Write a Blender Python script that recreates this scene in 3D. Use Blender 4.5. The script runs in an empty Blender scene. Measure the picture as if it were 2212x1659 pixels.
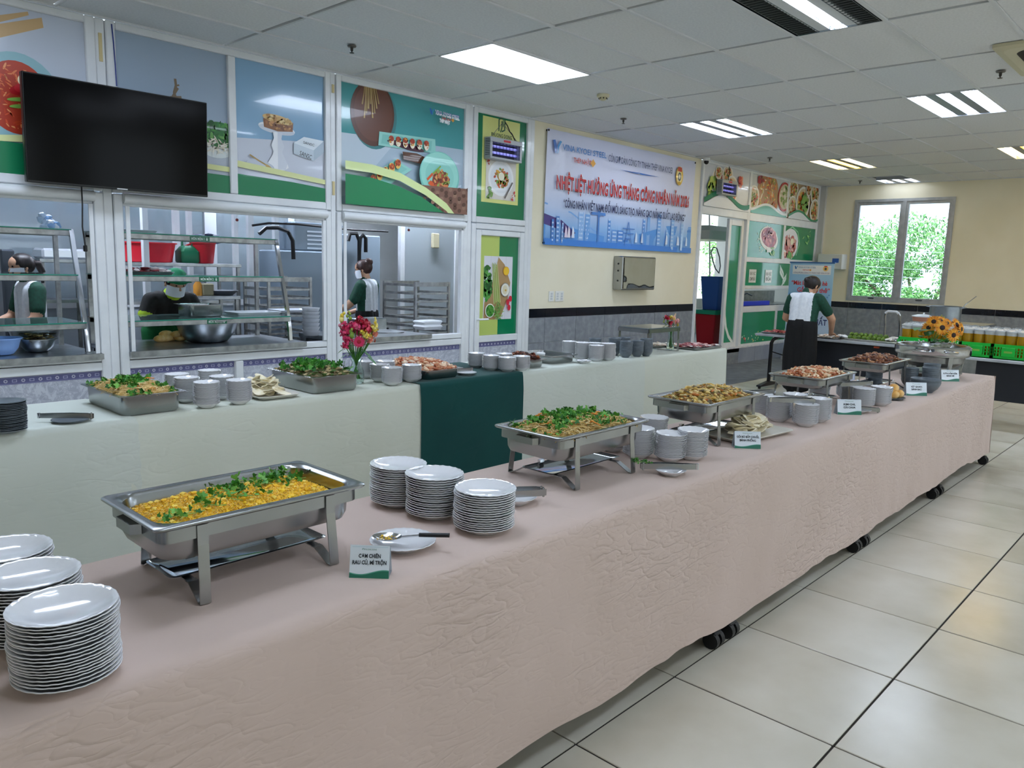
import bpy, bmesh, math, random
from math import sin, cos, pi, radians, sqrt
from mathutils import Vector, Matrix, noise

random.seed(7)
S = bpy.context.scene
COL = S.collection

# ---------------------------------------------------------------- camera
# world: x runs along the serving wall away from the camera, y to the left, z up; floor z=0
CAMH = 1.5264
FPX = 1675.04
_yaw, _pit, _rol = radians(42.94666), radians(-8.72382), radians(1.67542)
CF = Vector((cos(_yaw)*cos(_pit), sin(_yaw)*cos(_pit), sin(_pit)))
_r = Vector((sin(_yaw), -cos(_yaw), 0)); _u = _r.cross(CF)
CR = _r*cos(_rol) + _u*sin(_rol); CU = _u*cos(_rol) - _r*sin(_rol)
cam = bpy.data.cameras.new('camera'); camo = bpy.data.objects.new('camera', cam); COL.objects.link(camo)
camo.matrix_world = Matrix(((CR.x, CU.x, -CF.x, 0), (CR.y, CU.y, -CF.y, 0), (CR.z, CU.z, -CF.z, CAMH), (0, 0, 0, 1)))
cam.sensor_width = 36; cam.lens = FPX*36/2212; cam.clip_start = .02; cam.clip_end = 300
S.camera = camo

# ---------------------------------------------------------------- world, sun, exposure
W = bpy.data.worlds.new('world'); S.world = W; W.use_nodes = True
_nt = W.node_tree; _bg = _nt.nodes['Background']
_bg.inputs[0].default_value = (.80, .91, 1, 1); _bg.inputs[1].default_value = 2.1
sun = bpy.data.lights.new('sun_offscreen', 'SUN'); sun.energy = 5.0; sun.angle = radians(2); sun.color = (1, .96, .88)
suno = bpy.data.objects.new('sun_offscreen', sun); COL.objects.link(suno)
suno.rotation_euler = Vector((-.35, -.45, 1)).to_track_quat('Z', 'Y').to_euler()
S.view_settings.view_transform = 'Standard'; S.view_settings.look = 'None'
S.view_settings.gamma = 1; S.view_settings.use_curve_mapping = False
S.view_settings.exposure = 0.18
LAMP = 15.0          # emission strength of the ceiling luminaires

# room numbers
CEIL = 3.159; WY = 6.10; FX = 15.0
T1 = .735           # pink table top
T2 = .75            # cream table top

# ---------------------------------------------------------------- pixel helpers (a pixel is only a direction)
def ray(px, py): return CF + CR*((px-1106)/FPX) - CU*((py-829.5)/FPX)
CO = Vector((0, 0, CAMH))
def PZ(px, py, z): d = ray(px, py); return CO + d*((z-CAMH)/d.z)
def PY(px, py, y): d = ray(px, py); return CO + d*(y/d.y)
def PX(px, py, x): d = ray(px, py); return CO + d*(x/d.x)
def proj(v):
    v = Vector(v)-CO; d = v.dot(CF)
    return (1106+FPX*v.dot(CR)/d, 829.5-FPX*v.dot(CU)/d) if d > .05 else (-9e9, -9e9)

# ---------------------------------------------------------------- materials
def lin(h):
    if not isinstance(h, str): return (h[0], h[1], h[2], 1)
    h = h.lstrip('#'); c = [int(h[i:i+2], 16)/255 for i in (0, 2, 4)]
    return tuple(x/12.92 if x <= .04045 else ((x+.055)/1.055)**2.4 for x in c)+(1,)
MC = {}
def M(col, rough=.5, metal=0, trans=0, alpha=1, coat=0, ior=1.45, spec=.5, name=None, sub=0):
    key = (str(col), rough, metal, trans, alpha, coat, ior, spec, sub)
    if key in MC: return MC[key]
    m = bpy.data.materials.new(name or 'paint_'+str(col).strip('#')); m.use_nodes = True
    b = m.node_tree.nodes['Principled BSDF']
    b.inputs['Base Color'].default_value = lin(col); b.inputs['Roughness'].default_value = rough
    b.inputs['Metallic'].default_value = metal; b.inputs['Transmission Weight'].default_value = trans
    b.inputs['Alpha'].default_value = alpha; b.inputs['Coat Weight'].default_value = coat
    b.inputs['IOR'].default_value = ior; b.inputs['Specular IOR Level'].default_value = spec
    b.inputs['Subsurface Weight'].default_value = sub
    MC[key] = m; return m
def EM(col, strength, name='glow'):
    m = bpy.data.materials.new(name); m.use_nodes = True; nt = m.node_tree
    b = nt.nodes['Principled BSDF']; b.inputs['Base Color'].default_value = (.8, .8, .8, 1)
    b.inputs['Emission Color'].default_value = lin(col); b.inputs['Emission Strength'].default_value = strength
    return m
def noisy(name, cols, scale=8, detail=4, rough=.5, metal=0, bump=0, bscale=None, stretch=(1, 1, 1), coords='Object',
          rr=None, coat=0, dist=.02, stops=None, spec=.5, distort=0, sub=0):
    """procedural material: noise-mixed colours + optional bump"""
    m = bpy.data.materials.new(name); m.use_nodes = True; nt = m.node_tree; N = nt.nodes; L = nt.links
    b = N['Principled BSDF']; b.inputs['Roughness'].default_value = rough; b.inputs['Metallic'].default_value = metal
    b.inputs['Coat Weight'].default_value = coat; b.inputs['Specular IOR Level'].default_value = spec
    b.inputs['Subsurface Weight'].default_value = sub
    tc = N.new('ShaderNodeTexCoord'); mp = N.new('ShaderNodeMapping'); mp.inputs['Scale'].default_value = stretch
    if coords == 'World':      # position in the room plus an offset per piece
        ge = N.new('ShaderNodeNewGeometry'); oi = N.new('ShaderNodeObjectInfo'); va = N.new('ShaderNodeVectorMath'); va.operation = 'MULTIPLY_ADD'
        va.inputs[1].default_value = (1, 1, 1); L.new(ge.outputs['Position'], va.inputs[0]); ml = N.new('ShaderNodeVectorMath'); ml.operation = 'SCALE'; ml.inputs[0].default_value = (17, 29, 11)
        L.new(oi.outputs['Random'], ml.inputs['Scale']); L.new(ml.outputs[0], va.inputs[2]); L.new(va.outputs[0], mp.inputs[0])
    else: L.new(tc.outputs[coords], mp.inputs[0])
    n = N.new('ShaderNodeTexNoise'); n.inputs['Scale'].default_value = scale; n.inputs['Detail'].default_value = detail
    n.inputs['Distortion'].default_value = distort
    L.new(mp.outputs[0], n.inputs['Vector'])
    r = N.new('ShaderNodeValToRGB'); L.new(n.outputs['Fac'], r.inputs[0])
    k = len(cols); stops = stops or ([.35+.3*i/(k-1) for i in range(k)] if k > 1 else [.5])
    while len(r.color_ramp.elements) < k: r.color_ramp.elements.new(.5)
    while len(r.color_ramp.elements) > max(k, 1): r.color_ramp.elements.remove(r.color_ramp.elements[-1])
    for e, c, s in zip(r.color_ramp.elements, cols, stops): e.position = s; e.color = lin(c)
    L.new(r.outputs[0], b.inputs['Base Color'])
    if rr:
        mr = N.new('ShaderNodeMapRange'); mr.inputs[3].default_value, mr.inputs[4].default_value = rr
        L.new(n.outputs['Fac'], mr.inputs[0]); L.new(mr.outputs[0], b.inputs['Roughness'])
    if bump:
        n2 = N.new('ShaderNodeTexNoise'); n2.inputs['Scale'].default_value = bscale or scale; n2.inputs['Detail'].default_value = 4
        L.new(mp.outputs[0], n2.inputs['Vector'])
        bp = N.new('ShaderNodeBump'); bp.inputs['Strength'].default_value = bump; bp.inputs['Distance'].default_value = dist
        L.new(n2.outputs['Fac'], bp.inputs['Height']); L.new(bp.outputs[0], b.inputs['Normal'])
    return m
def cloth_mat(name, c1, c2, rough=.85, scale=7, strength=.55, dist=.012):
    """woven cloth with crumple creases as fine relief"""
    m = bpy.data.materials.new(name); m.use_nodes = True; nt = m.node_tree; N = nt.nodes; L = nt.links
    b = N['Principled BSDF']; b.inputs['Roughness'].default_value = rough; b.inputs['Sheen Weight'].default_value = .15
    b.inputs['Specular IOR Level'].default_value = .2
    tc = N.new('ShaderNodeTexCoord')
    n = N.new('ShaderNodeTexNoise'); n.inputs['Scale'].default_value = 2.2; L.new(tc.outputs['Object'], n.inputs['Vector'])
    r = N.new('ShaderNodeValToRGB'); r.color_ramp.elements[0].color = lin(c1); r.color_ramp.elements[1].color = lin(c2)
    r.color_ramp.elements[0].position = .3; r.color_ramp.elements[1].position = .7
    L.new(n.outputs['Fac'], r.inputs[0]); L.new(r.outputs[0], b.inputs['Base Color'])
    prev = None
    for k, (sc, st, rot, wt) in enumerate(((scale, (1, 1, 2.6), .42, 1.0), (scale*2.0, (1.0, 1, 2.6), -.6, .3), (scale*.55, (1, 1, 3.4), .25, .8))):
        mp = N.new('ShaderNodeMapping'); mp.inputs['Scale'].default_value = st; mp.inputs['Rotation'].default_value = (0, rot, 0)
        L.new(tc.outputs['Object'], mp.inputs[0])
        q = N.new('ShaderNodeTexNoise'); q.inputs['Scale'].default_value = sc; q.inputs['Detail'].default_value = 1.2
        q.inputs['Distortion'].default_value = .25; L.new(mp.outputs[0], q.inputs['Vector'])
        a = N.new('ShaderNodeMath'); a.operation = 'SUBTRACT'; a.inputs[1].default_value = .5; L.new(q.outputs['Fac'], a.inputs[0])
        ab = N.new('ShaderNodeMath'); ab.operation = 'ABSOLUTE'; L.new(a.outputs[0], ab.inputs[0])
        mn = N.new('ShaderNodeMath'); mn.operation = 'SMOOTH_MIN'; mn.inputs[1].default_value = .055; mn.inputs[2].default_value = .035; L.new(ab.outputs[0], mn.inputs[0])
        wm = N.new('ShaderNodeMath'); wm.operation = 'MULTIPLY'; wm.inputs[1].default_value = wt; L.new(mn.outputs[0], wm.inputs[0])
        if prev:
            ad = N.new('ShaderNodeMath'); ad.operation = 'ADD'; L.new(prev.outputs[0], ad.inputs[0]); L.new(wm.outputs[0], ad.inputs[1]); prev = ad
        else: prev = wm
    # the taut table top stays smooth, the hanging side is crumpled in patches
    ge = N.new('ShaderNodeNewGeometry'); sx = N.new('ShaderNodeSeparateXYZ'); L.new(ge.outputs['True Normal'], sx.inputs[0])
    az = N.new('ShaderNodeMath'); az.operation = 'ABSOLUTE'; L.new(sx.outputs['Z'], az.inputs[0])
    mr = N.new('ShaderNodeMapRange'); mr.inputs[1].default_value = .5; mr.inputs[2].default_value = .95; mr.inputs[3].default_value = 1; mr.inputs[4].default_value = .10; L.new(az.outputs[0], mr.inputs[0])
    pn = N.new('ShaderNodeTexNoise'); pn.inputs['Scale'].default_value = 1.6; pn.inputs['Detail'].default_value = 2; L.new(tc.outputs['Object'], pn.inputs['Vector'])
    pr = N.new('ShaderNodeMapRange'); pr.inputs[1].default_value = .38; pr.inputs[2].default_value = .62; pr.inputs[3].default_value = .15; pr.inputs[4].default_value = 1; L.new(pn.outputs['Fac'], pr.inputs[0])
    m1 = N.new('ShaderNodeMath'); m1.operation = 'MULTIPLY'; L.new(mr.outputs[0], m1.inputs[0]); L.new(pr.outputs[0], m1.inputs[1])
    m2 = N.new('ShaderNodeMath'); m2.operation = 'MULTIPLY'; m2.inputs[1].default_value = strength; L.new(m1.outputs[0], m2.inputs[0])
    bp = N.new('ShaderNodeBump'); bp.inputs['Distance'].default_value = dist*8; L.new(m2.outputs[0], bp.inputs['Strength'])
    L.new(prev.outputs[0], bp.inputs['Height']); L.new(bp.outputs[0], b.inputs['Normal'])
    return m

STEEL = noisy('brushed_steel', ['#9c9f9f', '#a9abab'], 5, 2, .26, 1, rr=(.22, .3))
STEELD = noisy('dull_steel', ['#8f9190', '#b4b5b4'], 14, 4, .4, 1, rr=(.32, .5))
CHROME = M('#c3c5c7', .12, 1, name='polished_steel')
MIRROR = M('#c3ccd4', .05, 1, name='mirror_steel')
WHITEAL = noisy('white_aluminium', ['#dcdfe2', '#e5e8ea'], 5, 3, .35, 0, coat=.2)
GLASS = M('#f4fbff', .02, 0, 1, 1, 0, 1.45, name='clear_glass')
PORC = M('#e6e7ea', .12, 0, coat=.6, name='white_porcelain')
GREYCER = noisy('grey_ceramic', ['#59626a', '#68727a'], 20, 3, .3)
BLACK = M('#121214', .45, name='black_plastic')
DARKMET = M('#2b2c30', .4, .6, name='dark_metal')
GREEN = M('#0b7a51', .3, name='poster_green')

# ---------------------------------------------------------------- mesh builder
class MB:
    def __init__(s): s.v = []; s.f = []; s.m = []; s.mats = []
    def mi(s, mat):
        if mat is None: return 0
        if mat not in s.mats: s.mats.append(mat)
        return s.mats.index(mat)
    def add(s, vs, fs, mat=None, T=None):
        o = len(s.v); k = s.mi(mat)
        s.v += [tuple(T @ Vector(p)) for p in vs] if T is not None else [tuple(p) for p in vs]
        s.f += [tuple(i+o for i in f) for f in fs]; s.m += [k]*len(fs); return s
    def box(s, x0, x1, y0, y1, z0, z1, mat=None, T=None, bev=0):
        if bev:
            b = min(bev, (x1-x0)/2.01, (y1-y0)/2.01, (z1-z0)/2.01)
            vs = []
            for z, i in ((z0, b), (z0+b, 0), (z1-b, 0), (z1, b)):
                vs += [(x0+i, y0+i+ (b if i == 0 else 0), z), (x0+i+(b if i == 0 else 0), y0+i, z), (x1-i-(b if i == 0 else 0), y0+i, z), (x1-i, y0+i+(b if i == 0 else 0), z),
                       (x1-i, y1-i-(b if i == 0 else 0), z), (x1-i-(b if i == 0 else 0), y1-i, z), (x0+i+(b if i == 0 else 0), y1-i, z), (x0+i, y1-i-(b if i == 0 else 0), z)]
            fs = [(0, 7, 6, 5, 4, 3, 2, 1), tuple(range(24, 32))]
            for k in range(3):
                for j in range(8): a = k*8+j; c = k*8+(j+1) % 8; fs.append((a, c, c+8, a+8))
            return s.add(vs, fs, mat, T)
        vs = [(x0, y0, z0), (x1, y0, z0), (x1, y1, z0), (x0, y1, z0), (x0, y0, z1), (x1, y0, z1), (x1, y1, z1), (x0, y1, z1)]
        return s.add(vs, [(0, 3, 2, 1), (4, 5, 6, 7), (0, 1, 5, 4), (1, 2, 6, 5), (2, 3, 7, 6), (3, 0, 4, 7)], mat, T)
    def cbox(s, c, d, mat=None, T=None, bev=0):
        return s.box(c[0]-d[0]/2, c[0]+d[0]/2, c[1]-d[1]/2, c[1]+d[1]/2, c[2]-d[2]/2, c[2]+d[2]/2, mat, T, bev)
    def loft(s, rings, mat=None, T=None, cap0=False, cap1=False, closed=True):
        n = len(rings[0]); vs = [p for r in rings for p in r]; fs = []
        for k in range(len(rings)-1):
            for j in range(n if closed else n-1):
                a = k*n+j; b = k*n+(j+1) % n; fs.append((a, b, b+n, a+n))
        if cap0: fs.append(tuple(reversed(range(n))))
        if cap1: fs.append(tuple(range((len(rings)-1)*n, len(rings)*n)))
        return s.add(vs, fs, mat, T)
    def lathe(s, prof, n=24, mat=None, T=None, cap0=False, cap1=False, ecc=1):
        return s.loft([[(r*cos(2*pi*j/n), ecc*r*sin(2*pi*j/n), z) for j in range(n)] for r, z in prof], mat, T, cap0, cap1)
    def tube(s, pts, r, n=8, mat=None, T=None, caps=True, closed=False):
        pts = [Vector(p) for p in pts]; rad = r if isinstance(r, (list, tuple)) else [r]*len(pts)
        rings = []; up = Vector((0, 0, 1)); prev = None
        for i, p in enumerate(pts):
            d = (pts[min(i+1, len(pts)-1)]-pts[max(i-1, 0)])
            d = d.normalized() if d.length > 1e-9 else Vector((0, 0, 1))
            if prev is None:
                a = d.orthogonal().normalized() if abs(d.dot(up)) > .98 else d.cross(up).normalized()
            else:
                a = prev-d*prev.dot(d); a = a.normalized() if a.length > 1e-6 else d.orthogonal().normalized()
            prev = a; b = d.cross(a)
            rings.append([tuple(p+(a*cos(2*pi*j/n)+b*sin(2*pi*j/n))*rad[i]) for j in range(n)])
        if closed: rings.append(rings[0])
        return s.loft(rings, mat, T, caps and not closed, caps and not closed)
    def strip(s, pts, w, t, mat=None, T=None, side=Vector((0, 1, 0))):
        """flat bar of width w (along side) and thickness t along a path"""
        pts = [Vector(p) for p in pts]; rings = []; side = Vector(side)
        for i, p in enumerate(pts):
            d = (pts[min(i+1, len(pts)-1)]-pts[max(i-1, 0)]).normalized(); nrm = d.cross(side).normalized()
            rings.append([tuple(p+side*w/2+nrm*t/2), tuple(p-side*w/2+nrm*t/2), tuple(p-side*w/2-nrm*t/2), tuple(p+side*w/2-nrm*t/2)])
        return s.loft(rings, mat, T, True, True)
    def poly(s, pts, z0, z1, mat=None, T=None):
        n = len(pts); vs = [(x, y, z0) for x, y in pts]+[(x, y, z1) for x, y in pts]
        fs = [tuple(reversed(range(n))), tuple(range(n, 2*n))]+[(i, (i+1) % n, (i+1) % n+n, i+n) for i in range(n)]
        return s.add(vs, fs, mat, T)
    def ico(s, c, r, mat=None, sub=1, squash=(1, 1, 1), jit=0, T=None):
        key = sub
        if key not in ICO:
            bm = bmesh.new(); bmesh.ops.create_icosphere(bm, subdivisions=sub, radius=1)
            ICO[key] = ([tuple(v.co) for v in bm.verts], [tuple(v.index for v in f.verts) for f in bm.faces]); bm.free()
        vs, fs = ICO[key]
        out = []
        for v in vs:
            k = r*(1+random.uniform(-jit, jit))
            out.append((c[0]+v[0]*k*squash[0], c[1]+v[1]*k*squash[1], c[2]+v[2]*k*squash[2]))
        return s.add(out, fs, mat, T)
    def build(s, name, mat=None, parent=None, smooth=35, loc=None):
        me = bpy.data.meshes.new(name); me.from_pydata(s.v, [], s.f)
        for q in (s.mats or ([mat] if mat else [])): me.materials.append(q)
        if s.mats and len(s.mats) > 1: me.polygons.foreach_set('material_index', s.m)
        me.update()
        if smooth:
            me.polygons.foreach_set('use_smooth', [True]*len(me.polygons)); me.set_sharp_from_angle(angle=radians(smooth))
        o = bpy.data.objects.new(name, me); COL.objects.link(o)
        if parent is not None: o.parent = parent
        if loc is not None: o.location = loc
        return o
ICO = {}
def tag(o, label=None, cat=None, group=None, kind=None):
    if label: o['label'] = label
    if cat: o['category'] = cat
    if group: o['group'] = group
    if kind: o['kind'] = kind
    return o
def thing(name, label, cat, loc=(0, 0, 0), rz=0, group=None, kind=None):
    o = bpy.data.objects.new(name, None); COL.objects.link(o); o.location = loc; o.rotation_euler = (0, 0, rz)
    o.empty_display_size = .05
    return tag(o, label, cat, group, kind)
def inst(src, parent=None, loc=(0, 0, 0), rot=(0, 0, 0), scale=None):
    """a linked-mesh copy of one object"""
    c = src.copy(); COL.objects.link(c); c.parent = parent; c.location = loc; c.rotation_euler = rot
    if scale: c.scale = scale
    for k in ('label', 'category', 'group', 'kind'):
        if k in c: del c[k]
    return c
def meshobj(me, name, parent=None, loc=(0, 0, 0), rot=(0, 0, 0), scale=None):
    o = bpy.data.objects.new(name, me); COL.objects.link(o); o.location = loc; o.rotation_euler = rot
    if parent is not None: o.parent = parent
    if scale: o.scale = scale
    return o
def copytree(o, parent=None):
    c = o.copy(); COL.objects.link(c); c.parent = parent
    for ch in list(o.children): copytree(ch, c)
    return c
def rrect(hx, hy, r, z, n=5, cx=0, cy=0):
    pts = []
    for sx, sy, a0 in ((1, 1, 0), (-1, 1, pi/2), (-1, -1, pi), (1, -1, 3*pi/2)):
        for k in range(n+1):
            a = a0+pi/2*k/n; pts.append((cx+sx*(hx-r)+r*cos(a), cy+sy*(hy-r)+r*sin(a), z))
    return pts
def lerp(a, b, t): return a+(b-a)*t

# text as flat mesh data, cached: verts in a unit frame (height ~1), left aligned at 0
TXT = {}
def text_geo(body, bold=.0, shear=0):
    k = (body, bold, shear)
    if k in TXT: return TXT[k]
    cu = bpy.data.curves.new('txt', 'FONT'); cu.body = body; cu.size = 1; cu.offset = bold; cu.shear = shear; cu.resolution_u = 2
    cu.fill_mode = 'BOTH'
    ob = bpy.data.objects.new('txt', cu); me = ob.to_mesh()
    vs = [tuple(v.co) for v in me.vertices]; fs = [tuple(p.vertices) for p in me.polygons]
    ob.to_mesh_clear(); bpy.data.objects.remove(ob); bpy.data.curves.remove(cu)
    xs = [v[0] for v in vs] or [0]; x0, x1 = min(xs), max(xs)
    TXT[k] = ([((v[0]-x0), v[1]) for v in vs], fs, x1-x0); return TXT[k]

class Print:
    """flat print on a panel: u to the right, v up, n towards the viewer; layers a hair apart"""
    def __init__(s, origin, u, v, step=.0006):
        s.o = Vector(origin); s.u = Vector(u).normalized(); s.v = Vector(v).normalized(); s.n = s.u.cross(s.v); s.mb = MB(); s.k = 1; s.step = step
    def T(s, pts, k): return [tuple(s.o+s.u*a+s.v*b+s.n*(k*s.step)) for a, b in pts]
    def poly(s, pts, col, rough=.3, k=None):
        if k is None: k = s.k; s.k += 1
        m = col if not isinstance(col, str) else M(col, rough, coat=.25)
        s.mb.add(s.T(pts, k), [tuple(range(len(pts)))], m); return s
    def rect(s, u0, v0, u1, v1, col, rough=.3): return s.poly([(u0, v0), (u1, v0), (u1, v1), (u0, v1)], col, rough)
    def ell(s, cu, cv, ru, rv, col, rot=0, n=28, rough=.3, k=None):
        c, q = cos(rot), sin(rot)
        return s.poly([(cu+ru*cos(2*pi*i/n)*c-rv*sin(2*pi*i/n)*q, cv+ru*cos(2*pi*i/n)*q+rv*sin(2*pi*i/n)*c) for i in range(n)], col, rough, k)
    def clip_poly(s, pts, u0, v0, u1, v1, col):
        """polygon clipped to the panel rectangle"""
        def cl(P, f, g):
            out = []
            for i in range(len(P)):
                a, b = P[i-1], P[i]; fa, fb = f(a), f(b)
                if fa >= 0 and fb >= 0: out.append(b)
                elif fa >= 0 > fb: out.append(g(a, b, fa, fb))
                elif fa < 0 <= fb: out += [g(a, b, fa, fb), b]
            return out
        g = lambda a, b, fa, fb: (a[0]+(b[0]-a[0])*fa/(fa-fb), a[1]+(b[1]-a[1])*fa/(fa-fb))
        for f in (lambda p: p[0]-u0, lambda p: u1-p[0], lambda p: p[1]-v0, lambda p: v1-p[1]):
            if pts: pts = cl(pts, f, g)
        if len(pts) > 2: s.poly(pts, col)
        return s
    def cell(s, cu, cv, ru, rv, col, box, rot=0, n=32):
        c, q = cos(rot), sin(rot)
        return s.clip_poly([(cu+ru*cos(2*pi*i/n)*c-rv*sin(2*pi*i/n)*q, cv+ru*cos(2*pi*i/n)*q+rv*sin(2*pi*i/n)*c) for i in range(n)], *box, col)
    def blobs(s, cu, cv, ru, rv, cols, num, size, box=None, rot=0, seed=1, asp=.6):
        rg = random.Random(seed); k0 = s.k
        for i in range(num):
            a = rg.uniform(0, 2*pi); q = sqrt(rg.random())
            x, y = ru*q*cos(a), rv*q*sin(a); x, y = x*cos(rot)-y*sin(rot), x*sin(rot)+y*cos(rot)
            x += cu; y += cv; z = size*rg.uniform(.6, 1.4); ro = rg.uniform(0, pi)
            n = 7; P = [(x+z*cos(2*pi*j/n)*cos(ro)-z*asp*sin(2*pi*j/n)*sin(ro), y+z*cos(2*pi*j/n)*sin(ro)+z*asp*sin(2*pi*j/n)*cos(ro)) for j in range(n)]
            s.k = k0+(i % 6)
            col = rg.choice(cols)
            if box: s.clip_poly(P, *box, col)
            else: s.poly(P, col)
        s.k = k0+6; return s
    def stroke(s, pts, w, col, k=None, box=None):
        """line of width w (number or list) through points"""
        if k is None: k = s.k; s.k += 1
        L, R = [], []
        for i, p in enumerate(pts):
            a, b = pts[max(i-1, 0)], pts[min(i+1, len(pts)-1)]
            dx, dy = b[0]-a[0], b[1]-a[1]; l = sqrt(dx*dx+dy*dy) or 1
            ww = (w[i] if isinstance(w, (list, tuple)) else w)/2
            L.append((p[0]-dy/l*ww, p[1]+dx/l*ww)); R.append((p[0]+dy/l*ww, p[1]-dx/l*ww))
        m = col if not isinstance(col, str) else M(col, .3, coat=.25)
        for i in range(len(pts)-1):
            q = [L[i], R[i], R[i+1], L[i+1]]
            if box:
                s.k = k; s.clip_poly(q[::-1] if False else q, *box, m); s.k = k+1
            else: s.mb.add(s.T(q, k), [(0, 1, 2, 3)], m)
        return s
    def text(s, body, u, v, h, col, width=None, align='l', bold=.0, shear=0, rot=0, k=None):
        """h = cap height; width squeezes the line to that length"""
        vs, fs, w = text_geo(body, bold, shear); sc = h/.72; sx = sc if width is None else width/w
        W_ = w*sx; off = {'l': 0, 'c': -W_/2, 'r': -W_}[align]
        if k is None: k = s.k; s.k += 1
        c, q = cos(rot), sin(rot)
        P = []
        for x, y in vs:
            a, b = x*sx+off, y*sc; P.append((u+a*c-b*q, v+a*q+b*c))
        m = col if not isinstance(col, str) else M(col, .4)
        s.mb.add(s.T(P, k), fs, m); return s
    def build(s, name, parent=None, smooth=0): return s.mb.build(name, None, parent, smooth)
# ================================================================ FLOOR
FLOORTILE = noisy('beige_floor_tile', ['#c2bba9', '#cfc9b9', '#d8d3c5'], 1.7, 7, .22, rr=(.14, .32), spec=.5, coords='World')
GROUT = M('#2e2925', .9, name='floor_grout')
fl = MB().box(-3.5, 18.8, -4.6, 10.2, -.06, -.004).build('floor', GROUT, None, 0)
tag(fl, 'beige stone-look tiled hall floor with dark joints', 'floor', kind='structure')
TX0, TY0 = 2.4522, 1.3965
tm = MB().box(-.2962, .2962, -.2962, .2962, -.012, 0, bev=.002)
tile_me = None; rest = MB(); seen = []
for i in range(-8, 21):
    for j in range(-9, 8):
        cx, cy = TX0+.6*(i+.5), TY0+.6*(j+.5)
        if cx > 14.95 or cy > 6.0 or cx < -3 or cy < -4.4: continue
        vis = False
        for dx in (-.28, 0, .28):
            for dy in (-.28, 0, .28):
                u, v = proj((cx+dx, cy+dy, 0))
                if -5 < u < 2217 and 0 < v < 1664:
                    if cy < 1.5 or cx > 6.8: vis = True
        if vis: seen.append((cx, cy))
        else: rest.box(cx-.297, cx+.297, cy-.297, cy+.297, -.012, 0)
seen.sort(key=lambda p: p[0]**2+p[1]**2)
for k, (cx, cy) in enumerate(seen):
    if k >= 300: rest.box(cx-.297, cx+.297, cy-.297, cy+.297, -.012, 0); continue
    if tile_me is None:
        o = tm.build('floor_tile', FLOORTILE, fl, 30); tile_me = o.data; o.location = (cx, cy, 0)
    else: o = meshobj(tile_me, 'floor_tile', fl, (cx, cy, 0))
    o.rotation_euler = (random.uniform(-.0012, .0012), random.uniform(-.0012, .0012), random.choice((0, pi/2, pi, -pi/2)))
    o.scale = (1, 1, random.uniform(.9, 1.05))
tag(rest.build('floor_tile_remainder', FLOORTILE, fl, 0), kind='stuff')

# grey ribbed runner mat beside the wash area
mat_m = noisy('grey_ribbed_rubber', ['#6f7680', '#828a94'], 6, 3, .55)
mm = MB().box(7.4, 14.2, 4.95, 6.04, .0, .010)
for k in range(64): y = 4.96+k*.0168; mm.box(7.4, 14.2, y, y+.008, .010, .013)
tag(mm.build('floor_mat', mat_m, None, 0), 'long grey ribbed rubber mat lying on the floor along the green wash-area wall', 'mat')

# ================================================================ CEILING
CT = noisy('ceiling_board', ['#dadcdc', '#e2e4e4'], 60, 2, .9, bump=.12, bscale=90, dist=.004, spec=.2)
CT2 = noisy('ceiling_board_cool', ['#d3d8dc', '#dbe0e3'], 60, 2, .9, bump=.12, bscale=90, dist=.004, spec=.2)
GRID = M('#d6d9db', .5, name='ceiling_grid_paint')
ce = MB().box(-3.5, 15.3, -4.6, 6.2, CEIL+.12, CEIL+.16).build('ceiling', M('#8a8a88', .9, name='ceiling_void_grey'), None, 0)
tag(ce, 'suspended ceiling of white mineral boards in a metal grid', 'ceiling', kind='structure')
GX0, GY0 = 4.306, 4.909
LIGHT_CELLS = {(0, -1): 'panel', (3, -1): 'tube', (3, -5): 'tube', (0, -5): 'single', (6, -1): 'warm', (6, -5): 'warm', (8, -1): 'far', (-3, -1): 'panel', (-3, -5): 'tube', (0, -9): 'tube', (3, -9): 'tube', (6, -9): 'tube', (-3, -9): 'tube', (0, -13): 'tube', (3, -13): 'tube'}
AC_CELLS = {(1, -6), (1, -7), (2, -6), (2, -7)}
gb = MB()
for i in range(-6, 10):
    x = GX0+1.2*i
    if x < FX: gb.box(x-.005, x+.005, -4.55, WY-.02, CEIL-.001, CEIL+.03)
for j in range(-16, 3):
    y = GY0+.6*j
    if y < WY: gb.box(-3.4, FX, y-.013, y+.013, CEIL-.004, CEIL+.028)
gb.box(-3.4, FX, WY-.03, WY-.002, CEIL-.006, CEIL+.01); gb.box(FX-.03, FX-.002, -4.5, WY-.02, CEIL-.006, CEIL+.01)
gb.build('ceiling_grid', GRID, ce, 0)
cme = {}
def ctile(w, d, cool):
    k = (round(w, 3), round(d, 3), cool)
    if k not in cme:
        o = MB().box(-w/2, w/2, -d/2, d/2, 0, .014, bev=.003).build('ceiling_tile', CT2 if cool else CT, ce, 30); cme[k] = o.data; return o
    return meshobj(cme[k], 'ceiling_tile', ce)
crest = MB(); cnt = 0
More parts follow.
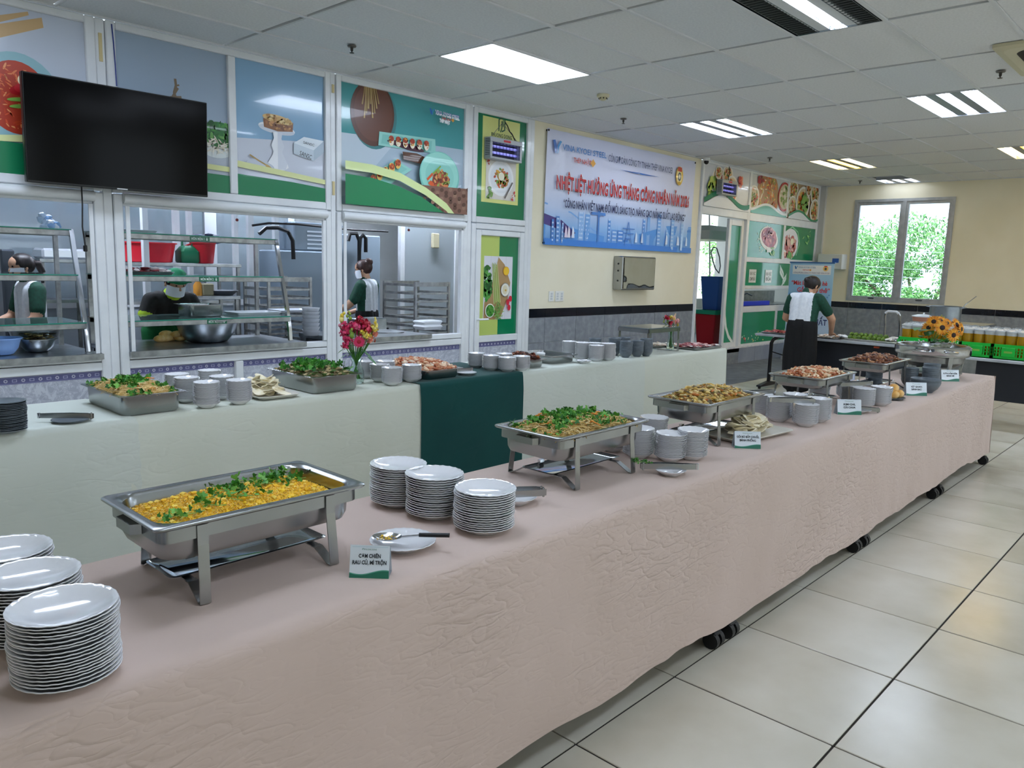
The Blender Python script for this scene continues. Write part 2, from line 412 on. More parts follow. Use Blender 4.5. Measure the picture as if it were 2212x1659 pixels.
for i in range(-6, 9):
    for j in range(-16, 3):
        if (i, j) in LIGHT_CELLS: continue
        if (i, j) == (8, -2): pass
        x0, x1 = GX0+1.2*i, min(GX0+1.2*(i+1), FX-.01); y0, y1 = GY0+.6*j, min(GY0+.6*(j+1), WY-.01)
        if y1-y0 < .08 or x1-x0 < .08 or x0 < -3.4 or y0 < -4.6: continue
        pr = [proj((x, y, CEIL)) for x in (x0, (x0+x1)/2, x1) for y in (y0, y1)]
        vis = any(-20 < u < 2230 and -30 < v < 1000 for u, v in pr)
        w, d = x1-x0-.036, y1-y0-.027
        if not vis: crest.box(x0+.01, x1-.01, y0+.013, y1-.013, CEIL+.008, CEIL+.02); continue
        o = ctile(w, d, random.random() < .22); cnt += 1
        o.location = ((x0+x1)/2, (y0+y1)/2, CEIL+.003+random.uniform(0, .004)); o.rotation_euler = (random.uniform(-.004, .004), random.uniform(-.003, .003), 0)
tag(crest.build('ceiling_tile_remainder', CT, ce, 0), kind='stuff')

# luminaires
EMW = EM('#dbe9ff', LAMP*1.0, 'lamp_white'); EMT = EM('#e0ecff', LAMP*1.7, 'tube_white'); EMY = EM('#ffe2a0', LAMP*1.25, 'tube_warm'); EMY2 = EM('#ffbf45', LAMP*.7, 'tube_amber')
EMF = EM('#eaf2ff', LAMP*.6, 'tube_dim')
LTRIM = M('#e7e9ea', .3, name='lamp_trim')
OFFN = []
def luminaire(i, j, kind):
    x0, y0 = GX0+1.2*i, GY0+.6*j
    if kind == 'far': x0 -= 0.06
    lab = {'panel': 'bright square-edged LED ceiling panel glowing evenly white', 'tube': 'recessed ceiling light with three white tubes', 'single': 'recessed louvred ceiling light with only its middle tube lit',
           'warm': 'recessed ceiling light with three tubes, the middle one glowing amber', 'far': 'short recessed three-tube ceiling light close to the window wall'}[kind]
    where = {(3, -1): ' in front of the blue banner', (3, -5): ' near the air conditioner cassette', (6, -1): ' toward the wash area', (6, -5): ' toward the window wall', (0, -1): ' over the cream buffet', (-3, -1): ' above the television side', }.get((i, j), '')
    pr = [proj((x0+a, y0+b, CEIL)) for a in (0, 1.2) for b in (0, .6)]
    off = not any(0 <= u <= 2212 and 0 <= v <= 1659 for u, v in pr)     # lamps of the same grid beyond the frame
    if off: OFFN.append(1)
    sx = '_%d_offscreen' % len(OFFN) if off else ''
    t = thing('ceiling_light'+sx, (lab+where) if where else lab, 'ceiling light', (x0+.6, y0+.3, CEIL), 0, 'ceiling lights in the board ceiling')
    if kind == 'panel':
        MB().box(-.59, .59, -.29, .29, -.006, .03).build('diffuser'+sx, EMW, t, 0)
        f = MB()
        for a in ((-.6, .6, -.3, -.288), (-.6, .6, .288, .3), (-.6, -.588, -.3, .3), (.588, .6, -.3, .3)): f.box(*a, -.008, .03)
        f.build('frame', LTRIM, t, 0)
    else:
        L = .58 if kind != 'far' else .28
        ox = 0 if kind != 'far' else .2
        h = MB(); h.box(-L+ox, L+ox, -.29, .29, .07, .08)
        for y in (-.29, .286): h.box(-L+ox, L+ox, y, y+.004, -.002, .08)
        for x in (-L+ox, L+ox-.004): h.box(x, x+.004, -.29, .29, -.002, .08)
        h.build('housing', MIRROR if kind == 'single' else M('#a4abb2', .4, name='housing_grey'), t, 0)
        for k, yc in enumerate((-.2, 0, .2)):
            lit = not (kind == 'single' and k != 1)
            if lit:
                m = EMT if kind in ('tube', 'single', 'far') else (EMY2 if k == 1 else EMY)
                MB().box(-L+.02+ox, L-.02+ox, yc-.03, yc+.03, .0, .03, bev=.01).build(('tube_%d' % (k+1) if off else 'tube')+sx, EMF if kind == 'far' else m, t, 30)
            else:
                lv = MB()
                for q in range(26): x = -L+.03+q*.0445; lv.box(x, x+.004, yc-.07, yc+.07, .0, .06)
                for y in (-.072, .068): lv.box(-L, L, yc+y, yc+y+.004, 0, .06)
                lv.box(-L, L, yc-.07, yc+.07, .06, .064)
                lv.build('louvre', M('#8f9496', .25, .8, name='louvre_metal'), t, 0)
        for yc in (-.1, .1):
            MB().box(-L+.01+ox, L-.01+ox, yc-.045, yc+.045, .004, .02).build('reflector_strip', M('#7f868e', .4, .2, name='reflector_grey') if kind != 'single' else M('#cfd3d4', .45, name='reflector_pale'), t, 0)
    return t
for (i, j), k in LIGHT_CELLS.items():
    if GX0+1.2*i > -3.3: luminaire(i, j, k)

# sprinklers, smoke detector, air-conditioner cassette, dome camera
def sprinkler(px, py, lab):
    p = PZ(px, py, CEIL); t = thing('fire_sprinkler', lab, 'sprinkler', (p.x, p.y, CEIL-.004), 0, 'sprinkler heads in the ceiling')
    MB().lathe([(0, 0), (.036, 0), (.032, -.008), (.012, -.012)], 18, cap0=False).build('flange', M('#6d6a66', .35, .8, name='tarnished_metal'), t)
    MB().lathe([(.012, -.008), (.010, -.035), (.004, -.042), (.004, -.05)], 10).build('body', M('#4a4744', .4, .8, name='sprinkler_body'), t)
    MB().lathe([(0, -.049), (.018, -.05), (.018, -.053), (0, -.054)], 14).build('deflector', M('#4a4744', .4, .8, name='sprinkler_body'), t)
for px, py, lab in ((760, 98, 'fire sprinkler head in the ceiling in front of the cake poster'), (1347, 256, 'fire sprinkler head in the ceiling in front of the blue banner'),
                    (1663, 340, 'fire sprinkler head in the ceiling before the far insect trap'), (1858, 390, 'small fire sprinkler head near the window wall'), (2162, 153, 'fire sprinkler head beside the air conditioner cassette')):
    sprinkler(px, py, lab)
p = PZ(1303, 205, CEIL); t = thing('smoke_detector', 'cream round smoke detector on the ceiling', 'smoke detector', (p.x, p.y, CEIL))
MB().lathe([(.06, .002), (.06, -.018), (.05, -.024)], 24, cap1=True).build('base', M('#d6cfae', .5, name='aged_ivory'), t)
MB().lathe([(.04, -.022), (.036, -.04), (.02, -.05), (.001, -.052)], 20).build('chamber', M('#c9c19c', .5, name='aged_ivory_dark'), t)
sl = MB()
for k in range(8): a = k*pi/4; sl.cbox((.038*cos(a), .038*sin(a), -.034), (.008, .008, .012))
sl.build('slot', BLACK, t, 0)
p = PZ(2145, 88, CEIL)
t = thing('air_conditioner', 'ivory ceiling cassette air conditioner with a dark air slot', 'air conditioner', (p.x+.62, p.y-.45, CEIL))
MB().loft([rrect(.52, .48, .03, -.0), rrect(.52, .48, .04, -.022), rrect(.47, .43, .1, -.034)], cap1=False, cap0=False).build('fascia', M('#cbc4a4', .5, name='aged_ivory_cassette'), t)
MB().loft([rrect(.47, .43, .1, -.034), rrect(.405, .365, .12, -.036)]).build('fascia_face', M('#cdc7aa', .5, name='aged_ivory_cassette2'), t)
MB().loft([rrect(.405, .365, .12, -.035), rrect(.385, .345, .12, -.012), rrect(.35, .31, .11, -.012), rrect(.345, .305, .1, -.034)]).build('air_slot', M('#1b1713', .6, name='slot_dark'), t)
MB().loft([rrect(.345, .305, .1, -.034), rrect(.33, .29, .09, -.044), rrect(.05, .05, .02, -.046)], cap1=True).build('grille_panel', M('#c9c3aa', .5, name='aged_ivory_panel'), t)

# ================================================================ WALLS
PLASTER = noisy('cream_wall_paint', ['#e9e1c6', '#efe8d0'], 1.5, 3, .7, bump=.03, bscale=120, dist=.003)
GTILE = noisy('grey_wall_tile', ['#7d828a', '#868b92', '#92979d'], 14, 6, .32, rr=(.25, .42))
BTILE = noisy('black_border_tile', ['#10131a', '#1a1e27'], 20, 4, .12)
WGROUT = M('#b9bcbf', .9, name='pale_wall_grout')
Z1, Z2 = .915, 1.022
def dado_y(parent, x0, x1, joint, y):
    """tiles on a wall facing -y"""
    k = math.floor((x0-joint)/.6); xs = [x0]+[joint+.6*q for q in range(k+1, k+30) if x0+.02 < joint+.6*q < x1-.02]+[x1]
    for a, b in zip(xs, xs[1:]):
        MB().box(a+.003, b-.003, y-.014, y-.002, Z1+.002, Z2).build('border_tile', BTILE, parent, 0)
        for z0, z1 in ((.615, Z1), (.315, .615), (.015, .315)):
            MB().box(a+.003, b-.003, y-.012, y-.002, z0+.003, z1-.002).build('wall_tile', GTILE, parent, 0)
def dado_x(parent, y0, y1, joint, x):
    k = math.floor((y0-joint)/.6); ys = [y0]+[joint+.6*q for q in range(k+1, k+30) if y0+.02 < joint+.6*q < y1-.02]+[y1]
    for a, b in zip(ys, ys[1:]):
        MB().box(x-.014, x-.002, a+.003, b-.003, Z1+.002, Z2).build('border_tile', BTILE, parent, 0)
        for z0, z1 in ((.615, Z1), (.315, .615), (.015, .315)):
            MB().box(x-.012, x-.002, a+.003, b-.003, z0+.003, z1-.002).build('wall_tile', GTILE, parent, 0)
# plaster wall with the banner
wl = MB().box(6.79, 10.53, WY, WY+.14, 0, CEIL+.1).build('wall_left', PLASTER, None, 0)
tag(wl, 'cream painted wall above grey tiled dado behind the blue banner', 'wall', kind='structure')
MB().box(6.79, 10.53, WY-.004, WY, 0, Z2).build('grout_bed', WGROUT, wl, 0)
dado_y(wl, 6.79, 10.53, 7.087, WY)
MB().box(10.53, 10.545, WY-.02, WY+.15, 0, 2.4).build('door_jamb', WHITEAL, wl, 0)
# far wall with window
wf = MB()
for a in ((FX, FX+.16, -4.6, 3.77, 0, CEIL+.1), (FX, FX+.16, 5.44, 6.25, 0, CEIL+.1), (FX, FX+.16, 3.77, 5.44, 0, 1.055), (FX, FX+.16, 3.77, 5.44, 2.893, CEIL+.1)): wf.box(*a)
wf = wf.build('wall_far', PLASTER, None, 0); tag(wf, 'cream painted end wall with a window above the tiled dado', 'wall', kind='structure')
MB().box(FX-.004, FX, -4.6, 5.96, 0, Z2).build('grout_bed', WGROUT, wf, 0)
dado_x(wf, .4, 5.96, 5.387, FX)
MB().box(FX-.012, FX-.002, -4.6, .4, .01, Z1).build('wall_tile', GTILE, wf, 0); MB().box(FX-.014, FX-.002, -4.6, .4, Z1, Z2).build('border_tile', BTILE, wf, 0)
MB().box(14.93, FX, 5.97, 6.09, 0, CEIL).build('corner_column', M('#c4c6c4', .4, name='grey_column'), wf, 0)
ALU = noisy('grey_aluminium', ['#a3a7ab', '#b4b8bb'], 10, 3, .4, .25)
w1 = thing('window_1', 'two-pane grey aluminium window in the end wall', 'window', (FX, 0, 0), kind='structure')
yl, yr, zb, zt = 5.44, 3.77, 1.055, 2.893
f = MB()
f.box(-.02, .1, yl-.05, yl, zb, zt); f.box(-.02, .1, yr, yr+.05, zb, zt); f.box(-.02, .1, 4.545, 4.605, zb, zt)
for a, b in ((yr+.05, 4.545), (4.605, yl-.05)): f.box(-.02, .1, a, b, zt-.05, zt); f.box(-.02, .1, a, b, zb, zb+.045)
f.build('window_frame', ALU, w1, 0)
for a, b in ((yr+.05, 4.545), (4.605, yl-.05)):
    q = MB()
    q.box(0, .05, a, a+.042, zb+.045, zt-.05); q.box(0, .05, b-.042, b, zb+.045, zt-.05); q.box(0, .05, a+.042, b-.042, zt-.1, zt-.05); q.box(0, .05, a+.042, b-.042, zb+.045, zb+.09)
    sa = q.build('window_sash', ALU, w1, 0)
    MB().box(.024, .03, a+.04, b-.04, zb+.09, zt-.1).build('pane', M('#eef7ff', .01, 0, 1, 1, 0, 1.1, name='window_glass'), sa, 0)
    MB().box(-.03, 0, (a+b)/2-.05, (a+b)/2+.05, zb+.05, zb+.07).build('latch', M('#55585a', .4, .7, name='latch_metal'), sa, 0)
# walls out of view: window side and back
wr = MB(); wr.box(-3.5, FX+.16, -4.75, -4.6, 0, 1.055); wr.box(-3.5, FX+.16, -4.75, -4.6, 2.893, CEIL+.1)
for k in range(8): x = -3.5+k*2.62; wr.box(x, min(x+.95, FX+.16), -4.75, -4.6, 1.055, 2.893)     # windows of the size seen in the end wall
tag(wr.build('wall_right', PLASTER, None, 0), 'cream window wall on the daylight side of the hall', 'wall', kind='structure')
wb = MB(); wb.box(-3.65, -3.5, -4.75, 10.2, 0, CEIL+.1)
tag(wb.build('wall_back', PLASTER, None, 0), 'plain cream wall closing the hall behind the serving tables', 'wall', kind='structure')
fb = MB().box(-3.5, -.2, WY, WY+.1, 0, CEIL+.1).build('wall_side', PLASTER, None, 0); tag(fb, 'cream wall continuing beside the serving partition', 'wall', kind='structure')

# ---------------------------------------------------------------- serving partition of white aluminium
wp = thing('wall_partition', 'white aluminium and glass serving partition with hatches', 'partition', (0, 0, 0), kind='structure')
FY0, FY1 = WY-.035, WY+.045
def post(x0, x1, z0, z1, name='frame_post', dy=0): MB().box(x0, x1, FY0+dy, FY1, z0, z1, bev=.006).build(name, WHITEAL, wp, 30)
def rail(x0, x1, z0, z1, name='frame_rail', dy=0): MB().box(x0, x1, FY0+dy, FY1, z0, z1, bev=.006).build(name, WHITEAL, wp, 30)
for a, b in ((2.08, 2.28), (4.015, 4.185), (5.70, 5.885)):
    w = (b-a-.006)/3
    post(a+w+.003, b-w-.003, 0, CEIL-.01, dy=.012)
    for q in (a, b-w):
        post(q, q+w, 1.965, CEIL-.012, 'sash_stile'); post(q, q+w, 0, 1.955, 'sash_stile')
    for z0, z1 in {2.08: ((2.86, 3.05),), 4.015: ((2.98, 3.05), (2.1, 2.22))}.get(a, ()): MB().box((a+b)/2-.011, (a+b)/2+.011, FY0+.004, FY0+.013, z0, z1).build('tape_strip', M('#d0bf8e', .6, name='aged_tape'), wp, 0)
post(3.12, 3.185, 2.032, 3.095); post(3.125, 3.195, 0, .665)
post(6.66, 6.72, 0, CEIL-.012); post(6.725, 6.79, 0, CEIL-.01, dy=.012)
post(-.2, -.1, 0, CEIL-.01)
BAYS = ((-.1, 2.08), (2.28, 4.015), (4.185, 5.70))
for a, b in BAYS:
    rail(a, b, 3.097, CEIL-.012); rail(a, b, 1.967, 2.03)
    MB().tube([(a, FY0-.005, 1.925), (b, FY0-.005, 1.925)], .038, 14).build('roller_housing', WHITEAL, wp, 40)
    rail(a, b, 1.872, 1.9, dy=.02); rail(a, b, .737, .787); rail(a, b, .668, .73)
    for x in (a+.012, b-.04): MB().box(x, x+.028, FY0-.012, FY0, .8, 1.87).build('sash_guide', WHITEAL, wp, 0)
rail(5.885, 6.66, 3.097, CEIL-.012); rail(5.885, 6.66, 1.967, 2.03); rail(5.885, 6.66, 1.9, 1.96)
# patterned kick panels
KP = noisy('swirl_panel', ['#a9adbb', '#c2c6d0', '#a7abba', '#c6cad3'], 9, 2, .6, stretch=(1, 1, 1), distort=3.2, stops=[.42, .47, .53, .58])
def kick(x0, x1, ztop=.668):
    Pn = MB().box(x0, x1, WY+.0, WY+.02, 0.02, ztop).build('kick_panel', KP, wp, 0)
    p = Print((x0, WY, ztop), (1, 0, 0), (0, 0, 1)); w = x1-x0
    p.rect(0, -.055, w, -.004, '#6a6a9c', .5); p.rect(0, -.052, w, -.048, '#8f90bb'); p.k -= 1; p.rect(0, -.012, w, -.008, '#8f90bb')
    n = int(w/.052); k0 = p.k
    for q in range(n):
        u = (q+.5)*w/n
        if q % 2: p.ell(u, -.03, .0125, .0125, '#cfd0e2', n=12, k=k0); p.ell(u, -.03, .006, .006, '#6a6a9c', n=8, k=k0+1)
        else:
            p.poly([(u-.015, -.04), (u+.015, -.04), (u+.015, -.02), (u-.015, -.02)], '#b9badb', .5, k0); p.poly([(u-.01, -.036), (u+.01, -.036), (u+.01, -.024), (u-.01, -.024)], '#6a6a9c', .5, k0+1)
    p.build('border_band', Pn)
kick(-.1, 2.08); kick(2.28, 3.125); kick(3.195, 4.015); kick(4.185, 5.70)
# glazed door of the partition (printed panel lower down)
d1 = thing('door_1', 'white aluminium partition door with a vegetable poster', 'door', (0, 0, 0), kind='structure')
for a in ((5.89, 5.965, .02, 1.893), (6.585, 6.655, .02, 1.893)): MB().box(a[0], a[1], FY0-.004, FY1, a[2], a[3], bev=.006).build('door_stile', WHITEAL, d1, 30)
for a in ((5.965, 6.585, 1.835, 1.893), (5.965, 6.585, .672, .745), (5.965, 6.585, .02, .1)): MB().box(a[0], a[1], FY0, FY1, a[2], a[3], bev=.006).build('door_rail', WHITEAL, d1, 30)
MB().box(5.965, 6.585, WY+.0, WY+.02, .745, 1.835).build('door_panel', M('#dfe3e4', .4, name='door_white'), d1, 0)
MB().box(5.965, 6.585, WY+.0, WY+.02, .1, .672).build('door_kick_panel', KP, d1, 0)
p = Print((5.965, WY, .672), (1, 0, 0), (0, 0, 1)); p.rect(0, -.055, .62, -.004, '#6a6a9c', .5)
for q in range(12): p.ell((q+.5)*.62/12, -.03, .011, .011, '#c3c4dc', n=10, k=2)
p.build('border_band', d1)
h = MB().tube([(5.925, FY0-.004, .93), (5.925, FY0-.045, .93), (5.945, FY0-.05, .93), (6.05, FY0-.05, .93)], .011, 8).build('handle', M('#eceff0', .25, name='white_handle'), d1)
MB().box(5.908, 5.94, FY0-.008, FY0, .83, .97, bev=.004).build('lock_plate', M('#eceff0', .25, name='white_handle'), d1)

# ---------------------------------------------------------------- wash-area partition beyond the banner wall
wq = thing('wall_wash', 'white aluminium partition of the wash area with green prints', 'partition', (0, 0, 0), kind='structure')
def bar(x0, x1, z0, z1, n='frame_post', dy=0): MB().box(x0, x1, WY-.03+dy, WY+.04, z0, z1, bev=.005).build(n, WHITEAL, wq, 30)
bar(10.545, 10.6, .25, CEIL-.01); bar(12.06, 12.14, .25, CEIL-.01); bar(14.86, 14.93, .25, CEIL-.01)
bar(13.5, 13.56, 2.5, 3.11); bar(13.47, 13.54, 1.76, 2.36)
bar(10.6, 12.06, 3.115, CEIL-.01, 'frame_rail'); bar(12.14, 14.86, 3.115, CEIL-.01, 'frame_rail')
bar(10.6, 12.06, 2.37, 2.49, 'frame_rail'); bar(12.14, 14.86, 2.36, 2.49, 'frame_rail')
bar(12.14, 14.86, 1.69, 1.77, 'frame_rail'); bar(12.14, 14.86, 1.24, 1.3, 'frame_rail'); bar(12.14, 14.86, .85, .95, 'frame_rail')
bar(13.86, 13.92, 1.3, 1.69); bar(13.4, 13.47, .3, .85); bar(12.14, 14.86, .25, .32, 'frame_rail')
for k in range(8):
    a, b = 10.545+k*.6-.3, 10.545+(k+1)*.6-.3; a = max(a, 11.62 if k < 3 else a); 
    if b-a < .05: continue
    MB().box(a+.003, min(b, 14.93)-.003, WY-.05, WY+.05, 0, .262).build('plinth_tile', noisy('plinth_grey', ['#8b93a3', '#9aa2b0'], 4, 4, .5) if k == 3 else bpy.data.materials.get('plinth_grey') or GTILE, wq, 0)
MB().box(11.62, 14.93, WY-.055, WY+.04, .262, .285).build('plaster_lip', noisy('flaked_plaster', ['#c9ccd2', '#e2e4e6'], 18, 4, .8), wq, 0)
# ================================================================ PRINTS ON THE LEFT WALL
def poster(name, label, x0, x1, z0, z1, bg, cat='poster', y=WY, th=.006, group=None):
    sh = MB().box(x0, x1, y-th, y, z0, z1).build(name, M(bg, .14, coat=.5), None, 0); tag(sh, label, cat, group)
    p = Print((x0, y-th, z0), (1, 0, 0), (0, 0, 1)); p.box = (0, 0, x1-x0, z1-z0); p.sheet = sh; p.y = y-th; p.x0 = x0; p.z0 = z0
    return p
def at(p, px, py): q = PY(px, py, p.y); return (q.x-p.x0, q.z-p.z0)
def done(p): o = p.build('print', p.sheet); return o
def pts(p, *l): return [at(p, *q) for q in l]
# company mark used on several prints
def company(p, u, v, s, blue='#2f6fc0', rot=0):
    for dx, pl in enumerate(([(0, .9), (.25, .95), (.5, .45), (.42, 0), (.22, .1)], [(.5, 0), (.62, .08), (.7, .5), (1.0, .9), (.8, .95), (.55, .6)])):
        p.poly([(u+a*s, v+b*s) for a, b in pl], '#1f63b8' if dx == 0 else '#2a8fd0')
    p.text('VINA KYOEI STEEL', u+1.05*s, v+.35*s, .42*s, blue, 5.2*s, bold=.012)
    p.text('THÉP NHẬT', u+2.4*s, v-.35*s, .34*s, '#d0452e', 2.1*s, bold=.012)
    p.poly([(u+4.7*s+.3*s*cos(pi/2*k), v-.18*s+.3*s*sin(pi/2*k)) for k in range(4)], '#e0a23c')

# 1 noodle bowl
p = poster('food_poster', 'glossy poster of red noodles in a pale teal bowl, partly behind the television', .2, 2.08, 2.03, 3.097, '#c3cbd8'); B = p.box
for a in (((-60, 60), (90, 38), (94, 60), (-60, 95)), ((-60, 40), (60, 25), (62, 33), (-60, 62))): p.clip_poly(pts(p, *a), *B, '#c9a878')
c = at(p, 40, 215); p.cell(c[0], c[1], .27, .3, '#8fb8c0', B); p.cell(c[0]-.005, c[1]+.01, .2, .235, '#b23a22', B)
p.blobs(c[0], c[1]+.01, .18, .21, ['#d4532f', '#e07a45', '#c2441f', '#e99a62', '#b8331c'], 170, .02, B, 0, 3, .25)
for q, col in (((38, 195), '#b3131d'), ((48, 190), '#c8202a')): q = at(p, *q); p.cell(q[0], q[1], .05, .03, col, B, .3)
for q in ((40, 215), (45, 230)): q = at(p, *q); p.cell(q[0], q[1], .07, .013, '#7fae4a', B, .15)
q = at(p, 52, 175); p.cell(q[0], q[1], .04, .04, '#f4e9c4', B); p.cell(q[0]+.01, q[1], .02, .02, '#eeb33a', B)
p.clip_poly(pts(p, (-80, 290), (60, 292), (60, 308), (-80, 300)), *B, '#dfe3a0')
p.clip_poly([(0, 0), (B[2], 0), (B[2], .2), (0, .22)], *B, '#0f7a4f')
done(p)
# 2 grey poster with driftwood (mostly behind the television)
p = poster('food_poster', 'grey poster with a twig and a bowl of greens behind the television', 2.28, 3.12, 2.03, 3.097, '#9fb0c2'); B = p.box
p.clip_poly([(0, .0), (B[2], 0), (B[2], .45), (0, .5)], *B, '#bcc4d0')
for l, w in (([(378, 170), (380, 185), (376, 200), (380, 212)], .02), ([(380, 185), (387, 184)], .012), ([(372, 210), (384, 190)], .018), ([(368, 212), (392, 212)], .03)): p.stroke(pts(p, *l), w, '#7b6a55')
c = at(p, 468, 308); p.cell(c[0], c[1], .17, .12, '#dfe6e6', B); p.cell(c[0]+.02, c[1]+.06, .16, .1, '#2f7d3a', B)
p.blobs(c[0]+.02, c[1]+.07, .15, .09, ['#2c6f2f', '#49963f', '#1e5a2a', '#6cae55'], 70, .025, B, 0, 5, .4)
p.blobs(c[0]-.01, c[1]-.03, .1, .05, ['#f2eee2', '#e2dcc8'], 40, .03, B, 0, 6, .15)
p.clip_poly([(0, .2), (B[2], .17), (B[2], .21), (0, .24)], *B, '#dfe3a0'); p.clip_poly([(0, 0), (B[2], 0), (B[2], .14), (0, .16)], *B, '#0f7a4f')
done(p)
# 3 cake
p = poster('food_poster', 'pale blue poster of a cheesecake on a white cake stand', 3.185, 4.015, 2.03, 3.097, '#8eb4d2'); B = p.box
p.clip_poly(pts(p, (480, 295), (720, 310), (720, 460), (480, 460)), *B, '#cdd2de')
c = at(p, 598, 278); p.cell(c[0], c[1], .17, .045, '#e9edf2', B, -.06); p.cell(c[0], c[1]-.01, .165, .035, '#ccd2dc', B, -.06)
a = at(p, 601, 268); p.clip_poly(pts(p, (568, 255), (633, 266), (632, 285), (600, 284), (570, 274)), *B, '#8e5a2e'); p.cell(a[0]-.005, a[1]+.035, .14, .035, '#d9b26a', B, -.09)
p.blobs(a[0], a[1]-.015, .12, .025, ['#a56a35', '#c98f4d', '#7c4a22'], 40, .016, B, -.1, 8); p.blobs(a[0], a[1]+.035, .12, .025, ['#e3c585', '#caa055', '#b98640'], 40, .018, B, -.09, 9)
st = [(.045, -.03), (.035, -.08), (.06, -.14), (.04, -.19), (.05, -.22), (.09, -.28), (.1, -.31), (.06, -.335), (0, -.34)]
p.clip_poly([(c[0]-a_, c[1]+b_) for a_, b_ in st]+[(c[0]+a_, c[1]+b_) for a_, b_ in reversed(st[:-1])], *B, '#eef0f4')
p.clip_poly([(c[0]+.0, c[1]-.03), (c[0]+.045, c[1]-.03), (c[0]+.035, c[1]-.08), (c[0]+.06, c[1]-.14), (c[0]+.04, c[1]-.19), (c[0]+.09, c[1]-.28), (c[0]+.07, c[1]-.33), (c[0]+.0, c[1]-.33)], *B, '#d5dae4')
p.clip_poly(pts(p, (633, 309), (655, 296), (698, 305), (676, 325)), *B, '#dfe8ef'); p.clip_poly(pts(p, (633, 309), (676, 325), (676, 348), (633, 332)), *B, '#c6d3de'); p.clip_poly(pts(p, (676, 325), (698, 305), (698, 330), (676, 348)), *B, '#b3c3d0')
q = at(p, 645, 335); p.text('SANSC', q[0], q[1], .04, '#1c1c22', .12, rot=-.22); q = at(p, 653, 310); p.text('SANSC', q[0], q[1], .022, '#30343c', .11, rot=-.12)
q = at(p, 560, 358); p.cell(q[0], q[1], .13, .045, '#b9c0cc', B, -.1); p.cell(q[0], q[1]+.006, .12, .04, '#c9cfd9', B, -.1)
p.stroke(pts(p, (537, 334), (555, 346), (575, 358)), .012, '#b0925a'); q = at(p, 578, 361); p.cell(q[0], q[1], .035, .013, '#c3a66b', B, -.5)
p.clip_poly([(0, .22), (B[2], .155), (B[2], .195), (0, .27)], *B, '#dbe0a2'); p.clip_poly([(0, 0), (B[2], 0), (B[2], .12), (.5, .145), (0, .165)], *B, '#0f7a4f')
done(p)
# 4 teal dishes
p = poster('food_poster', 'wide teal poster of canapes on pale green dishes with the company mark', 4.185, 5.70, 2.03, 3.097, '#4a9a9c'); B = p.box
p.clip_poly(pts(p, (700, 280), (1010, 325), (1010, 480), (700, 480)), *B, '#a9bcca'); p.clip_poly(pts(p, (700, 282), (860, 300), (760, 420), (700, 430)), *B, '#bccad5')
c = at(p, 805, 245); p.cell(c[0]+.02, c[1]-.02, .26, .3, '#3a7a7c', B, -.1); p.cell(c[0], c[1], .25, .295, '#5a3527', B, -.1); p.cell(c[0]+.01, c[1]+.01, .22, .26, '#6a4030', B, -.1)
for k in range(9):
    q0 = at(p, 788+k*2.4, 180); q1 = at(p, 782+k*4.4, 225+10*((k*7) % 4)); p.stroke([q0, ((q0[0]+q1[0])/2+.004, (q0[1]+q1[1])/2), q1], [.012, .01, .016], '#c2a56c' if k % 2 else '#a98c55')
p.clip_poly(pts(p, (818, 284), (939, 301), (940, 332), (816, 314)), *B, '#93cfc4'); p.clip_poly(pts(p, (825, 290), (932, 305), (930, 326), (822, 310)), *B, '#7fc0b6')
q = at(p, 876, 311); p.cell(q[0], q[1]-.02, .23, .03, '#4a2233', B, -.09)
for k in range(6):
    q = at(p, 844+k*14.5, 302+k*2.2); p.cell(q[0], q[1]-.015, .03, .042, '#efe2cb', B); p.cell(q[0], q[1]+.012, .031, .026, '#a8442c', B); p.blobs(q[0], q[1]-.005, .028, .035, ['#8c2a1e', '#d9a13c', '#c2563a', '#5c1f22'], 9, .01, B, 0, 11+k)
p.clip_poly(pts(p, (864, 328), (895, 332), (912, 340), (905, 355), (866, 345)), *B, '#5b3b2b')
p.clip_poly(pts(p, (758, 408), (848, 344), (884, 367), (805, 420), (770, 418)), *B, '#93cfc4'); p.clip_poly(pts(p, (768, 406), (848, 350), (874, 366), (800, 414)), *B, '#84c6ba')
for k in range(6):
    q = at(p, 788+k*12.5, 396-k*8.2); p.cell(q[0], q[1], .035, .045, '#e3b95f', B); p.cell(q[0], q[1]+.012, .034, .028, '#b5532f', B); p.blobs(q[0], q[1]+.01, .03, .03, ['#d4622f', '#a83a22', '#e8b04a', '#7a2b1a'], 10, .01, B, 0, 21+k)
c = at(p, 940, 381); p.cell(c[0], c[1], .265, .235, '#74bdb0', B, -.1); p.cell(c[0]+.0, c[1]+.012, .25, .215, '#93d2c3', B, -.1); p.cell(c[0], c[1], .19, .15, '#86c8ba', B, -.1)
q = at(p, 942, 389); p.clip_poly(pts(p, (925, 380), (945, 368), (962, 388), (958, 404), (938, 408), (922, 398)), *B, '#8f3a22'); p.blobs(q[0], q[1], .11, .09, ['#b5502c', '#cf7a45', '#6b2a18', '#94a04a', '#d99a5a'], 60, .02, B, 0, 31)
for l in ([(912, 389), (924, 376)], [(915, 395), (928, 405)], [(918, 392), (926, 400)]): p.stroke(pts(p, *l), .025, '#d4561f')
p.stroke(pts(p, (924, 376), (941, 360)), .016, '#7aa23e')
p.clip_poly(pts(p, (897, 400), (1010, 410), (1010, 480), (960, 470), (930, 440)), *B, '#7d5747')
for k in range(44):
    q = at(p, 905+(k % 11)*9.5, 411+(k//11)*13+(k % 2)*6); p.cell(q[0], q[1], .026, .02, '#5b3a2c' if k % 3 else '#8f6b58', B, .2)
    p.k -= 1
p.k += 2
p.clip_poly([(0, 0), (1.19, 0), (.9, .13), (.6, .21), (.3, .255), (0, .265)], *B, '#12804f')
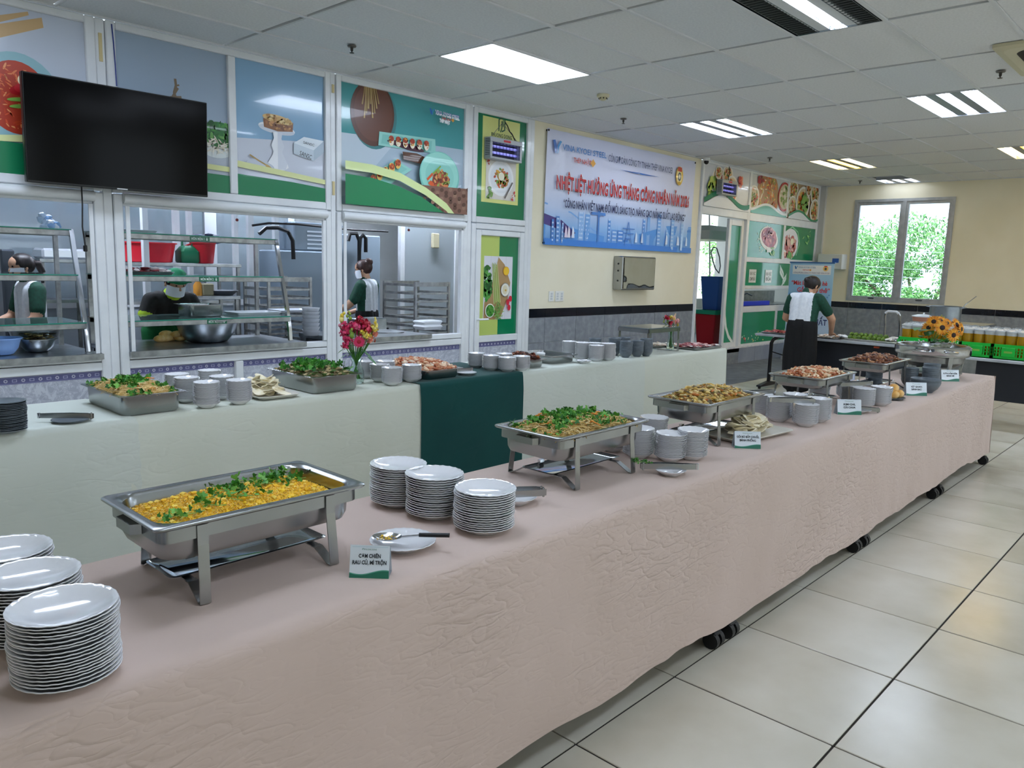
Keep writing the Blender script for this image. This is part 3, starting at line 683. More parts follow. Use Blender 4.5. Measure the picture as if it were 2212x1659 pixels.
L = [(-.02, .345), (.3, .34), (.62, .3), (.95, .19), (1.22, .06), (1.36, -.06)]
for i in range(5): p.clip_poly([(L[i][0], L[i][1]-.04), (L[i+1][0], L[i+1][1]-.04), (L[i+1][0], L[i+1][1]+.035), (L[i][0], L[i][1]+.035)], *B, '#d5e3a0'); p.k -= 1
p.k += 1
q = at(p, 917, 247); 
for pad, col in ((.012, '#f4f7fa'),):
    p.text('VINA KYOEI STEEL', q[0]+.065, q[1]+.005, .04, col, .33, bold=.07, rot=-.04); p.text('THÉP NHẬT', q[0]+.125, q[1]-.06, .032, col, .14, bold=.07, rot=-.04)
company(p, q[0]-.005, q[1]-.01, .065, '#1e4f9e')
done(p)
# 5 caterer strip above the door
p = poster('food_poster', 'green and lime poster with a salad plate above the partition door', 5.885, 6.66, 2.03, 3.097, '#0f7a4f'); B = p.box
p.rect(.09, .16, .67, 1.05, '#dde089')
q = at(p, 1084, 272)
p.stroke([(q[0]-.045, q[1]-.06), (q[0]-.045, q[1]+.06), (q[0]-.02, q[1]+.075), (q[0]+.01, q[1]+.075)], .018, '#1a5a38'); p.stroke([(q[0]+.0, q[1]-.06), (q[0]+.045, q[1]-.04), (q[0]+.045, q[1]+.075)], .018, '#1a5a38'); p.stroke([(q[0]-.02, q[1]-.07), (q[0]+.0, q[1]-.02), (q[0]+.0, q[1]+.05)], .016, '#1a5a38'); p.stroke([(q[0]+.02, q[1]+.075), (q[0]+.02, q[1]-.01)], .012, '#2c7a4c')
p.text('PHUONG DONG', q[0], q[1]-.125, .04, '#163f2a', .32, 'c', bold=.01)
p.rect(.15, .2, .62, .62, '#ddd8cf'); c = (.385, .43); p.ell(*c, .2, .19, '#f4f5f6'); p.ell(*c, .17, .16, '#e6e9ec'); p.blobs(*c, .11, .1, ['#d8622c', '#6d9a3a', '#e8b445', '#b5432a', '#8fb04a', '#c2863c'], 70, .022, None, 0, 41); p.ell(c[0], c[1]+.02, .045, .045, '#f3edd2')
p.blobs(.2, .25, .04, .08, ['#5c8a3e', '#7ba352'], 14, .025, (.15, .2, .62, .62), 0, 42); p.stroke([(.44, .22), (.56, .4)], .02, '#6a6460'); p.blobs(.58, .25, .03, .05, ['#c2352c'], 6, .016, (.15, .2, .62, .62), 0, 43); p.blobs(.18, .58, .02, .03, ['#b23a2c'], 4, .016, (.15, .2, .62, .62), 0, 44)
done(p)
# door poster
p = poster('vegetable_poster', 'lime and green door poster with asparagus, lemon and radishes', 5.967, 6.583, .747, 1.833, '#0c7c50', y=WY+.0); B = p.box
p.rect(0, 0, .31, B[3], '#b9cb6a'); a, b = at(p, 1040, 554), at(p, 1103, 690); X0, Y1, X1_, Y0 = .075, .87, .53, .17
p.rect(X0, Y0, X1_, Y1, '#dcdde4'); bx = (X0, Y0, X1_, Y1)
for u in (.18, .3, .42): p.rect(u, Y0, u+.004, Y1, '#c0c1ca'); p.k -= 1
p.k += 1
p.clip_poly([(.08, .17), (.09, .36), (.2, .55), (.3, .86), (.4, .78), (.5, .58), (.46, .4), (.36, .2), (.25, .17)], *bx, '#b08e62')
p.blobs(.12, .58, .07, .18, ['#3f8a3a', '#2d6f2c', '#59a348', '#215a26'], 90, .03, bx, 0, 51)
for k in range(7): p.stroke([(.2+.012*k, .8-.01*(k % 3)), (.24+.016*k, .34+.01*(k % 4))], [.008, .014], '#9ab95a' if k % 2 else '#c3c98a')
p.ell(.42, .71, .048, .05, '#e3a81e'); p.ell(.42, .71, .04, .042, '#f2c531'); p.ell(.41, .5, .073, .078, '#8e948c'); p.ell(.41, .5, .066, .07, '#eceadf'); p.ell(.405, .5, .04, .05, '#dfd7b8'); p.ell(.415, .495, .014, .012, '#d9b04a')
p.ell(.17, .27, .075, .078, '#f0efe6'); p.ell(.17, .27, .064, .067, '#3f8f34'); p.blobs(.17, .27, .055, .055, ['#57a640', '#2f7a2c', '#6fb552'], 60, .012, None, 0, 52)
for q in ((.45, .36), (.49, .4), (.47, .3)): p.cell(q[0], q[1], .026, .034, '#d3263f', bx)
p.blobs(.3, .26, .07, .09, ['#4c8f3c', '#6ba64c', '#88b85e'], 50, .028, bx, 0, 53, .15)
done(p)

# ---------------------------------------------------------------- television
TVY = 5.86
a, b, c, d = PY(53, 155, TVY), PY(452, 223, TVY), PY(443, 427, TVY), PY(52, 390, TVY)
tx0, tx1, tz0, tz1 = (a.x+d.x)/2, (b.x+c.x)/2, (c.z+d.z)/2, (a.z+b.z)/2
t = thing('television', 'large black flat television, switched off, hung on the partition', 'television', ((tx0+tx1)/2, TVY, (tz0+tz1)/2)); t.rotation_euler = (radians(2.5), 0, radians(-.6))
w, h = (tx1-tx0)/2, (tz1-tz0)/2
SCR = M('#050506', .12, spec=.12, name='tv_screen'); BEZ = M('#0d0d0e', .35, name='tv_bezel')
MB().box(-w, w, 0, .05, -h, h, bev=.004).build('cabinet', BEZ, t); MB().box(-w+.008, w-.008, -.002, 0, -h+.014, h-.008).build('screen', SCR, t, 0)
MB().box(-.05, .02, -.004, 0, -h+.003, -h+.009).build('badge', M('#c9ccd0', .3, .6, name='badge_silver'), t, 0)
for k in (-.35, .35): MB().box(k-.03, k+.03, .05, .15, -.2, .2).build('wall_bracket', DARKMET, t, 0)
# cables
def cable(name, lab, pxs, y, r, mat): 
    q = [PY(*a, y) for a in pxs]; tag(MB().tube(q, r, 6, mat).build(name), lab, 'cable')
cable('blue_cable', 'thin blue cable running from the ceiling to the television', [(241, 52), (245, 90), (249, 140), (252, 186)], WY-.04, .004, M('#2a3f8f', .5))
cable('power_cable', 'black power cable dangling below the television', [(176, 402), (178, 440), (178, 490), (184, 530)], 5.98, .005, BLACK)
q = PY(184, 531, 5.98); tag(MB().cbox((q.x, q.y, q.z-.018), (.022, .03, .045), BLACK, bev=.005).build('power_plug'), 'black plug at the end of the dangling television cable', 'plug')

# ---------------------------------------------------------------- banner
bx0, bx1, bz0, bz1 = 6.995, 10.33, 1.775, 3.095
bt = thing('banner', 'large blue and white Vietnamese workers month banner on the cream wall', 'banner', (0, 0, 0))
nx, nz = 120, 40; v = []; fcs = []; W2 = bx1-bx0; H2 = bz1-bz0
VIN = bpy.data.materials.new('banner_vinyl'); VIN.use_nodes = True; nt = VIN.node_tree; bb = nt.nodes['Principled BSDF']; bb.inputs['Roughness'].default_value = .38
tcn = nt.nodes.new('ShaderNodeTexCoord'); sp = nt.nodes.new('ShaderNodeSeparateXYZ'); nt.links.new(tcn.outputs['Object'], sp.inputs[0])
mr = nt.nodes.new('ShaderNodeMapRange'); mr.inputs[1].default_value = bz0; mr.inputs[2].default_value = bz1; nt.links.new(sp.outputs['Z'], mr.inputs[0])
rp = nt.nodes.new('ShaderNodeValToRGB'); nt.links.new(mr.outputs[0], rp.inputs[0]); nt.links.new(rp.outputs[0], bb.inputs['Base Color'])
E_ = rp.color_ramp.elements; E_[0].position = 0; E_[0].color = lin('#5f9bdd'); E_[1].position = 1; E_[1].color = lin('#d3d7ee')
for ps, cc in ((.18, '#8db9e8'), (.34, '#c3d2ef'), (.55, '#dcdff2')): e = E_.new(ps); e.color = lin(cc)
def bulge(u, w): return .006*sin(u*5+w*2)+.004*sin(u*11-w*4)+.010*math.exp(-((u-W2*.93-(w-.5)*.25)/.05)**2)+.008*math.exp(-((u-.25-w*.1)/.06)**2)
for j in range(nz+1):
    for i in range(nx+1):
        u, w_ = W2*i/nx, j/nz; v.append((bx0+u, WY-.022-bulge(u, w_), bz0+H2*w_))
for j in range(nz):
    for i in range(nx): a = j*(nx+1)+i; fcs.append((a, a+1, a+nx+2, a+nx+1))
MB().add(v, fcs, VIN).build('sheet', None, bt, 80)
p = Print((bx0, WY-.022, bz0), (1, 0, 0), (0, 0, 1), .0004); p.box = (0, 0, W2, H2); p.y = WY-.022; p.x0 = bx0; p.z0 = bz0; p.k = 2
B = p.box
# skyline band
p.clip_poly([(0, 0), (W2, 0), (W2, .38), (W2*.8, .36), (W2*.6, .22), (W2*.35, .15), (W2*.15, .22), (0, .34)], *B, '#5b9be0')
p.clip_poly([(0, .36), (.3, .3), (.6, .16), (.5, .12), (.2, .2), (0, .24)], *B, '#4b3f86')
p.stroke([(0, .48), (.5, .40), (1.0, .2), (1.5, .12), (2.2, .22), (2.8, .33), (W2, .36)], .02, '#7fb0ea'); p.stroke([(1.6, .1), (2.2, .17), (2.8, .29), (W2, .32)], .03, '#3f86d8')
for u, wd, hh, col in ((.65, .1, .42, '#8fb9ea'), (.78, .1, .4, '#74a8e4'), (1.25, .05, .36, '#5f97de'), (1.33, .12, .24, '#6ba0e2'), (1.46, .14, .24, '#4f8ad6'), (2.05, .06, .42, '#5f97de'), (2.16, .07, .48, '#86b4ea'), (2.4, .08, .5, '#7daee8'), (2.62, .05, .3, '#8fbcee'), (2.75, .08, .46, '#8fbcee'), (3.0, .07, .4, '#a4c8f0'), (.12, .04, .3, '#4a82cf'), (.2, .05, .34, '#5b90d6'), (.3, .04, .26, '#7fa9e0')):
    p.rect(u, .03, u+wd, hh, col)
    for q in range(int(hh/.05)): p.rect(u+wd*.15, .05+q*.05, u+wd*.85, .07+q*.05, '#bcd6f5'); p.k -= 1
    p.k += 1
p.stroke([(1.05, .06), (1.05, .42)], .03, '#4f86cf'); p.stroke([(.88, .42), (1.18, .42)], .035, '#4f86cf'); p.stroke([(1.05, .46), (1.05, .38)], .05, '#4f86cf')
for a_ in (((1.62, .05), (1.7, .36)), ((1.78, .05), (1.7, .36)), ((1.56, .27), (1.84, .27)), ((1.58, .21), (1.82, .21)), ((1.64, .14), (1.76, .14))): p.stroke(list(a_), .012, '#3f79c6')
for u, col in ((.36, '#e8d8ee'), (.42, '#f0e6f2'), (.5, '#dfe6f6'), (1.85, '#d9e8fa'), (2.0, '#cfe2fa'), (2.9, '#dfeafa'), (3.15, '#cfe2f8'), (2.6, '#e6effc')): p.poly([(u, .1), (u+.06, .1), (u+.05, .2), (u+.02, .24)], col)
p.rect(0, 0, W2, .075, '#3f86dc')
# header and text
company(p, .09, H2-.27, .165, '#3f7fc4')
p.text('CÔNG ĐOÀN CÔNG TY TNHH THÉP VINA KYOEI', 1.17, H2-.24, .085, '#27406e', 1.5)
p.poly([(1.42, H2-.318), (1.9, H2-.308), (2.37, H2-.318), (1.9, H2-.33)], '#2f6fc0')
c = (2.88, H2-.25); p.ell(*c, .105, .13, '#e6b93a'); p.ell(*c, .085, .105, '#f3e2a0'); p.ell(c[0], c[1]-.01, .05, .06, '#3c4660'); p.ell(c[0], c[1]-.01, .028, .035, '#d9dccf'); p.rect(c[0]-.06, c[1]+.06, c[0]+.06, c[1]+.12, '#c9302a'); p.poly([(c[0]-.05, c[1]-.09), (c[0], c[1]-.075), (c[0]+.05, c[1]-.09), (c[0]+.04, c[1]-.125), (c[0]-.04, c[1]-.125)], '#c9a02a')
for k, (txt, w0) in enumerate((('NHIỆT LIỆT HƯỞNG ỨNG THÁNG CÔNG NHÂN NĂM 2026', 3.0),)):
    p.text(txt, W2/2+.006, .655, .155, '#f2f2f6', w0, 'c', bold=.06); p.text(txt, W2/2+.004, .652, .155, '#5f2436', w0, 'c', bold=.035); p.text(txt, W2/2, .66, .155, '#c42a32', w0, 'c', bold=.022)
p.text('“CÔNG NHÂN VIỆT NAM: ĐỔI MỚI, SÁNG TẠO, NÂNG CAO NĂNG SUẤT LAO ĐỘNG”', W2/2+.02, .45, .095, '#24305e', 2.78, 'c', bold=.02)
# let the print follow the sheet
for i, q in enumerate(p.mb.v): p.mb.v[i] = (q[0], q[1]-bulge(q[0]-bx0, (q[2]-bz0)/H2)-.001, q[2])
p.build('print', bt)
for q in ((bx0+.02, bz1-.02), (bx1-.02, bz1-.02), (bx0+.02, bz0+.02), (bx1-.02, bz0+.02)):
    MB().tube([(q[0], WY-.03-bulge(q[0]-bx0, (q[1]-bz0)/H2), q[1]), (q[0], WY, q[1])], .012, 10).build('eyelet_pin', DARKMET, bt)

# ---------------------------------------------------------------- paper dispenser, sockets, insect traps, dome camera
t = thing('paper_dispenser', 'mirror-polished steel paper towel dispenser on the cream wall', 'dispenser', ((8.64+9.42)/2-.03, WY, 1.24))
q0, q1 = PY(1343, 553, WY-.14), PY(1414, 626, WY-.14); wd = (q1.x-q0.x)/2-.02
t.location = ((q0.x+q1.x)/2+.0, WY, q1.z)
hh = q0.z-q1.z
MB().box(-wd, wd, -.15, 0, 0, hh, bev=.01).build('case', STEEL, t)
v = []; fcs = []
for j in range(13):
    for i in range(15):
        u, w_ = i/14, j/12; v.append((-wd+.03+u*(2*wd-.06), -.157-.005*noise.noise((u*4, w_*3, 2))-.004*sin(u*9)*sin(w_*3), .02+w_*(hh-.04)))
for j in range(12):
    for i in range(14): a = j*15+i; fcs.append((a, a+1, a+16, a+15))
MB().add(v, fcs, MIRROR).build('mirror_door', None, t, 80)
for z in (.12, .25, .34): MB().tube([(-wd-.004, -.08, z), (-wd+.004, -.08, z)], .012, 10).build('lock', BLACK, t)
for k, (px0, py0, px1, py1, lab) in enumerate(((1185, 629, 1195, 651, 'narrow white switch plate on the cream wall'), (1199, 629, 1216, 651, 'wide white double socket plate on the cream wall'))):
    a, b = PY(px0, py0, WY), PY(px1, py1, WY); t = thing('wall_socket', lab, 'socket', ((a.x+b.x)/2, WY, (a.z+b.z)/2)); w = (b.x-a.x)/2; h = (a.z-b.z)/2
    MB().box(-w, w, -.01, 0, -h, h, bev=.003).build('plate', M('#e9e9e4', .35, name='white_switch'), t)
    for i in range(1 if k == 0 else 2):
        for z in (-.03, .0, .03):
            x = 0 if k == 0 else (-w/2 if i == 0 else w/2); MB().box(x-.016, x+.016, -.014, -.009, z-.011, z+.011).build('button', M('#c9cdd0', .4, name='switch_grey'), t, 0)
VIO = EM('#6a66ff', .55, 'violet_tube')
def trap(x, z, w, h, lab, y=WY):
    t = thing('insect_trap', lab, 'insect trap', (x, y-.02, z)); d = .1
    c = MB()
    for a in ((0, w, -d, 0, h-.05, h), (0, w, -d, 0, 0, .025), (0, .03, -d, 0, .025, h-.05), (w-.03, w, -d, 0, .025, h-.05)): c.box(*a, bev=.004)
    c.build('housing', M('#a9acaf', .4, .3, name='trap_grey'), t); MB().box(.03, w-.03, -.01, 0, .025, h-.05).build('back_plate', M('#26262a', .5, name='trap_back'), t, 0)
    for k in (.33, .62): MB().tube([(.04, -.045, h*k), (w-.04, -.045, h*k)], .013, 8).build('violet_tube', VIO, t)
    g = MB()
    for i in range(9): x_ = .04+(w-.08)*i/8; g.box(x_, x_+.003, -d+.004, -d+.008, .02, h-.05)
    for j in range(4): z_ = .04+(h-.1)*j/3; g.box(.03, w-.03, -d+.003, -d+.006, z_, z_+.003)
    g.build('wire_grille', M('#33343c', .4, .6, name='grille_wire'), t, 0)
    MB().box(w*.4, w*.62, -d-.002, -d, h-.036, h-.014).build('badge', M('#c8353a', .4), t, 0)
    vs = MB()
    for k in range(10): vs.box(-.003, 0, -.085, -.02, .04+k*.018, .047+k*.018)
    vs.build('side_vent', M('#4a4c50', .5), t, 0)
    return t
t = trap(5.99, 2.635, .49, .225, 'grey insect trap with violet tubes hanging over the partition door')
MB().tube([(.03, -.06, .22), (.24, -.03, .4), (.46, -.06, .22)], .003, 5).build('hanging_wire', M('#7a7d80', .4, .6), t)
MB().tube([(.27, -.04, .41), (.3, -.045, .38), (.33, -.055, .32), (.36, -.06, .3), (.38, -.07, .26), (.44, -.07, .19)], .006, 6).build('power_cord', BLACK, t)
t = trap(10.95, 2.68, .48, .225, 'grey insect trap with violet tubes over the wash area doorway', WY-.02)
MB().tube([(.24, -.06, .22), (.26, -.05, .3), (.3, -.05, .34), (.28, -.04, .44)], .006, 6).build('power_cord', BLACK, t)
q = PY(1526, 349, WY-.12); t = thing('security_camera', 'small black and white dome camera at the ceiling corner', 'camera', (q.x, q.y, CEIL))
MB().lathe([(.05, 0), (.05, -.03), (.04, -.045)], 18).build('base', M('#e5e6e4', .4), t); MB().ico((0, 0, -.06), .036, BLACK, 2).build('dome', None, t)

# ---------------------------------------------------------------- wash area prints
def wave(p, y0, amp, col, w, off=0):
    W_ = p.box[2]; n = 18
    for i in range(n):
        u0, u1 = W_*i/n, W_*(i+1)/n; f_ = lambda u: y0+amp*sin(u/W_*2*pi+off)
        p.clip_poly([(u0, f_(u0)-w), (u1, f_(u1)-w), (u1, f_(u1)), (u0, f_(u0))], *p.box, col); p.k -= 1
    p.k += 1
def dish(p, u, v, r, seed, rim='#eceae4', cols=('#c8642c', '#7f9a3c', '#e2b04a', '#a33a22', '#d98a4a', '#5e7a30'), asp=1.0):
    p.cell(u, v, r, r*asp, rim, p.box); p.cell(u, v, r*.86, r*.86*asp, '#d8c7a6', p.box); p.blobs(u, v, r*.7, r*.7*asp, list(cols), 42, r*.17, p.box, 0, seed)
p = poster('food_poster', 'white wavy poster of salad bowls behind the far insect trap', 10.6, 12.06, 2.49, 3.113, '#d8dbe0', y=WY-.008)
for a in ((.45, .42, .2, 61), (.72, .5, .17, 62), (.42, .52, .1, 63), (.85, .3, .22, 64), (.6, .18, .16, 65)): dish(p, *a)
p.blobs(.2, .28, .12, .14, ['#4d8a3a', '#7ab04e', '#b8c95a'], 30, .05, p.box, 0, 66); p.blobs(1.1, .45, .06, .09, ['#c8402c', '#e08a6a'], 10, .04, p.box, 0, 67)
wave(p, .18, -.09, '#0f7a4f', .07, 2.4); wave(p, .1, -.09, '#e9ecef', .25, 2.4); done(p)
p = poster('food_poster', 'poster of roasted carrots and mixed vegetables over the wash hatch', 12.14, 13.5, 2.49, 3.113, '#cfd3d6', y=WY-.008)
p.cell(.62, .3, .42, .42, '#b48a5c', p.box); p.blobs(.62, .3, .36, .36, ['#d9622a', '#e88a3c', '#c44a22', '#8fa03c', '#e9c25a', '#f0e2c4'], 130, .05, p.box, 0, 71, .25); dish(p, .1, .25, .2, 72); dish(p, 1.25, .35, .25, 73, '#c23a34', ('#eee6d2', '#7f9a3c', '#d9d2b8', '#a3b06a')); p.blobs(.28, .55, .1, .06, ['#b0302c', '#7a2a2a'], 12, .04, p.box, 0, 74)
wave(p, .13, -.06, '#e9ecef', .04, 2); wave(p, .09, -.06, '#67b3a0', .2, 2); done(p)
p = poster('food_poster', 'poster of soup and curry bowls beside the corner column', 13.56, 14.86, 2.49, 3.113, '#b89a74', y=WY-.008)
for a in ((.2, .5, .2, 81), (.2, .2, .2, 82), (.62, .3, .3, 83), (1.12, .5, .2, 84), (1.15, .2, .22, 85), (.8, .56, .12, 86)): dish(p, *a)
p.blobs(.66, .28, .12, .2, ['#5c8a34', '#7fae4a'], 20, .06, p.box, 0, 87); wave(p, .1, -.07, '#1b8a5c', .04, 2.6); wave(p, .06, -.07, '#dfe3e6', .2, 2.6); done(p)
def green_sheet(lab, x0, x1, z0, z1): return poster('green_poster', lab, x0, x1, z0, z1, '#0e8a5a', 'poster', WY-.008)
p = green_sheet('green sliding panel printed with a bowl of raw meat', 12.14, 13.47, 1.77, 2.36)
p.blobs(.62, .32, .34, .22, ['#e9efe8', '#cfe3d6'], 40, .03, p.box, .3, 91, .2); p.cell(.78, .33, .36, .2, '#e6e4df', p.box, -.15); p.cell(.78, .35, .3, .16, '#9e2f3a', p.box, -.15); p.blobs(.78, .36, .27, .14, ['#b5404a', '#d0706f', '#8c2431', '#e0a09a'], 60, .05, p.box, -.15, 92); p.rect(.72, .1, .9, .17, '#dfe6e2'); p.blobs(.95, .12, .08, .07, ['#7fc05a', '#a8d470'], 8, .05, p.box, 0, 93, .3); done(p)
p = green_sheet('green sliding panel printed with sliced meat on a white plate', 13.54, 14.86, 1.77, 2.36)
p.stroke([(.1, .5), (.3, .58), (.55, .5), (.66, .3), (.55, .08)], .03, '#7ec79a'); p.cell(.22, .26, .38, .28, '#e8e8ee', p.box, .2); p.blobs(.2, .22, .28, .2, ['#d9857f', '#c7625c', '#eab5a8', '#b84a48'], 60, .06, p.box, 0, 94); p.cell(.32, .32, .07, .06, '#f2e9c8', p.box); p.blobs(.3, .08, .15, .06, ['#5fa046', '#88c060'], 14, .04, p.box, 0, 95); p.blobs(.95, .4, .2, .12, ['#55b06a', '#8ad07a'], 10, .05, p.box, .5, 96, .25); done(p)
def swirls(p, u, v, s, flip=1):
    for a, b, c_ in ((0, 1, .9), (.2, .7, .7), (-.2, .5, .5)):
        L = [(u+flip*s*(.1+c_*(1-cos(k*.32))*.5), v+s*(a+.9-b*1.2*k/10)) for k in range(11)]
        p.stroke(L, [s*.04+s*.16*sin(pi*k/10) for k in range(11)], '#dff2e8', box=p.box)
p = green_sheet('green fascia panel with two small white notices and swirls', 12.14, 13.86, 1.3, 1.69)
swirls(p, 1.3, .1, .24); swirls(p, 1.62, .0, .2, -1)
for u, a_, b_ in ((.14, 'KHU VỰC', 'CƠM THỪA'), (.74, 'KHU VỰC', 'ĐŨA')): p.rect(u, .05, u+.26, .27, '#e8ecea'); p.text(a_, u+.13, .175, .055, '#26443a', .2, 'c', bold=.02); p.text(b_, u+.13, .085, .055, '#26443a', .2, 'c', bold=.02)
done(p)
p = green_sheet('short green fascia panel with white swirls behind the stand banner', 13.92, 14.86, 1.3, 1.69); swirls(p, .05, .06, .22); swirls(p, .5, .02, .22, -1); done(p)
p = green_sheet('green kick panel with confetti print below the wash hatch', 12.14, 13.4, .32, .85)
p.blobs(.5, .1, .5, .1, ['#e9d77a', '#8fd08a', '#e8efe4', '#d8f0c0'], 26, .016, p.box, 0, 97); p.blobs(.16, .07, .05, .03, ['#e0503c', '#f08a7a'], 6, .02, p.box, 0, 98); done(p)
p = green_sheet('plain green kick panel behind the folding table', 13.47, 14.86, .32, .85); p.blobs(.3, .1, .3, .1, ['#e9d77a', '#8fd08a'], 8, .016, p.box, 0, 99); done(p)
# sliding door with green strip, half open
d2 = thing('door_2', 'half-open white sliding door with a tall green print', 'door', (0, 0, 0), kind='structure')
DX0, DX1 = 11.56, 12.06; dy = WY+.05
for a, b, z0, z1, n in ((DX0, DX0+.075, .27, 2.36, 'door_stile'), (DX1-.075, DX1, .27, 2.36, 'door_stile'), (DX0+.075, DX1-.075, 2.26, 2.36, 'door_rail'), (DX0+.075, DX1-.075, .27, .36, 'door_rail')): MB().box(a, b, dy-.03, dy+.02, z0, z1, bev=.005).build(n, WHITEAL, d2, 30)
MB().box(DX0+.075, DX1-.075, dy-.004, dy+.004, .36, 2.26).build('door_panel', M('#0e8a5a', .2, coat=.5), d2, 0)
p = Print((DX0+.075, dy-.004, .36), (1, 0, 0), (0, 0, 1)); p.box = (0, 0, DX1-DX0-.15, 1.9)
L = [(.02, .62), (.03, .45), (.09, .25), (.2, .1), (.36, -.02)]; p.stroke(L, [.03, .05, .06, .06, .05], '#e6f0ea', box=p.box); p.build('print', d2)
MB().box(10.56, 12.06, WY-.05, WY+.12, .2, .26).build('door_sill', DARKMET, d2, 0)
# ================================================================ TABLES AND CLOTHS
PINK = cloth_mat('pink_tablecloth_fabric', '#c8b3a7', '#ceb9ae', scale=8.5, strength=.62, dist=.010)
CREAM = cloth_mat('cream_tablecloth_fabric', '#ced5cb', '#d4dad1', scale=5, strength=.28, dist=.010)
CREAM2 = cloth_mat('yellowish_tablecloth_fabric', '#d2d6c7', '#d8dccf', scale=4.5, strength=.28, dist=.010)
DGREEN = cloth_mat('dark_green_tablecloth_fabric', '#05403f', '#084845', scale=3, strength=.2, dist=.008)
TTOP = M('#c9c4b8', .5, name='table_laminate')
def fold_table(x0, x1, y0, y1, T, lab, grp, casters=True, modesty=False, dark=False):
    t = thing('folding_table', lab, 'table', ((x0+x1)/2, (y0+y1)/2, 0), 0, grp); hx, hy = (x1-x0)/2, (y1-y0)/2
    MB().box(-hx, hx, -hy, hy, T-.035, T-.006, bev=.004).build('tabletop', TTOP, t)
    for sx in (-1, 1):
        x = sx*(hx-.06)
        for sy in (-1, 1):
            y = sy*(hy-.03)
            MB().tube([(x, y, .07), (x, y, T-.035)], .016, 10).build('leg', DARKMET, t)
            if casters:
                c = MB()
                yc = y+sy*.045
                for q in (-.02, .02): c.tube([(x+q-.012, yc, .034), (x+q+.012, yc, .034)], .034, 16)
                c.box(x-.03, x+.03, min(y, yc)-.02, max(y, yc)+.02, .052, .072, bev=.006); c.tube([(x, y, .06), (x, y, .09)], .007, 8)
                c.build('caster', BLACK, t)
        MB().tube([(x, -hy+.03, .1), (x, hy-.03, .1)], .012, 8).build('crossbar', DARKMET, t)
    return t
PX_ENDS = [-.24, 1.29, 2.84, 4.42, 5.92, 7.36]
for a, b, w_ in zip(PX_ENDS, PX_ENDS[1:], ('rice', 'herb noodle', 'fritter', 'prawn', 'round chafing')): fold_table(a+.005, b-.005, 1.425, 2.075, T1, 'folding table on black twin casters under the pink cloth below the %s dish' % w_, 'tables under the pink cloth')

def drape(name, mat, x0, x1, y0, y1, T, hem, lab, front=True, back=True, right=False, left=False, seed=0, res=.03, amp=.008, scal=None, hemf=None, parent=None):
    """cloth over a table: flat top, hanging front (facing -y), back and ends; one continuous sheet"""
    mb = MB(); th = 0
    nx = max(2, int((x1-x0)/res))
    xs = [x0+(x1-x0)*i/nx for i in range(nx+1)]
    # cross section param list: back hem -> top -> front hem
    prof = []
    if back:
        for k in range(9): prof.append(('b', k/8))
    nt_ = 12
    for k in range(1 if back else 0, nt_): prof.append(('t', k/nt_))
    if front:
        for k in range(23): prof.append(('f', k/22))
    else: prof.append(('t', 1))
    v = []
    for i, x in enumerate(xs):
        for (kd, s) in prof:
            n1 = noise.noise((x*2.1+seed, s*1.7, 3.3)); n2 = noise.noise((x*7+seed, s*4, 1.1))
            if kd == 'b': y, z = y1+.004+.012*(1-s)*(1+n1), hem+(T-hem)*s
            elif kd == 't': y, z = lerp(y1, y0, s), T+.0008*n2
            else:
                hz = hem+(hemf(x) if hemf else .008*noise.noise((x*3+seed, 5, 0)))
                y = y0-.004-.010*min(1, s*6)-amp*s*(1+1.2*n1)-amp*.5*n2*s
                z = T-.006*0-(T-hz)*s
                if s == 0: y = y0; z = T-.001
            dx = 0
            if scal and i == nx: dx = .012*abs(sin(s*pi*14)) if kd == 'f' else 0
            if scal and i == 0 and scal == 'both': dx = -.012*abs(sin(s*pi*14)) if kd == 'f' else 0
            v.append((x+dx, y, z))
    m = len(prof); fs = []
    for i in range(nx):
        for j in range(m-1): a = i*m+j; fs.append((a, a+1, a+m+1, a+m))
    mb.add(v, fs, mat)
    for end, flag in ((x1, right), (x0, left)):
        if not flag: continue
        ny = 24; vv = []
        for j in range(ny+1):
            y = lerp(y1+.01, y0-.012, j/ny)
            for k in range(15):
                s = k/14; n1 = noise.noise((y*6+seed, s*2, 7)); q = 1 if end == x1 else -1
                vv.append((end+q*(.0+.02*s*(1+n1)+.012*s*sin(y*20)), y-(.018*s if j == ny else 0), T-(T-hem)*s))
        ff = []
        for j in range(ny):
            for k in range(14): a = j*15+k; ff.append((a, a+15, a+16, a+1) if end == x1 else (a, a+1, a+16, a+15))
        mb.add(vv, ff, mat)
    o = mb.build(name, None, parent, 80); tag(o, lab, 'tablecloth'); return o
def pinkhem(x): return .02*noise.noise((x*2.2, 3, 1))+.008*noise.noise((x*9, 1, 1))+.012*sin(x*1.3)
drape('tablecloth', PINK, -.8, 7.37, 1.42, 2.08, T1, .09, 'long pale pink crumpled cloth over the buffet tables with casters', right=True, seed=1, res=.028, amp=.012, hemf=pinkhem)
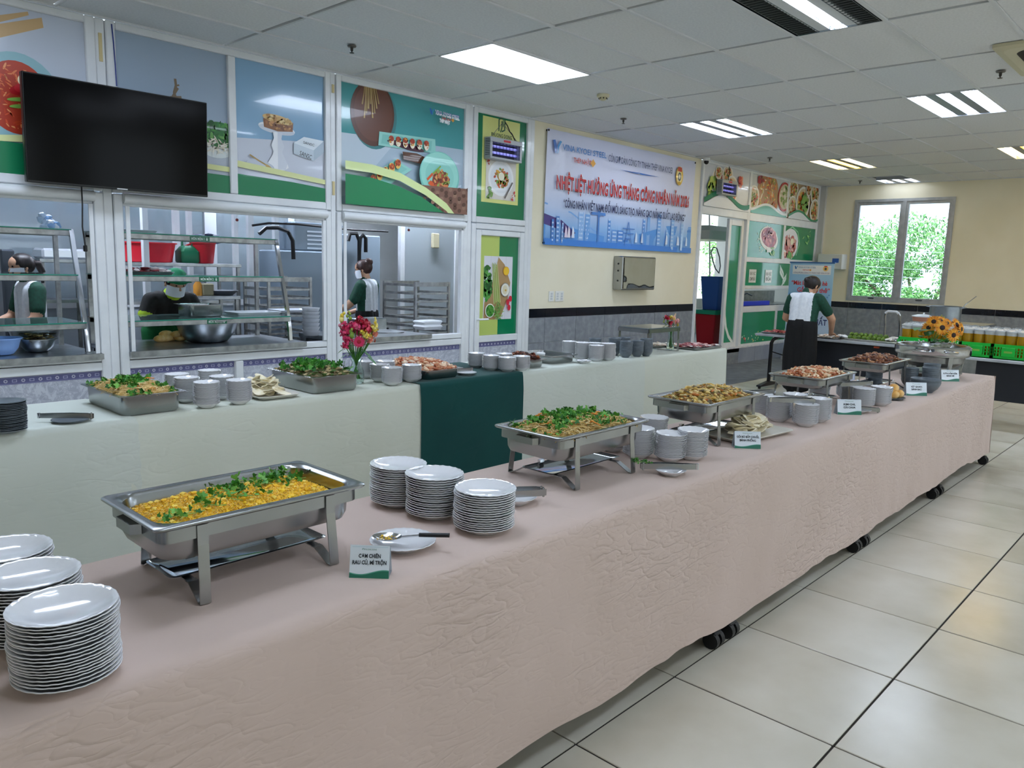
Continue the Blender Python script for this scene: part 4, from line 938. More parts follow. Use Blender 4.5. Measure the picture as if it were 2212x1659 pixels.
# cream row
CE = [-.6, .8, 1.44, 3.2, 4.19, 5.76, 7.3]
for a, b, w_ in ((-.6, 1.0, 'grey plates'), (1.02, 2.1, 'herb noodle pan'), (2.12, 3.2, 'salad pan'), (3.22, 4.17, 'prawn pan on green cloth'), (4.2, 5.75, 'empty steel pan'), (5.77, 7.27, 'steel riser')):
    fold_table(a, b, 3.815, 4.45, T2, 'folding table hidden under the cloth below the '+w_, 'tables under the cream cloths', False)
drape('tablecloth', CREAM, -.8, 1.44, 3.80, 4.46, T2, .03, 'cream cloth with a scalloped edge under the grey plates', seed=5, scal='end', res=.04, amp=.012)
drape('tablecloth', CREAM2, 1.40, 3.22, 3.803, 4.455, T2-.003, .03, 'cream cloth under the herb noodles and flower vase', seed=9, res=.04, amp=.012)
drape('tablecloth', DGREEN, 3.205, 4.185, 3.792, 4.47, T2+.003, .03, 'dark green cloth under the prawn pan', seed=13, right=False, res=.04, amp=.006)
drape('tablecloth', CREAM, 4.17, 5.78, 3.80, 4.46, T2, .03, 'cream cloth with a scalloped edge beside the dark green cloth', seed=17, scal='end', res=.04, amp=.016)
drape('tablecloth', CREAM2, 5.74, 7.29, 3.803, 4.455, T2-.003, .05, 'cream cloth at the far end under the raw meat tray', seed=21, right=True, res=.04, amp=.012)

# ================================================================ PLATES
def plate_mesh(name, R, h, foot, th, mat, nsc, n=48, sc=.012, deep=.55, wav=.0012):
    kn = lerp(foot, 1, deep)
    prof = [(0.0, th*.9, 0), (foot-.06, th*.9, 0), (foot-.03, 0, 0), (foot+.03, 0, 0), (foot+.05, th*.7, 0), (kn, h*.36, .1), (lerp(kn, 1, .6), h*.72, .5), (1.0, h-th*.1, 1), (1.0, h+th*.35, 1), (.985, h+th*.5, 1), (lerp(kn, 1, .6)-.01, h*.72+th*.8, .5), (kn-.03, h*.36+th, .1), (foot-.05, th*1.7, 0), (0.0, th*1.5, 0)]
    rings = []
    for r, z, w in prof:
        ring = []
        for j in range(n):
            a = 2*pi*j/n; k = 1+sc*w*cos(nsc*a); ring.append((max(r, .001)*R*k*cos(a), max(r, .001)*R*k*sin(a), z+wav*w*cos(nsc*a)))
        rings.append(ring)
    mb = MB().loft(rings, mat); o = mb.build(name, None, None, 50); me = o.data; bpy.data.objects.remove(o); me.name = name; return me
PLATE = plate_mesh('dinner_plate', .0925, .022, .55, .003, PORC, 24, 72, .003, .4, .0007)
SAUCER = plate_mesh('saucer', .0655, .024, .48, .0016, PORC, 16, 48, .005, .4, .0008)
GPLATE = plate_mesh('grey_plate', .082, .014, .6, .0035, GREYCER, 1, 36, 0)
def bowl_mesh(name, R, h, foot, mat, n=28, th=.004):
    prof = [(.001, .006), (foot*.8, .006), (foot*.9, 0), (foot, 0), (foot*1.05, .006), (R*.8, h*.4), (R*.95, h*.75), (R, h), (R-.001, h+th*.4), (R-th, h), (R*.95-th, h*.75), (R*.8-th, h*.4+th), (foot, .012), (.001, .011)]
    o = MB().lathe(prof, n, mat).build(name, None, None, 50); me = o.data; bpy.data.objects.remove(o); me.name = name; return me
SBOWL = bowl_mesh('soup_bowl', .058, .055, .03, GREYCER)
BBOWL = bowl_mesh('broad_bowl', .098, .075, .05, GREYCER, 36, .005)
_ON = ['topmost', 'second', 'third', 'fourth', 'fifth', 'sixth', 'seventh', 'eighth', 'ninth', 'tenth', 'eleventh', 'twelfth', 'thirteenth', 'fourteenth', 'fifteenth', 'sixteenth', 'seventeenth', 'eighteenth', 'nineteenth', 'twentieth']
def nth(k):
    if k < 20: return _ON[k]
    return 'twenty-'+['first', 'second', 'third', 'fourth', 'fifth', 'sixth', 'seventh', 'eighth', 'ninth'][k-20]
def stack(me, name, cat, x, y, T, n, dz, what, where, wob=.0018):
    """nested pile; every piece is told by its order in the pile"""
    ox = oy = 0
    for k in range(n):
        if k: ox = ox*.8+random.uniform(-wob, wob); oy = oy*.8+random.uniform(-wob, wob)
        o = meshobj(me, name, None, (x+ox, y+oy, T+k*dz), (random.uniform(-.01, .01)*min(k, 1), random.uniform(-.01, .01)*min(k, 1), random.uniform(0, 6.28)))
        i = n-1-k; od = 'topmost' if i == 0 else ('bottom one' if k == 0 else nth(i)+' from top')
        tag(o, '%s, %s in %s' % (what, od, where), cat, what+'s in '+where)
def st(me, name, cat, x, y, T, h, dz, what, where, top=.024, **kw): stack(me, name, cat, x, y, T, max(1, round((h-top)/dz)+1), dz, what, where, **kw)
DP = 'white fluted plate'
st(PLATE, 'dinner_plate', 'plate', .434, 1.521, T1, .152, .0066, DP, 'front stack at the rice dish outer end')
st(PLATE, 'dinner_plate', 'plate', .437, 1.736, T1, .143, .0066, DP, 'middle stack at the rice dish outer end')
st(PLATE, 'dinner_plate', 'plate', .452, 1.965, T1, .127, .0066, DP, 'rear stack at the rice dish outer end')
st(PLATE, 'dinner_plate', 'plate', 1.566, 1.955, T1, .139, .0068, DP, 'rear stack between rice and noodle dishes')
st(PLATE, 'dinner_plate', 'plate', 1.576, 1.786, T1, .137, .0068, DP, 'centre stack between rice and noodle dishes')
st(PLATE, 'dinner_plate', 'plate', 1.596, 1.584, T1, .136, .0068, DP, 'front stack between rice and noodle dishes')
SD = .0052
SA = 'white scalloped saucer'
for x, y, h, l in ((2.779, 1.672, .120, 'front stack behind the salad tongs'), (2.875, 1.625, .128, 'stack at the fritter dish foot'), (2.722, 1.792, .127, 'stack behind the noodle dish leg'), (3.0, 1.90, .122, 'rear stack between noodle and fritter dishes'), (2.735, 1.935, .150, 'rearmost stack behind the noodle dish')):
    st(SAUCER, 'saucer', 'saucer', x, y, T1, h, SD, SA, l)
for x, y, h, l in ((1.822, 3.858, .132, 'foremost stack by the herb noodle pan'), (2.0, 3.855, .129, 'front stack beside the cracker tray'), (1.81, 4.067, .132, 'stack touching the herb noodle pan corner'), (1.995, 4.045, .128, 'inner stack between noodle pan and crackers'), (1.87, 4.315, .118, 'rear stack behind the herb noodle pan'), (2.082, 4.36, .116, 'rear stack toward the salad pan')):
    st(SAUCER, 'saucer', 'saucer', x, y, T2, h, SD, SA, l)
for x, y, h, l in ((3.985, 1.598, .115, 'front stack under steel tongs past the crackers'),):
    st(SAUCER, 'saucer', 'saucer', x, y, T1, h, SD, SA, l)
# remaining saucers of the same kind: one object
rs = MB(); sv = [tuple(v.co) for v in SAUCER.vertices]; sf = [tuple(p_.vertices) for p_ in SAUCER.polygons]
def rstack(x, y, T, h):
    n = max(1, round((h-.024)/SD)+1); ox = oy = 0
    for k in range(n):
        if k: ox = ox*.8+random.uniform(-.0018, .0018); oy = oy*.8+random.uniform(-.0018, .0018)
        a = random.uniform(0, 6); rs.add(sv, sf, PORC, Matrix.Translation((x+ox, y+oy, T+k*SD)) @ Matrix.Rotation(a, 4, 'Z'))
for a in ((3.999, 1.752, .13), (4.16, 1.60, .128), (4.10, 1.905, .12), (4.20, 1.75, .128), (4.844, 1.60, .119), (5.01, 1.555, .117), (4.975, 1.72, .105), (5.0, 1.93, .09), (5.13, 1.80, .1)): rstack(a[0], a[1], T1, a[2])
for a in ((3.052, 3.884, .113), (3.238, 3.916, .111), (3.082, 4.05, .114), (3.105, 4.23, .112), (3.24, 4.2, .108), (4.113, 3.883, .108), (4.067, 4.006, .113), (4.08, 4.172, .112), (4.258, 3.873, .107), (4.235, 4.03, .11), (5.207, 3.894, .132), (5.212, 4.04, .142), (5.24, 4.205, .137), (5.349, 3.874, .142), (5.37, 4.03, .135)): rstack(a[0], a[1], T2, a[2])
tag(rs.build('saucer_stacks', None, None, 50), 'many further stacks of white scalloped saucers along both buffet rows', 'saucers', kind='stuff')
# grey plates and bowls
st(GPLATE, 'grey_plate', 'plate', .91, 3.83, T2, .134, .0072, 'grey plate', 'front stack at the cream row start', top=.014)
st(GPLATE, 'grey_plate', 'plate', .83, 4.08, T2, .13, .0072, 'grey plate', 'rear stack at the cream row start', top=.014)
for x, y, n, l in ((5.653, 3.905, 8, 'the foremost stack before the steel riser'), (5.80, 3.885, 8, 'the second stack before the steel riser'), (5.915, 3.865, 9, 'the stack touching the steel riser leg'), (5.70, 4.06, 9, 'the rear stack nearest the saucers'), (5.83, 4.05, 9, 'the rear middle stack under the riser'), (5.62, 4.22, 8, 'the rear-edge stack by the riser')):
    stack(SBOWL, 'soup_bowl', 'bowl', x, y, T2, n, .0125, 'grey soup bowl', l, .002)
for x, y, n, l in ((5.93, 1.90, 7, 'under the roast meat dish'), (6.08, 1.70, 7, 'behind the roast duck card'), (6.10, 1.57, 8, 'beside the big grey bowls'), (6.24, 1.60, 9, 'before the round chafing dish')):
    stack(SBOWL, 'soup_bowl', 'bowl', x, y, T1, n, .0135, 'grey soup bowl', 'stack '+l, .002)
stack(BBOWL, 'broad_bowl', 'bowl', 5.86, 1.535, T1, 2, .018, 'broad grey serving bowl', 'pair behind the roast duck card', .002)

# ================================================================ CHAFING DISHES
def chafer(x0, x1, y0, y1, ztop, lab, deep=.085, food_z=-.03, legs=(.17, .17)):
    cx, cy = (x0+x1)/2, (y0+y1)/2; hx, hy = (x1-x0)/2, (y1-y0)/2; H = ztop-T1
    t = thing('chafing_dish', lab, 'chafing dish', (cx, cy, T1), 0)
    # food pan with broad rim
    pan = MB().loft([rrect(hx-.004, hy-.004, .018, H-.008), rrect(hx, hy, .02, H-.004), rrect(hx, hy, .02, H), rrect(hx-.004, hy-.004, .018, H+.002), rrect(hx-.022, hy-.022, .05, H+.001), rrect(hx-.03, hy-.028, .05, H-.006), rrect(hx-.036, hy-.034, .05, H-.06), rrect(hx-.05, hy-.048, .04, H-.068)], cap1=True)
    pan.build('food_pan', STEEL, t, 40)
    # water pan body
    b = H-.012; MB().loft([rrect(hx-.026, hy-.024, .045, b), rrect(hx-.028, hy-.026, .05, b-deep*.75), rrect(hx-.034, hy-.032, .05, b-deep*.93), rrect(hx-.05, hy-.048, .05, b-deep)], cap1=False, cap0=False).build('water_pan', STEEL, t, 40)
    MB().loft([rrect(hx-.05, hy-.048, .05, b-deep), rrect(.02, .02, .01, b-deep-.001)], cap1=True).build('water_pan_base', STEELD, t, 40)
    # frame band
    MB().loft([rrect(hx-.017, hy-.015, .03, H-.012), rrect(hx-.017, hy-.015, .03, H-.042), rrect(hx-.02, hy-.018, .03, H-.042), rrect(hx-.02, hy-.018, .03, H-.012)]).build('frame_band', STEEL, t, 40)
    for sx in (-1, 1):
        MB().loft([[(sx*(hx-.016), -.05, H-.016), (sx*(hx-.016), .05, H-.016), (sx*(hx-.016), .05, H-.04), (sx*(hx-.016), -.05, H-.04)], [(sx*(hx+.006), -.04, H-.016), (sx*(hx+.006), .04, H-.016), (sx*(hx+.006), .04, H-.04), (sx*(hx+.006), -.04, H-.04)]], cap0=True, cap1=True).build('end_handle', STEEL, t, 0)
        for sy in (-1, 1):
            x = sx*legs[0]; yt, yb = sy*(hy-.012), sy*(hy+.0)
            MB().strip([(x, yt, H-.012), (x, yt, H-.06), (x+sx*.004, yb, .004)], .026, .003, side=(1, 0, 0)).build('leg', STEEL, t, 0)
            MB().strip([(x+sx*.004, yb, .003), (x+sx*.003, yb-sy*.015, .004), (x, yb-sy*.07, .034), (x, yb-sy*.085, .034)], .026, .003, side=(1, 0, 0)).build('foot', STEEL, t, 0)
        MB().strip([(sx*legs[0], -hy+.08, .034), (sx*legs[0], hy-.08, .034)], .022, .003, side=(1, 0, 0)).build('cross_strap', STEEL, t, 0)
    f = MB().loft([rrect(.21, .075, .02, .047), rrect(.205, .07, .02, .041), rrect(.19, .055, .015, .037)], cap1=True); f.loft([rrect(.214, .079, .02, .046), rrect(.21, .075, .02, .048)])
    f.build('fuel_tray', MIRROR, t, 40)
    for sx in (-1, 1): MB().box(sx*.1-.012, sx*.1+.012, .068, .082, .046, .056).build('tray_clip', CHROME, t, 0)
    t['hx'], t['hy'], t['H'] = hx-.036, hy-.034, H
    return t
CH1 = chafer(.655, 1.215, 1.648, 1.982, T1+.2, 'steel chafing dish heaped with yellow fried rice and coriander')
CH2 = chafer(2.03, 2.59, 1.652, 1.983, T1+.2, 'steel chafing dish of herb noodles with carrot strips')
CH3 = chafer(3.075, 3.635, 1.66, 1.995, T1+.2, 'steel chafing dish of fritters before the cracker tray')
CH4 = chafer(4.38, 4.93, 1.675, 2.005, T1+.2, 'shallow steel chafing dish of baked prawns', deep=.055)
CH5 = chafer(5.48, 6.03, 1.68, 2.005, T1+.205, 'shallow steel chafing dish of dark roast meat', deep=.055)
# round chafing dish at the end
RC = thing('round_chafing_dish', 'round polished steel chafing dish on a stand at the table end', 'chafing dish', (6.93, 1.79, T1)); RC.scale = (1.2, 1.2, 1.05)
rz = .235
MB().lathe([(.215, rz-.075), (.225, rz-.07), (.225, rz), (.218, rz+.006), (.2, rz+.004), (.195, rz-.004), (.185, rz-.05), (.1, rz-.058), (.001, rz-.058)], 48, STEEL).build('food_pan', None, RC, 40)
MB().lathe([(.228, rz-.06), (.232, rz-.055), (.232, rz-.006), (.226, rz-.002)], 48, CHROME).build('rim_band', None, RC, 40)
MB().lathe([(.2, rz-.07), (.195, rz-.12), (.15, rz-.155), (.06, rz-.165), (.001, rz-.166)], 40, STEELD).build('water_pan', None, RC, 40)
for k in range(4):
    a = pi/4+k*pi/2; MB().strip([(.226*cos(a), .226*sin(a), rz-.02), (.215*cos(a), .215*sin(a), .1), (.2*cos(a), .2*sin(a), .004), (.17*cos(a), .17*sin(a), .003)], .03, .004, side=(-sin(a), cos(a), 0)).build('leg', STEEL, RC, 0)
MB().tube([(-.235, -.05, rz-.03), (-.275, -.045, rz-.03), (-.28, 0, rz-.03), (-.275, .045, rz-.03), (-.235, .05, rz-.03)], .007, 8).build('handle', CHROME, RC)
MB().box(.18, .27, -.08, .08, rz-.06, rz+.01, bev=.01).build('lid_hinge', CHROME, RC)
MB().tube([(-.2, -.13, rz-.03), (-.225, -.16, rz-.028), (-.19, -.2, rz-.028), (-.15, -.18, rz-.03)], .007, 8).build('handle', CHROME, RC)
MB().lathe([(.19, .03), (.19, .036), (.001, .034)], 30, STEELD).build('burner_shelf', None, RC, 40)

# plain gastronorm pans on the cream row
def gnpan(name, x0, x1, y0, y1, T, H, lab, rim=.02, rz=0, mat=STEEL):
    t = thing(name, lab, 'food pan', ((x0+x1)/2, (y0+y1)/2, T), rz); hx, hy = (x1-x0)/2, (y1-y0)/2
    MB().loft([rrect(hx-rim-.012, hy-rim-.012, .035, .001), rrect(hx-rim-.004, hy-rim-.004, .04, .012), rrect(hx-rim, hy-rim, .04, H-.004)], cap0=True).build('pan_body', mat, t, 40)
    MB().loft([rrect(hx-rim, hy-rim, .04, H-.004), rrect(hx, hy, .02, H-.003), rrect(hx, hy, .02, H), rrect(hx-rim, hy-rim, .04, H+.001), rrect(hx-rim-.004, hy-rim-.004, .04, H-.008), rrect(hx-rim-.008, hy-rim-.008, .04, H*.3), rrect(hx-rim-.02, hy-rim-.02, .03, .006)], cap1=True).build('pan_rim', mat, t, 40)
    return t
PAN1 = gnpan('serving_pan', 1.38, 1.71, 3.83, 4.36, T2, .1, 'deep steel pan of noodles topped with leafy herbs')
PAN2 = gnpan('serving_pan', 2.44, 2.80, 3.835, 4.37, T2, .1, 'deep steel pan of green herb salad by the flower vase')
PAN3 = gnpan('serving_pan', 3.31, 3.65, 3.85, 4.37, T2+.003, .065, 'steel pan piled with prawns on the dark green cloth')
PAN4 = gnpan('serving_pan', 4.35, 4.55, 3.86, 4.2, T2, .065, 'small steel pan of glazed meat by the saucer stacks')
PAN5 = gnpan('serving_pan', 4.68, 5.02, 3.93, 4.35, T2, .065, 'empty steel pan with a lidded cup standing in it')
# ================================================================ FOOD
def C(h, r=.6, s=.0): return M(h, r, sub=s)
RG = random.Random(11)
def dome(hx, hy, z, rise, mat, mb, amp=.008, fr=30, n=26, r=.03):
    v = []; f = []
    for j in range(n+1):
        for i in range(n+1):
            a, b = -1+2*i/n, -1+2*j/n
            k = max(0, 1-max(abs(a), abs(b))**4)
            x, y = a*hx, b*hy; v.append((x, y, z+rise*k*(1-.25*(a*a+b*b))+amp*noise.noise((x*fr, y*fr, z*9))*(.3+.7*k)))
    for j in range(n):
        for i in range(n): q = j*(n+1)+i; f.append((q, q+1, q+n+2, q+n+1))
    mb.add(v, f, mat)
    def h(x, y):
        a, b = x/hx, y/hy; k = max(0, 1-max(abs(a), abs(b))**4); return z+rise*k*(1-.25*(a*a+b*b))+amp*noise.noise((x*fr, y*fr, z*9))*(.3+.7*k)
    return h
def grain(mb, p, d, l, w, mat):
    d = Vector(d).normalized(); a = d.orthogonal().normalized(); b = d.cross(a); p = Vector(p)
    mb.add([tuple(p-d*l/2), tuple(p+a*w), tuple(p+b*w), tuple(p-a*w), tuple(p-b*w), tuple(p+d*l/2)], [(0, 2, 1), (0, 3, 2), (0, 4, 3), (0, 1, 4), (5, 1, 2), (5, 2, 3), (5, 3, 4), (5, 4, 1)], mat)
def strand(mb, x, y, z, L, r, mat, curl=1.0, n=5, sides=4, lift=.008):
    a = RG.uniform(0, 6.28); pts_ = []; cx, cy = x, y
    for k in range(n+1):
        pts_.append((cx, cy, z+lift*sin(pi*k/n)*RG.uniform(.3, 1.2))); a += RG.uniform(-1, 1)*curl; cx += cos(a)*L/n; cy += sin(a)*L/n
    mb.tube(pts_, r, sides, mat, caps=False)
def leaf3(mb, p, s, mat, up=None):
    """little lobed herb leaf"""
    d = Vector((RG.uniform(-1, 1), RG.uniform(-1, 1), RG.uniform(-.2, .9))).normalized() if up is None else Vector(up).normalized()
    a = d.orthogonal().normalized(); a = Matrix.Rotation(RG.uniform(0, 6.28), 3, d) @ a; q = d.cross(a); p = Vector(p)
    for ang, l in ((0, 1), (.9, .8), (-.9, .8)):
        e = (a*cos(ang)+q*sin(ang)); f_ = d.cross(e); b0 = p
        mb.add([tuple(b0), tuple(b0+e*s*l*.55+f_*s*.28+d*s*.1), tuple(b0+e*s*l*.8+f_*s*.12), tuple(b0+e*s*l+d*s*.06), tuple(b0+e*s*l*.8-f_*s*.14), tuple(b0+e*s*l*.5-f_*s*.28+d*s*.1)], [(0, 5, 4, 3, 2, 1)], mat)
def sprig(mb, x, y, z, L, mats, nl=7, s=.016, lift=.03):
    a = RG.uniform(0, 6.28); pt = Vector((x, y, z)); P_ = [pt.copy()]
    for k in range(4): a += RG.uniform(-.5, .5); pt = pt+Vector((cos(a)*L/4, sin(a)*L/4, lift/4*RG.uniform(-.2, 1.2))); P_.append(pt.copy())
    mb.tube(P_, .0011, 4, mats[-1], caps=False)
    for k in range(nl): q = P_[1+k % 4]; leaf3(mb, q+Vector((RG.uniform(-.012, .012), RG.uniform(-.012, .012), RG.uniform(0, .012))), s*RG.uniform(.7, 1.3), RG.choice(mats[:-1]))
HERB = [C('#3f8a2e', .5), C('#58a33c', .5), C('#2c6e26', .5), C('#76b54e', .5), C('#94c265', .5)]
def food(name, host, lab, cat='food', kind='stuff', dz=0):
    def fin(mb): o = mb.build(name, None, None, 45, host.location.copy()+Vector((0, 0, dz))); tag(o, lab, cat, kind=kind); return o
    return fin
# 1 yellow rice
hx, hy, H = CH1['hx'], CH1['hy'], CH1['H']
mb = MB(); RICE = noisy('yellow_rice', ['#ecb21a', '#f7c92c', '#fbd850'], 160, 3, .6, bump=.3, bscale=220, dist=.004)
h = dome(hx-.004, hy-.004, H-.036, .032, RICE, mb, .010, 34, 40)
rc = [C('#f9c924'), C('#fdd944'), C('#f0b81c'), C('#fde88a'), C('#f6c648'), C('#e6bc68')]
for k in range(6500):
    x, y = RG.uniform(-1, 1)*(hx-.012), RG.uniform(-1, 1)*(hy-.012); grain(mb, (x, y, h(x, y)+RG.uniform(-.001, .004)), (RG.uniform(-1, 1), RG.uniform(-1, 1), RG.uniform(-.5, .5)), .0085, .0016, RG.choice(rc))
for k in range(150):
    x, y = RG.uniform(-1, 1)*(hx-.02), RG.uniform(-1, 1)*(hy-.02); mb.ico((x, y, h(x, y)+.003), RG.uniform(.004, .009), RG.choice([C('#f7cf2c'), C('#f2bf1e'), C('#fadb62')]), 1, (1, 1, .7), .25)
food('fried_rice', CH1, 'yellow fried rice heaped in the first chafing dish')(mb)
mb = MB()
for k in range(24):
    t_ = k/23; x = lerp(-.19, .18, t_)+RG.uniform(-.02, .02); y = lerp(-.06, .045, t_)+RG.uniform(-.03, .03); sprig(mb, x, y, h(x, y)+.004, .075, HERB, 5, .013, .006)
for x, y in ((.13, .055), (.15, .05), (.12, .04), (0, .01), (-.02, 0)):
    for k in range(3): sprig(mb, x+RG.uniform(-.02, .02), y+RG.uniform(-.02, .02), h(x, y)+.006, .05, HERB, 6, .014, .015)
food('coriander_garnish', CH1, 'loose coriander sprigs scattered over the yellow rice', 'herbs')(mb)
# 2 noodles with herbs
def noodles(host, lab, hx, hy, H, herbs=70, n=620, carrot=14, rise=.05, seed=3, nm='noodles', lz=-.03, hs=.022):
    mb = MB(); base = noisy('noodle_bed_'+str(seed), ['#b8924a', '#d9bb78'], 90, 3, .6); h = dome(hx-.004, hy-.004, H+lz, rise, base, mb, .012, 26, 30)
    nc = [C('#e3c98b', .45), C('#d7b870', .45), C('#ecd9a6', .45), C('#c9a65c', .45)]
    for k in range(n):
        x, y = RG.uniform(-1, 1)*(hx-.02), RG.uniform(-1, 1)*(hy-.02); strand(mb, x, y, h(x, y)+RG.uniform(0, .004), .06, .0016, RG.choice(nc), 1.3)
    for k in range(carrot):
        x, y = RG.uniform(-1, 1)*(hx-.04), RG.uniform(-1, 1)*(hy-.04); strand(mb, x, y, h(x, y)+.006, .07, .003, C('#e08a22', .4), .6)
    food(nm, host, lab+' noodles')(mb)
    mb = MB()
    for k in range(herbs):
        x, y = RG.gauss(.05, .5)*hx, RG.gauss(.15, .48)*hy; x = max(-hx+.03, min(hx-.03, x)); y = max(-hy+.03, min(hy-.03, y)); sprig(mb, x, y, h(x, y)+.004, .05, HERB, 8, hs, .016)
    food('herb_topping', host, lab+' leafy herbs on top', 'herbs')(mb)
noodles(CH2, 'carrot-streaked', CH2['hx'], CH2['hy'], CH2['H'], 85, 850, 22, .045, 3, hs=.016)
noodles(PAN1, 'deep pan', .14, .24, .1, 38, 420, 6, .045, 5, lz=-.02, hs=.022)
# salad pan
mb = MB(); h = dome(.15, .24, .085, .045, C('#5a5a34'), mb, .016, 24, 26)
for k in range(260):
    x, y = RG.uniform(-1, 1)*.14, RG.uniform(-1, 1)*.22; mb.ico((x, y, h(x, y)+.004), RG.uniform(.008, .016), RG.choice([C('#8a7a52'), C('#b7a274'), C('#6a5a3a'), C('#c9b88c'), C('#4b6a2c')]), 1, (1.3, .8, .5), .35)
food('meat_salad', PAN2, 'mixed shredded salad in the pan beside the flower vase')(mb)
mb = MB()
for k in range(48): x, y = RG.uniform(-1, 1)*.13, RG.uniform(-1, 1)*.2; sprig(mb, x, y, h(x, y)+.008, .05, HERB[:3]+HERB[-1:], 7, .024, .018)
food('herb_topping', PAN2, 'dark green herbs over the shredded salad', 'herbs')(mb)
# chunk heaps
def chunks(host, lab, hx, hy, z, rise, cols, n, size, asp=(1.3, .8, .5), nm='food_heap', amp=.014, jit=.35, curl=None, cat='food'):
    mb = MB(); h = dome(hx-.004, hy-.004, z, rise, C(cols[0]), mb, amp, 26, 22); ms = [C(c, .42) for c in cols]
    for k in range(n):
        x, y = RG.uniform(-1, 1)*(hx-.025), RG.uniform(-1, 1)*(hy-.025); zz = h(x, y)+RG.uniform(0, .008)
        if curl and RG.random() < curl:
            a = RG.uniform(0, 6.28); r = size*1.5; P_ = [(x+r*cos(a+q*.55), y+r*sin(a+q*.55), zz+.004*sin(q)) for q in range(6)]; m = RG.choice(ms); mb.tube(P_, [size*.35, size*.6, size*.7, size*.6, size*.45, size*.15], 6, m)
        else:
            T_ = Matrix.Translation((x, y, zz)) @ Matrix.Rotation(RG.uniform(0, 6.28), 4, 'Z') @ Matrix.Rotation(RG.uniform(-.6, .6), 4, 'X'); mb.ico((0, 0, 0), size*RG.uniform(.6, 1.3), RG.choice(ms), 1, asp, jit, T_)
    return food(nm, host, lab, cat)(mb)
chunks(CH3, 'golden vegetable fritter heap in the third chafing dish', CH3['hx'], CH3['hy'], CH3['H']-.03, .06, ['#b98f3e', '#d8b35a', '#e6c97c', '#8a5f2a', '#c97a34', '#6a5a3c', '#9a8a4a', '#dcc58c', '#cfae62', '#e0c88a'], 1300, .0095, (1.5, .8, .5), jit=.5, curl=.15)
chunks(CH4, 'baked prawns heaped in the shallow chafing dish', CH4['hx'], CH4['hy'], CH4['H']-.03, .05, ['#b5653a', '#e2b184', '#f0d9b8', '#c98355', '#a85a34', '#d9c6a4', '#ecd2b0'], 700, .0105, (1.9, .6, .4), curl=.5)
chunks(CH5, 'dark roast meat pieces heaped in the last rectangular chafing dish', CH5['hx'], CH5['hy'], CH5['H']-.025, .05, ['#3f2114', '#6b3a20', '#8a5230', '#54291a', '#a9764c', '#7c4a2c'], 520, .0135, (1.5, .8, .5), curl=.2)
chunks(PAN3, 'pink baked prawns piled in the pan on the green cloth', .145, .24, .05, .05, ['#c9805a', '#ecc9a4', '#f4e2cc', '#d99a70', '#b5613c', '#f0d0b0'], 380, .014, (1.6, .8, .5), curl=.6)
chunks(PAN4, 'glazed dark brown meat in the small pan', .075, .145, .05, .045, ['#4a1f12', '#6e3018', '#8c4a26', '#3a180e'], 110, .014, (1.3, .9, .7))
chunks(RC, 'green and white soup vegetables in the round chafing dish', .13, .13, .185, .03, ['#c9c6b0', '#dfe0d0', '#7f9a5a', '#a8b088'], 130, .014, (1.2, .9, .6))
cup = thing('lidded_cup', 'small white sauce cup standing in the empty steel pan', 'cup', (4.83, 4.18, T2+.008))
MB().lathe([(.03, 0), (.036, .05), (.034, .05), (.028, .004), (.001, .004)], 20, M('#e6e9ea', .35)).build('cup_body', None, cup); MB().lathe([(.038, .05), (.038, .056), (.03, .06), (.001, .061)], 20, M('#f0f2f2', .3)).build('lid', None, cup)

# prawn crackers, each one a thing
def cracker_mesh(seed):
    r_ = random.Random(seed); n = 14; v = []; f = []; R = .05
    for lay in (0, 1):
        for q in range(5):
            for j in range(n):
                a = 2*pi*j/n; r = R*(.02+.98*q/4)*(1+.12*sin(a*2+seed)+.05*sin(a*5)); x, y = r*cos(a), r*.9*sin(a)
                v.append((x, y, 3.2*x*x+2.2*y*y*(1 if seed % 2 else .3)+.003*noise.noise((x*60, y*60, seed))+(-.003 if lay else 0)))
    for lay in (0, 1):
        for q in range(4):
            for j in range(n):
                a = lay*5*n+q*n+j; b = lay*5*n+q*n+(j+1) % n; f.append((a, b, b+n, a+n) if not lay else (a, a+n, b+n, b))
    for j in range(n): a = 4*n+j; b = 4*n+(j+1) % n; f.append((a, b, b+5*n, a+5*n))
    o = MB().add(v, f, noisy('cracker_%d' % seed, ['#f2e6c2', '#f8f0d8'], 40, 3, .6, bump=.25, bscale=180, dist=.003, sub=.0)).build('prawn_cracker', None, None, 60); me = o.data; bpy.data.objects.remove(o); me.name = 'prawn_cracker'; return me
CRK = [cracker_mesh(s) for s in (1, 2, 3, 4)]
def cracker_tray(cx, cy, T, hx, hy, n, tl, cl, rz=0, grp=''):
    t = thing('cracker_tray', tl, 'tray', (cx, cy, T), rz)
    MB().loft([rrect(hx-.03, hy-.03, .03, .001), rrect(hx-.02, hy-.02, .03, .006), rrect(hx, hy, .04, .02), rrect(hx-.002, hy-.002, .04, .022), rrect(hx-.022, hy-.022, .03, .009), rrect(hx-.032, hy-.032, .03, .005)], cap0=True, cap1=True).build('tray_plate', M('#d9d4c8', .3, name='tray_ivory'), t, 40)
    for k in range(n):
        lv = k/n; r = 1-lv*.72; a = RG.uniform(0, 6.28); q = sqrt(RG.random())
        x, y = cx+(hx-.05)*r*q*cos(a), cy+(hy-.045)*r*q*sin(a)
        o = meshobj(RG.choice(CRK), 'prawn_cracker', None, (x, y, T+.026+lv*.062), (RG.uniform(-.55, .55), RG.uniform(-.55, .55), RG.uniform(0, 6.28)), [RG.uniform(.8, 1.1)]*3); tag(o, cl, 'cracker', grp)
cracker_tray(2.24, 4.03, T2, .13, .2, 46, 'oval ivory tray of prawn crackers between saucers and salad pan', 'pale prawn cracker piled between saucer stacks and salad pan', 0, 'crackers on the cream row')
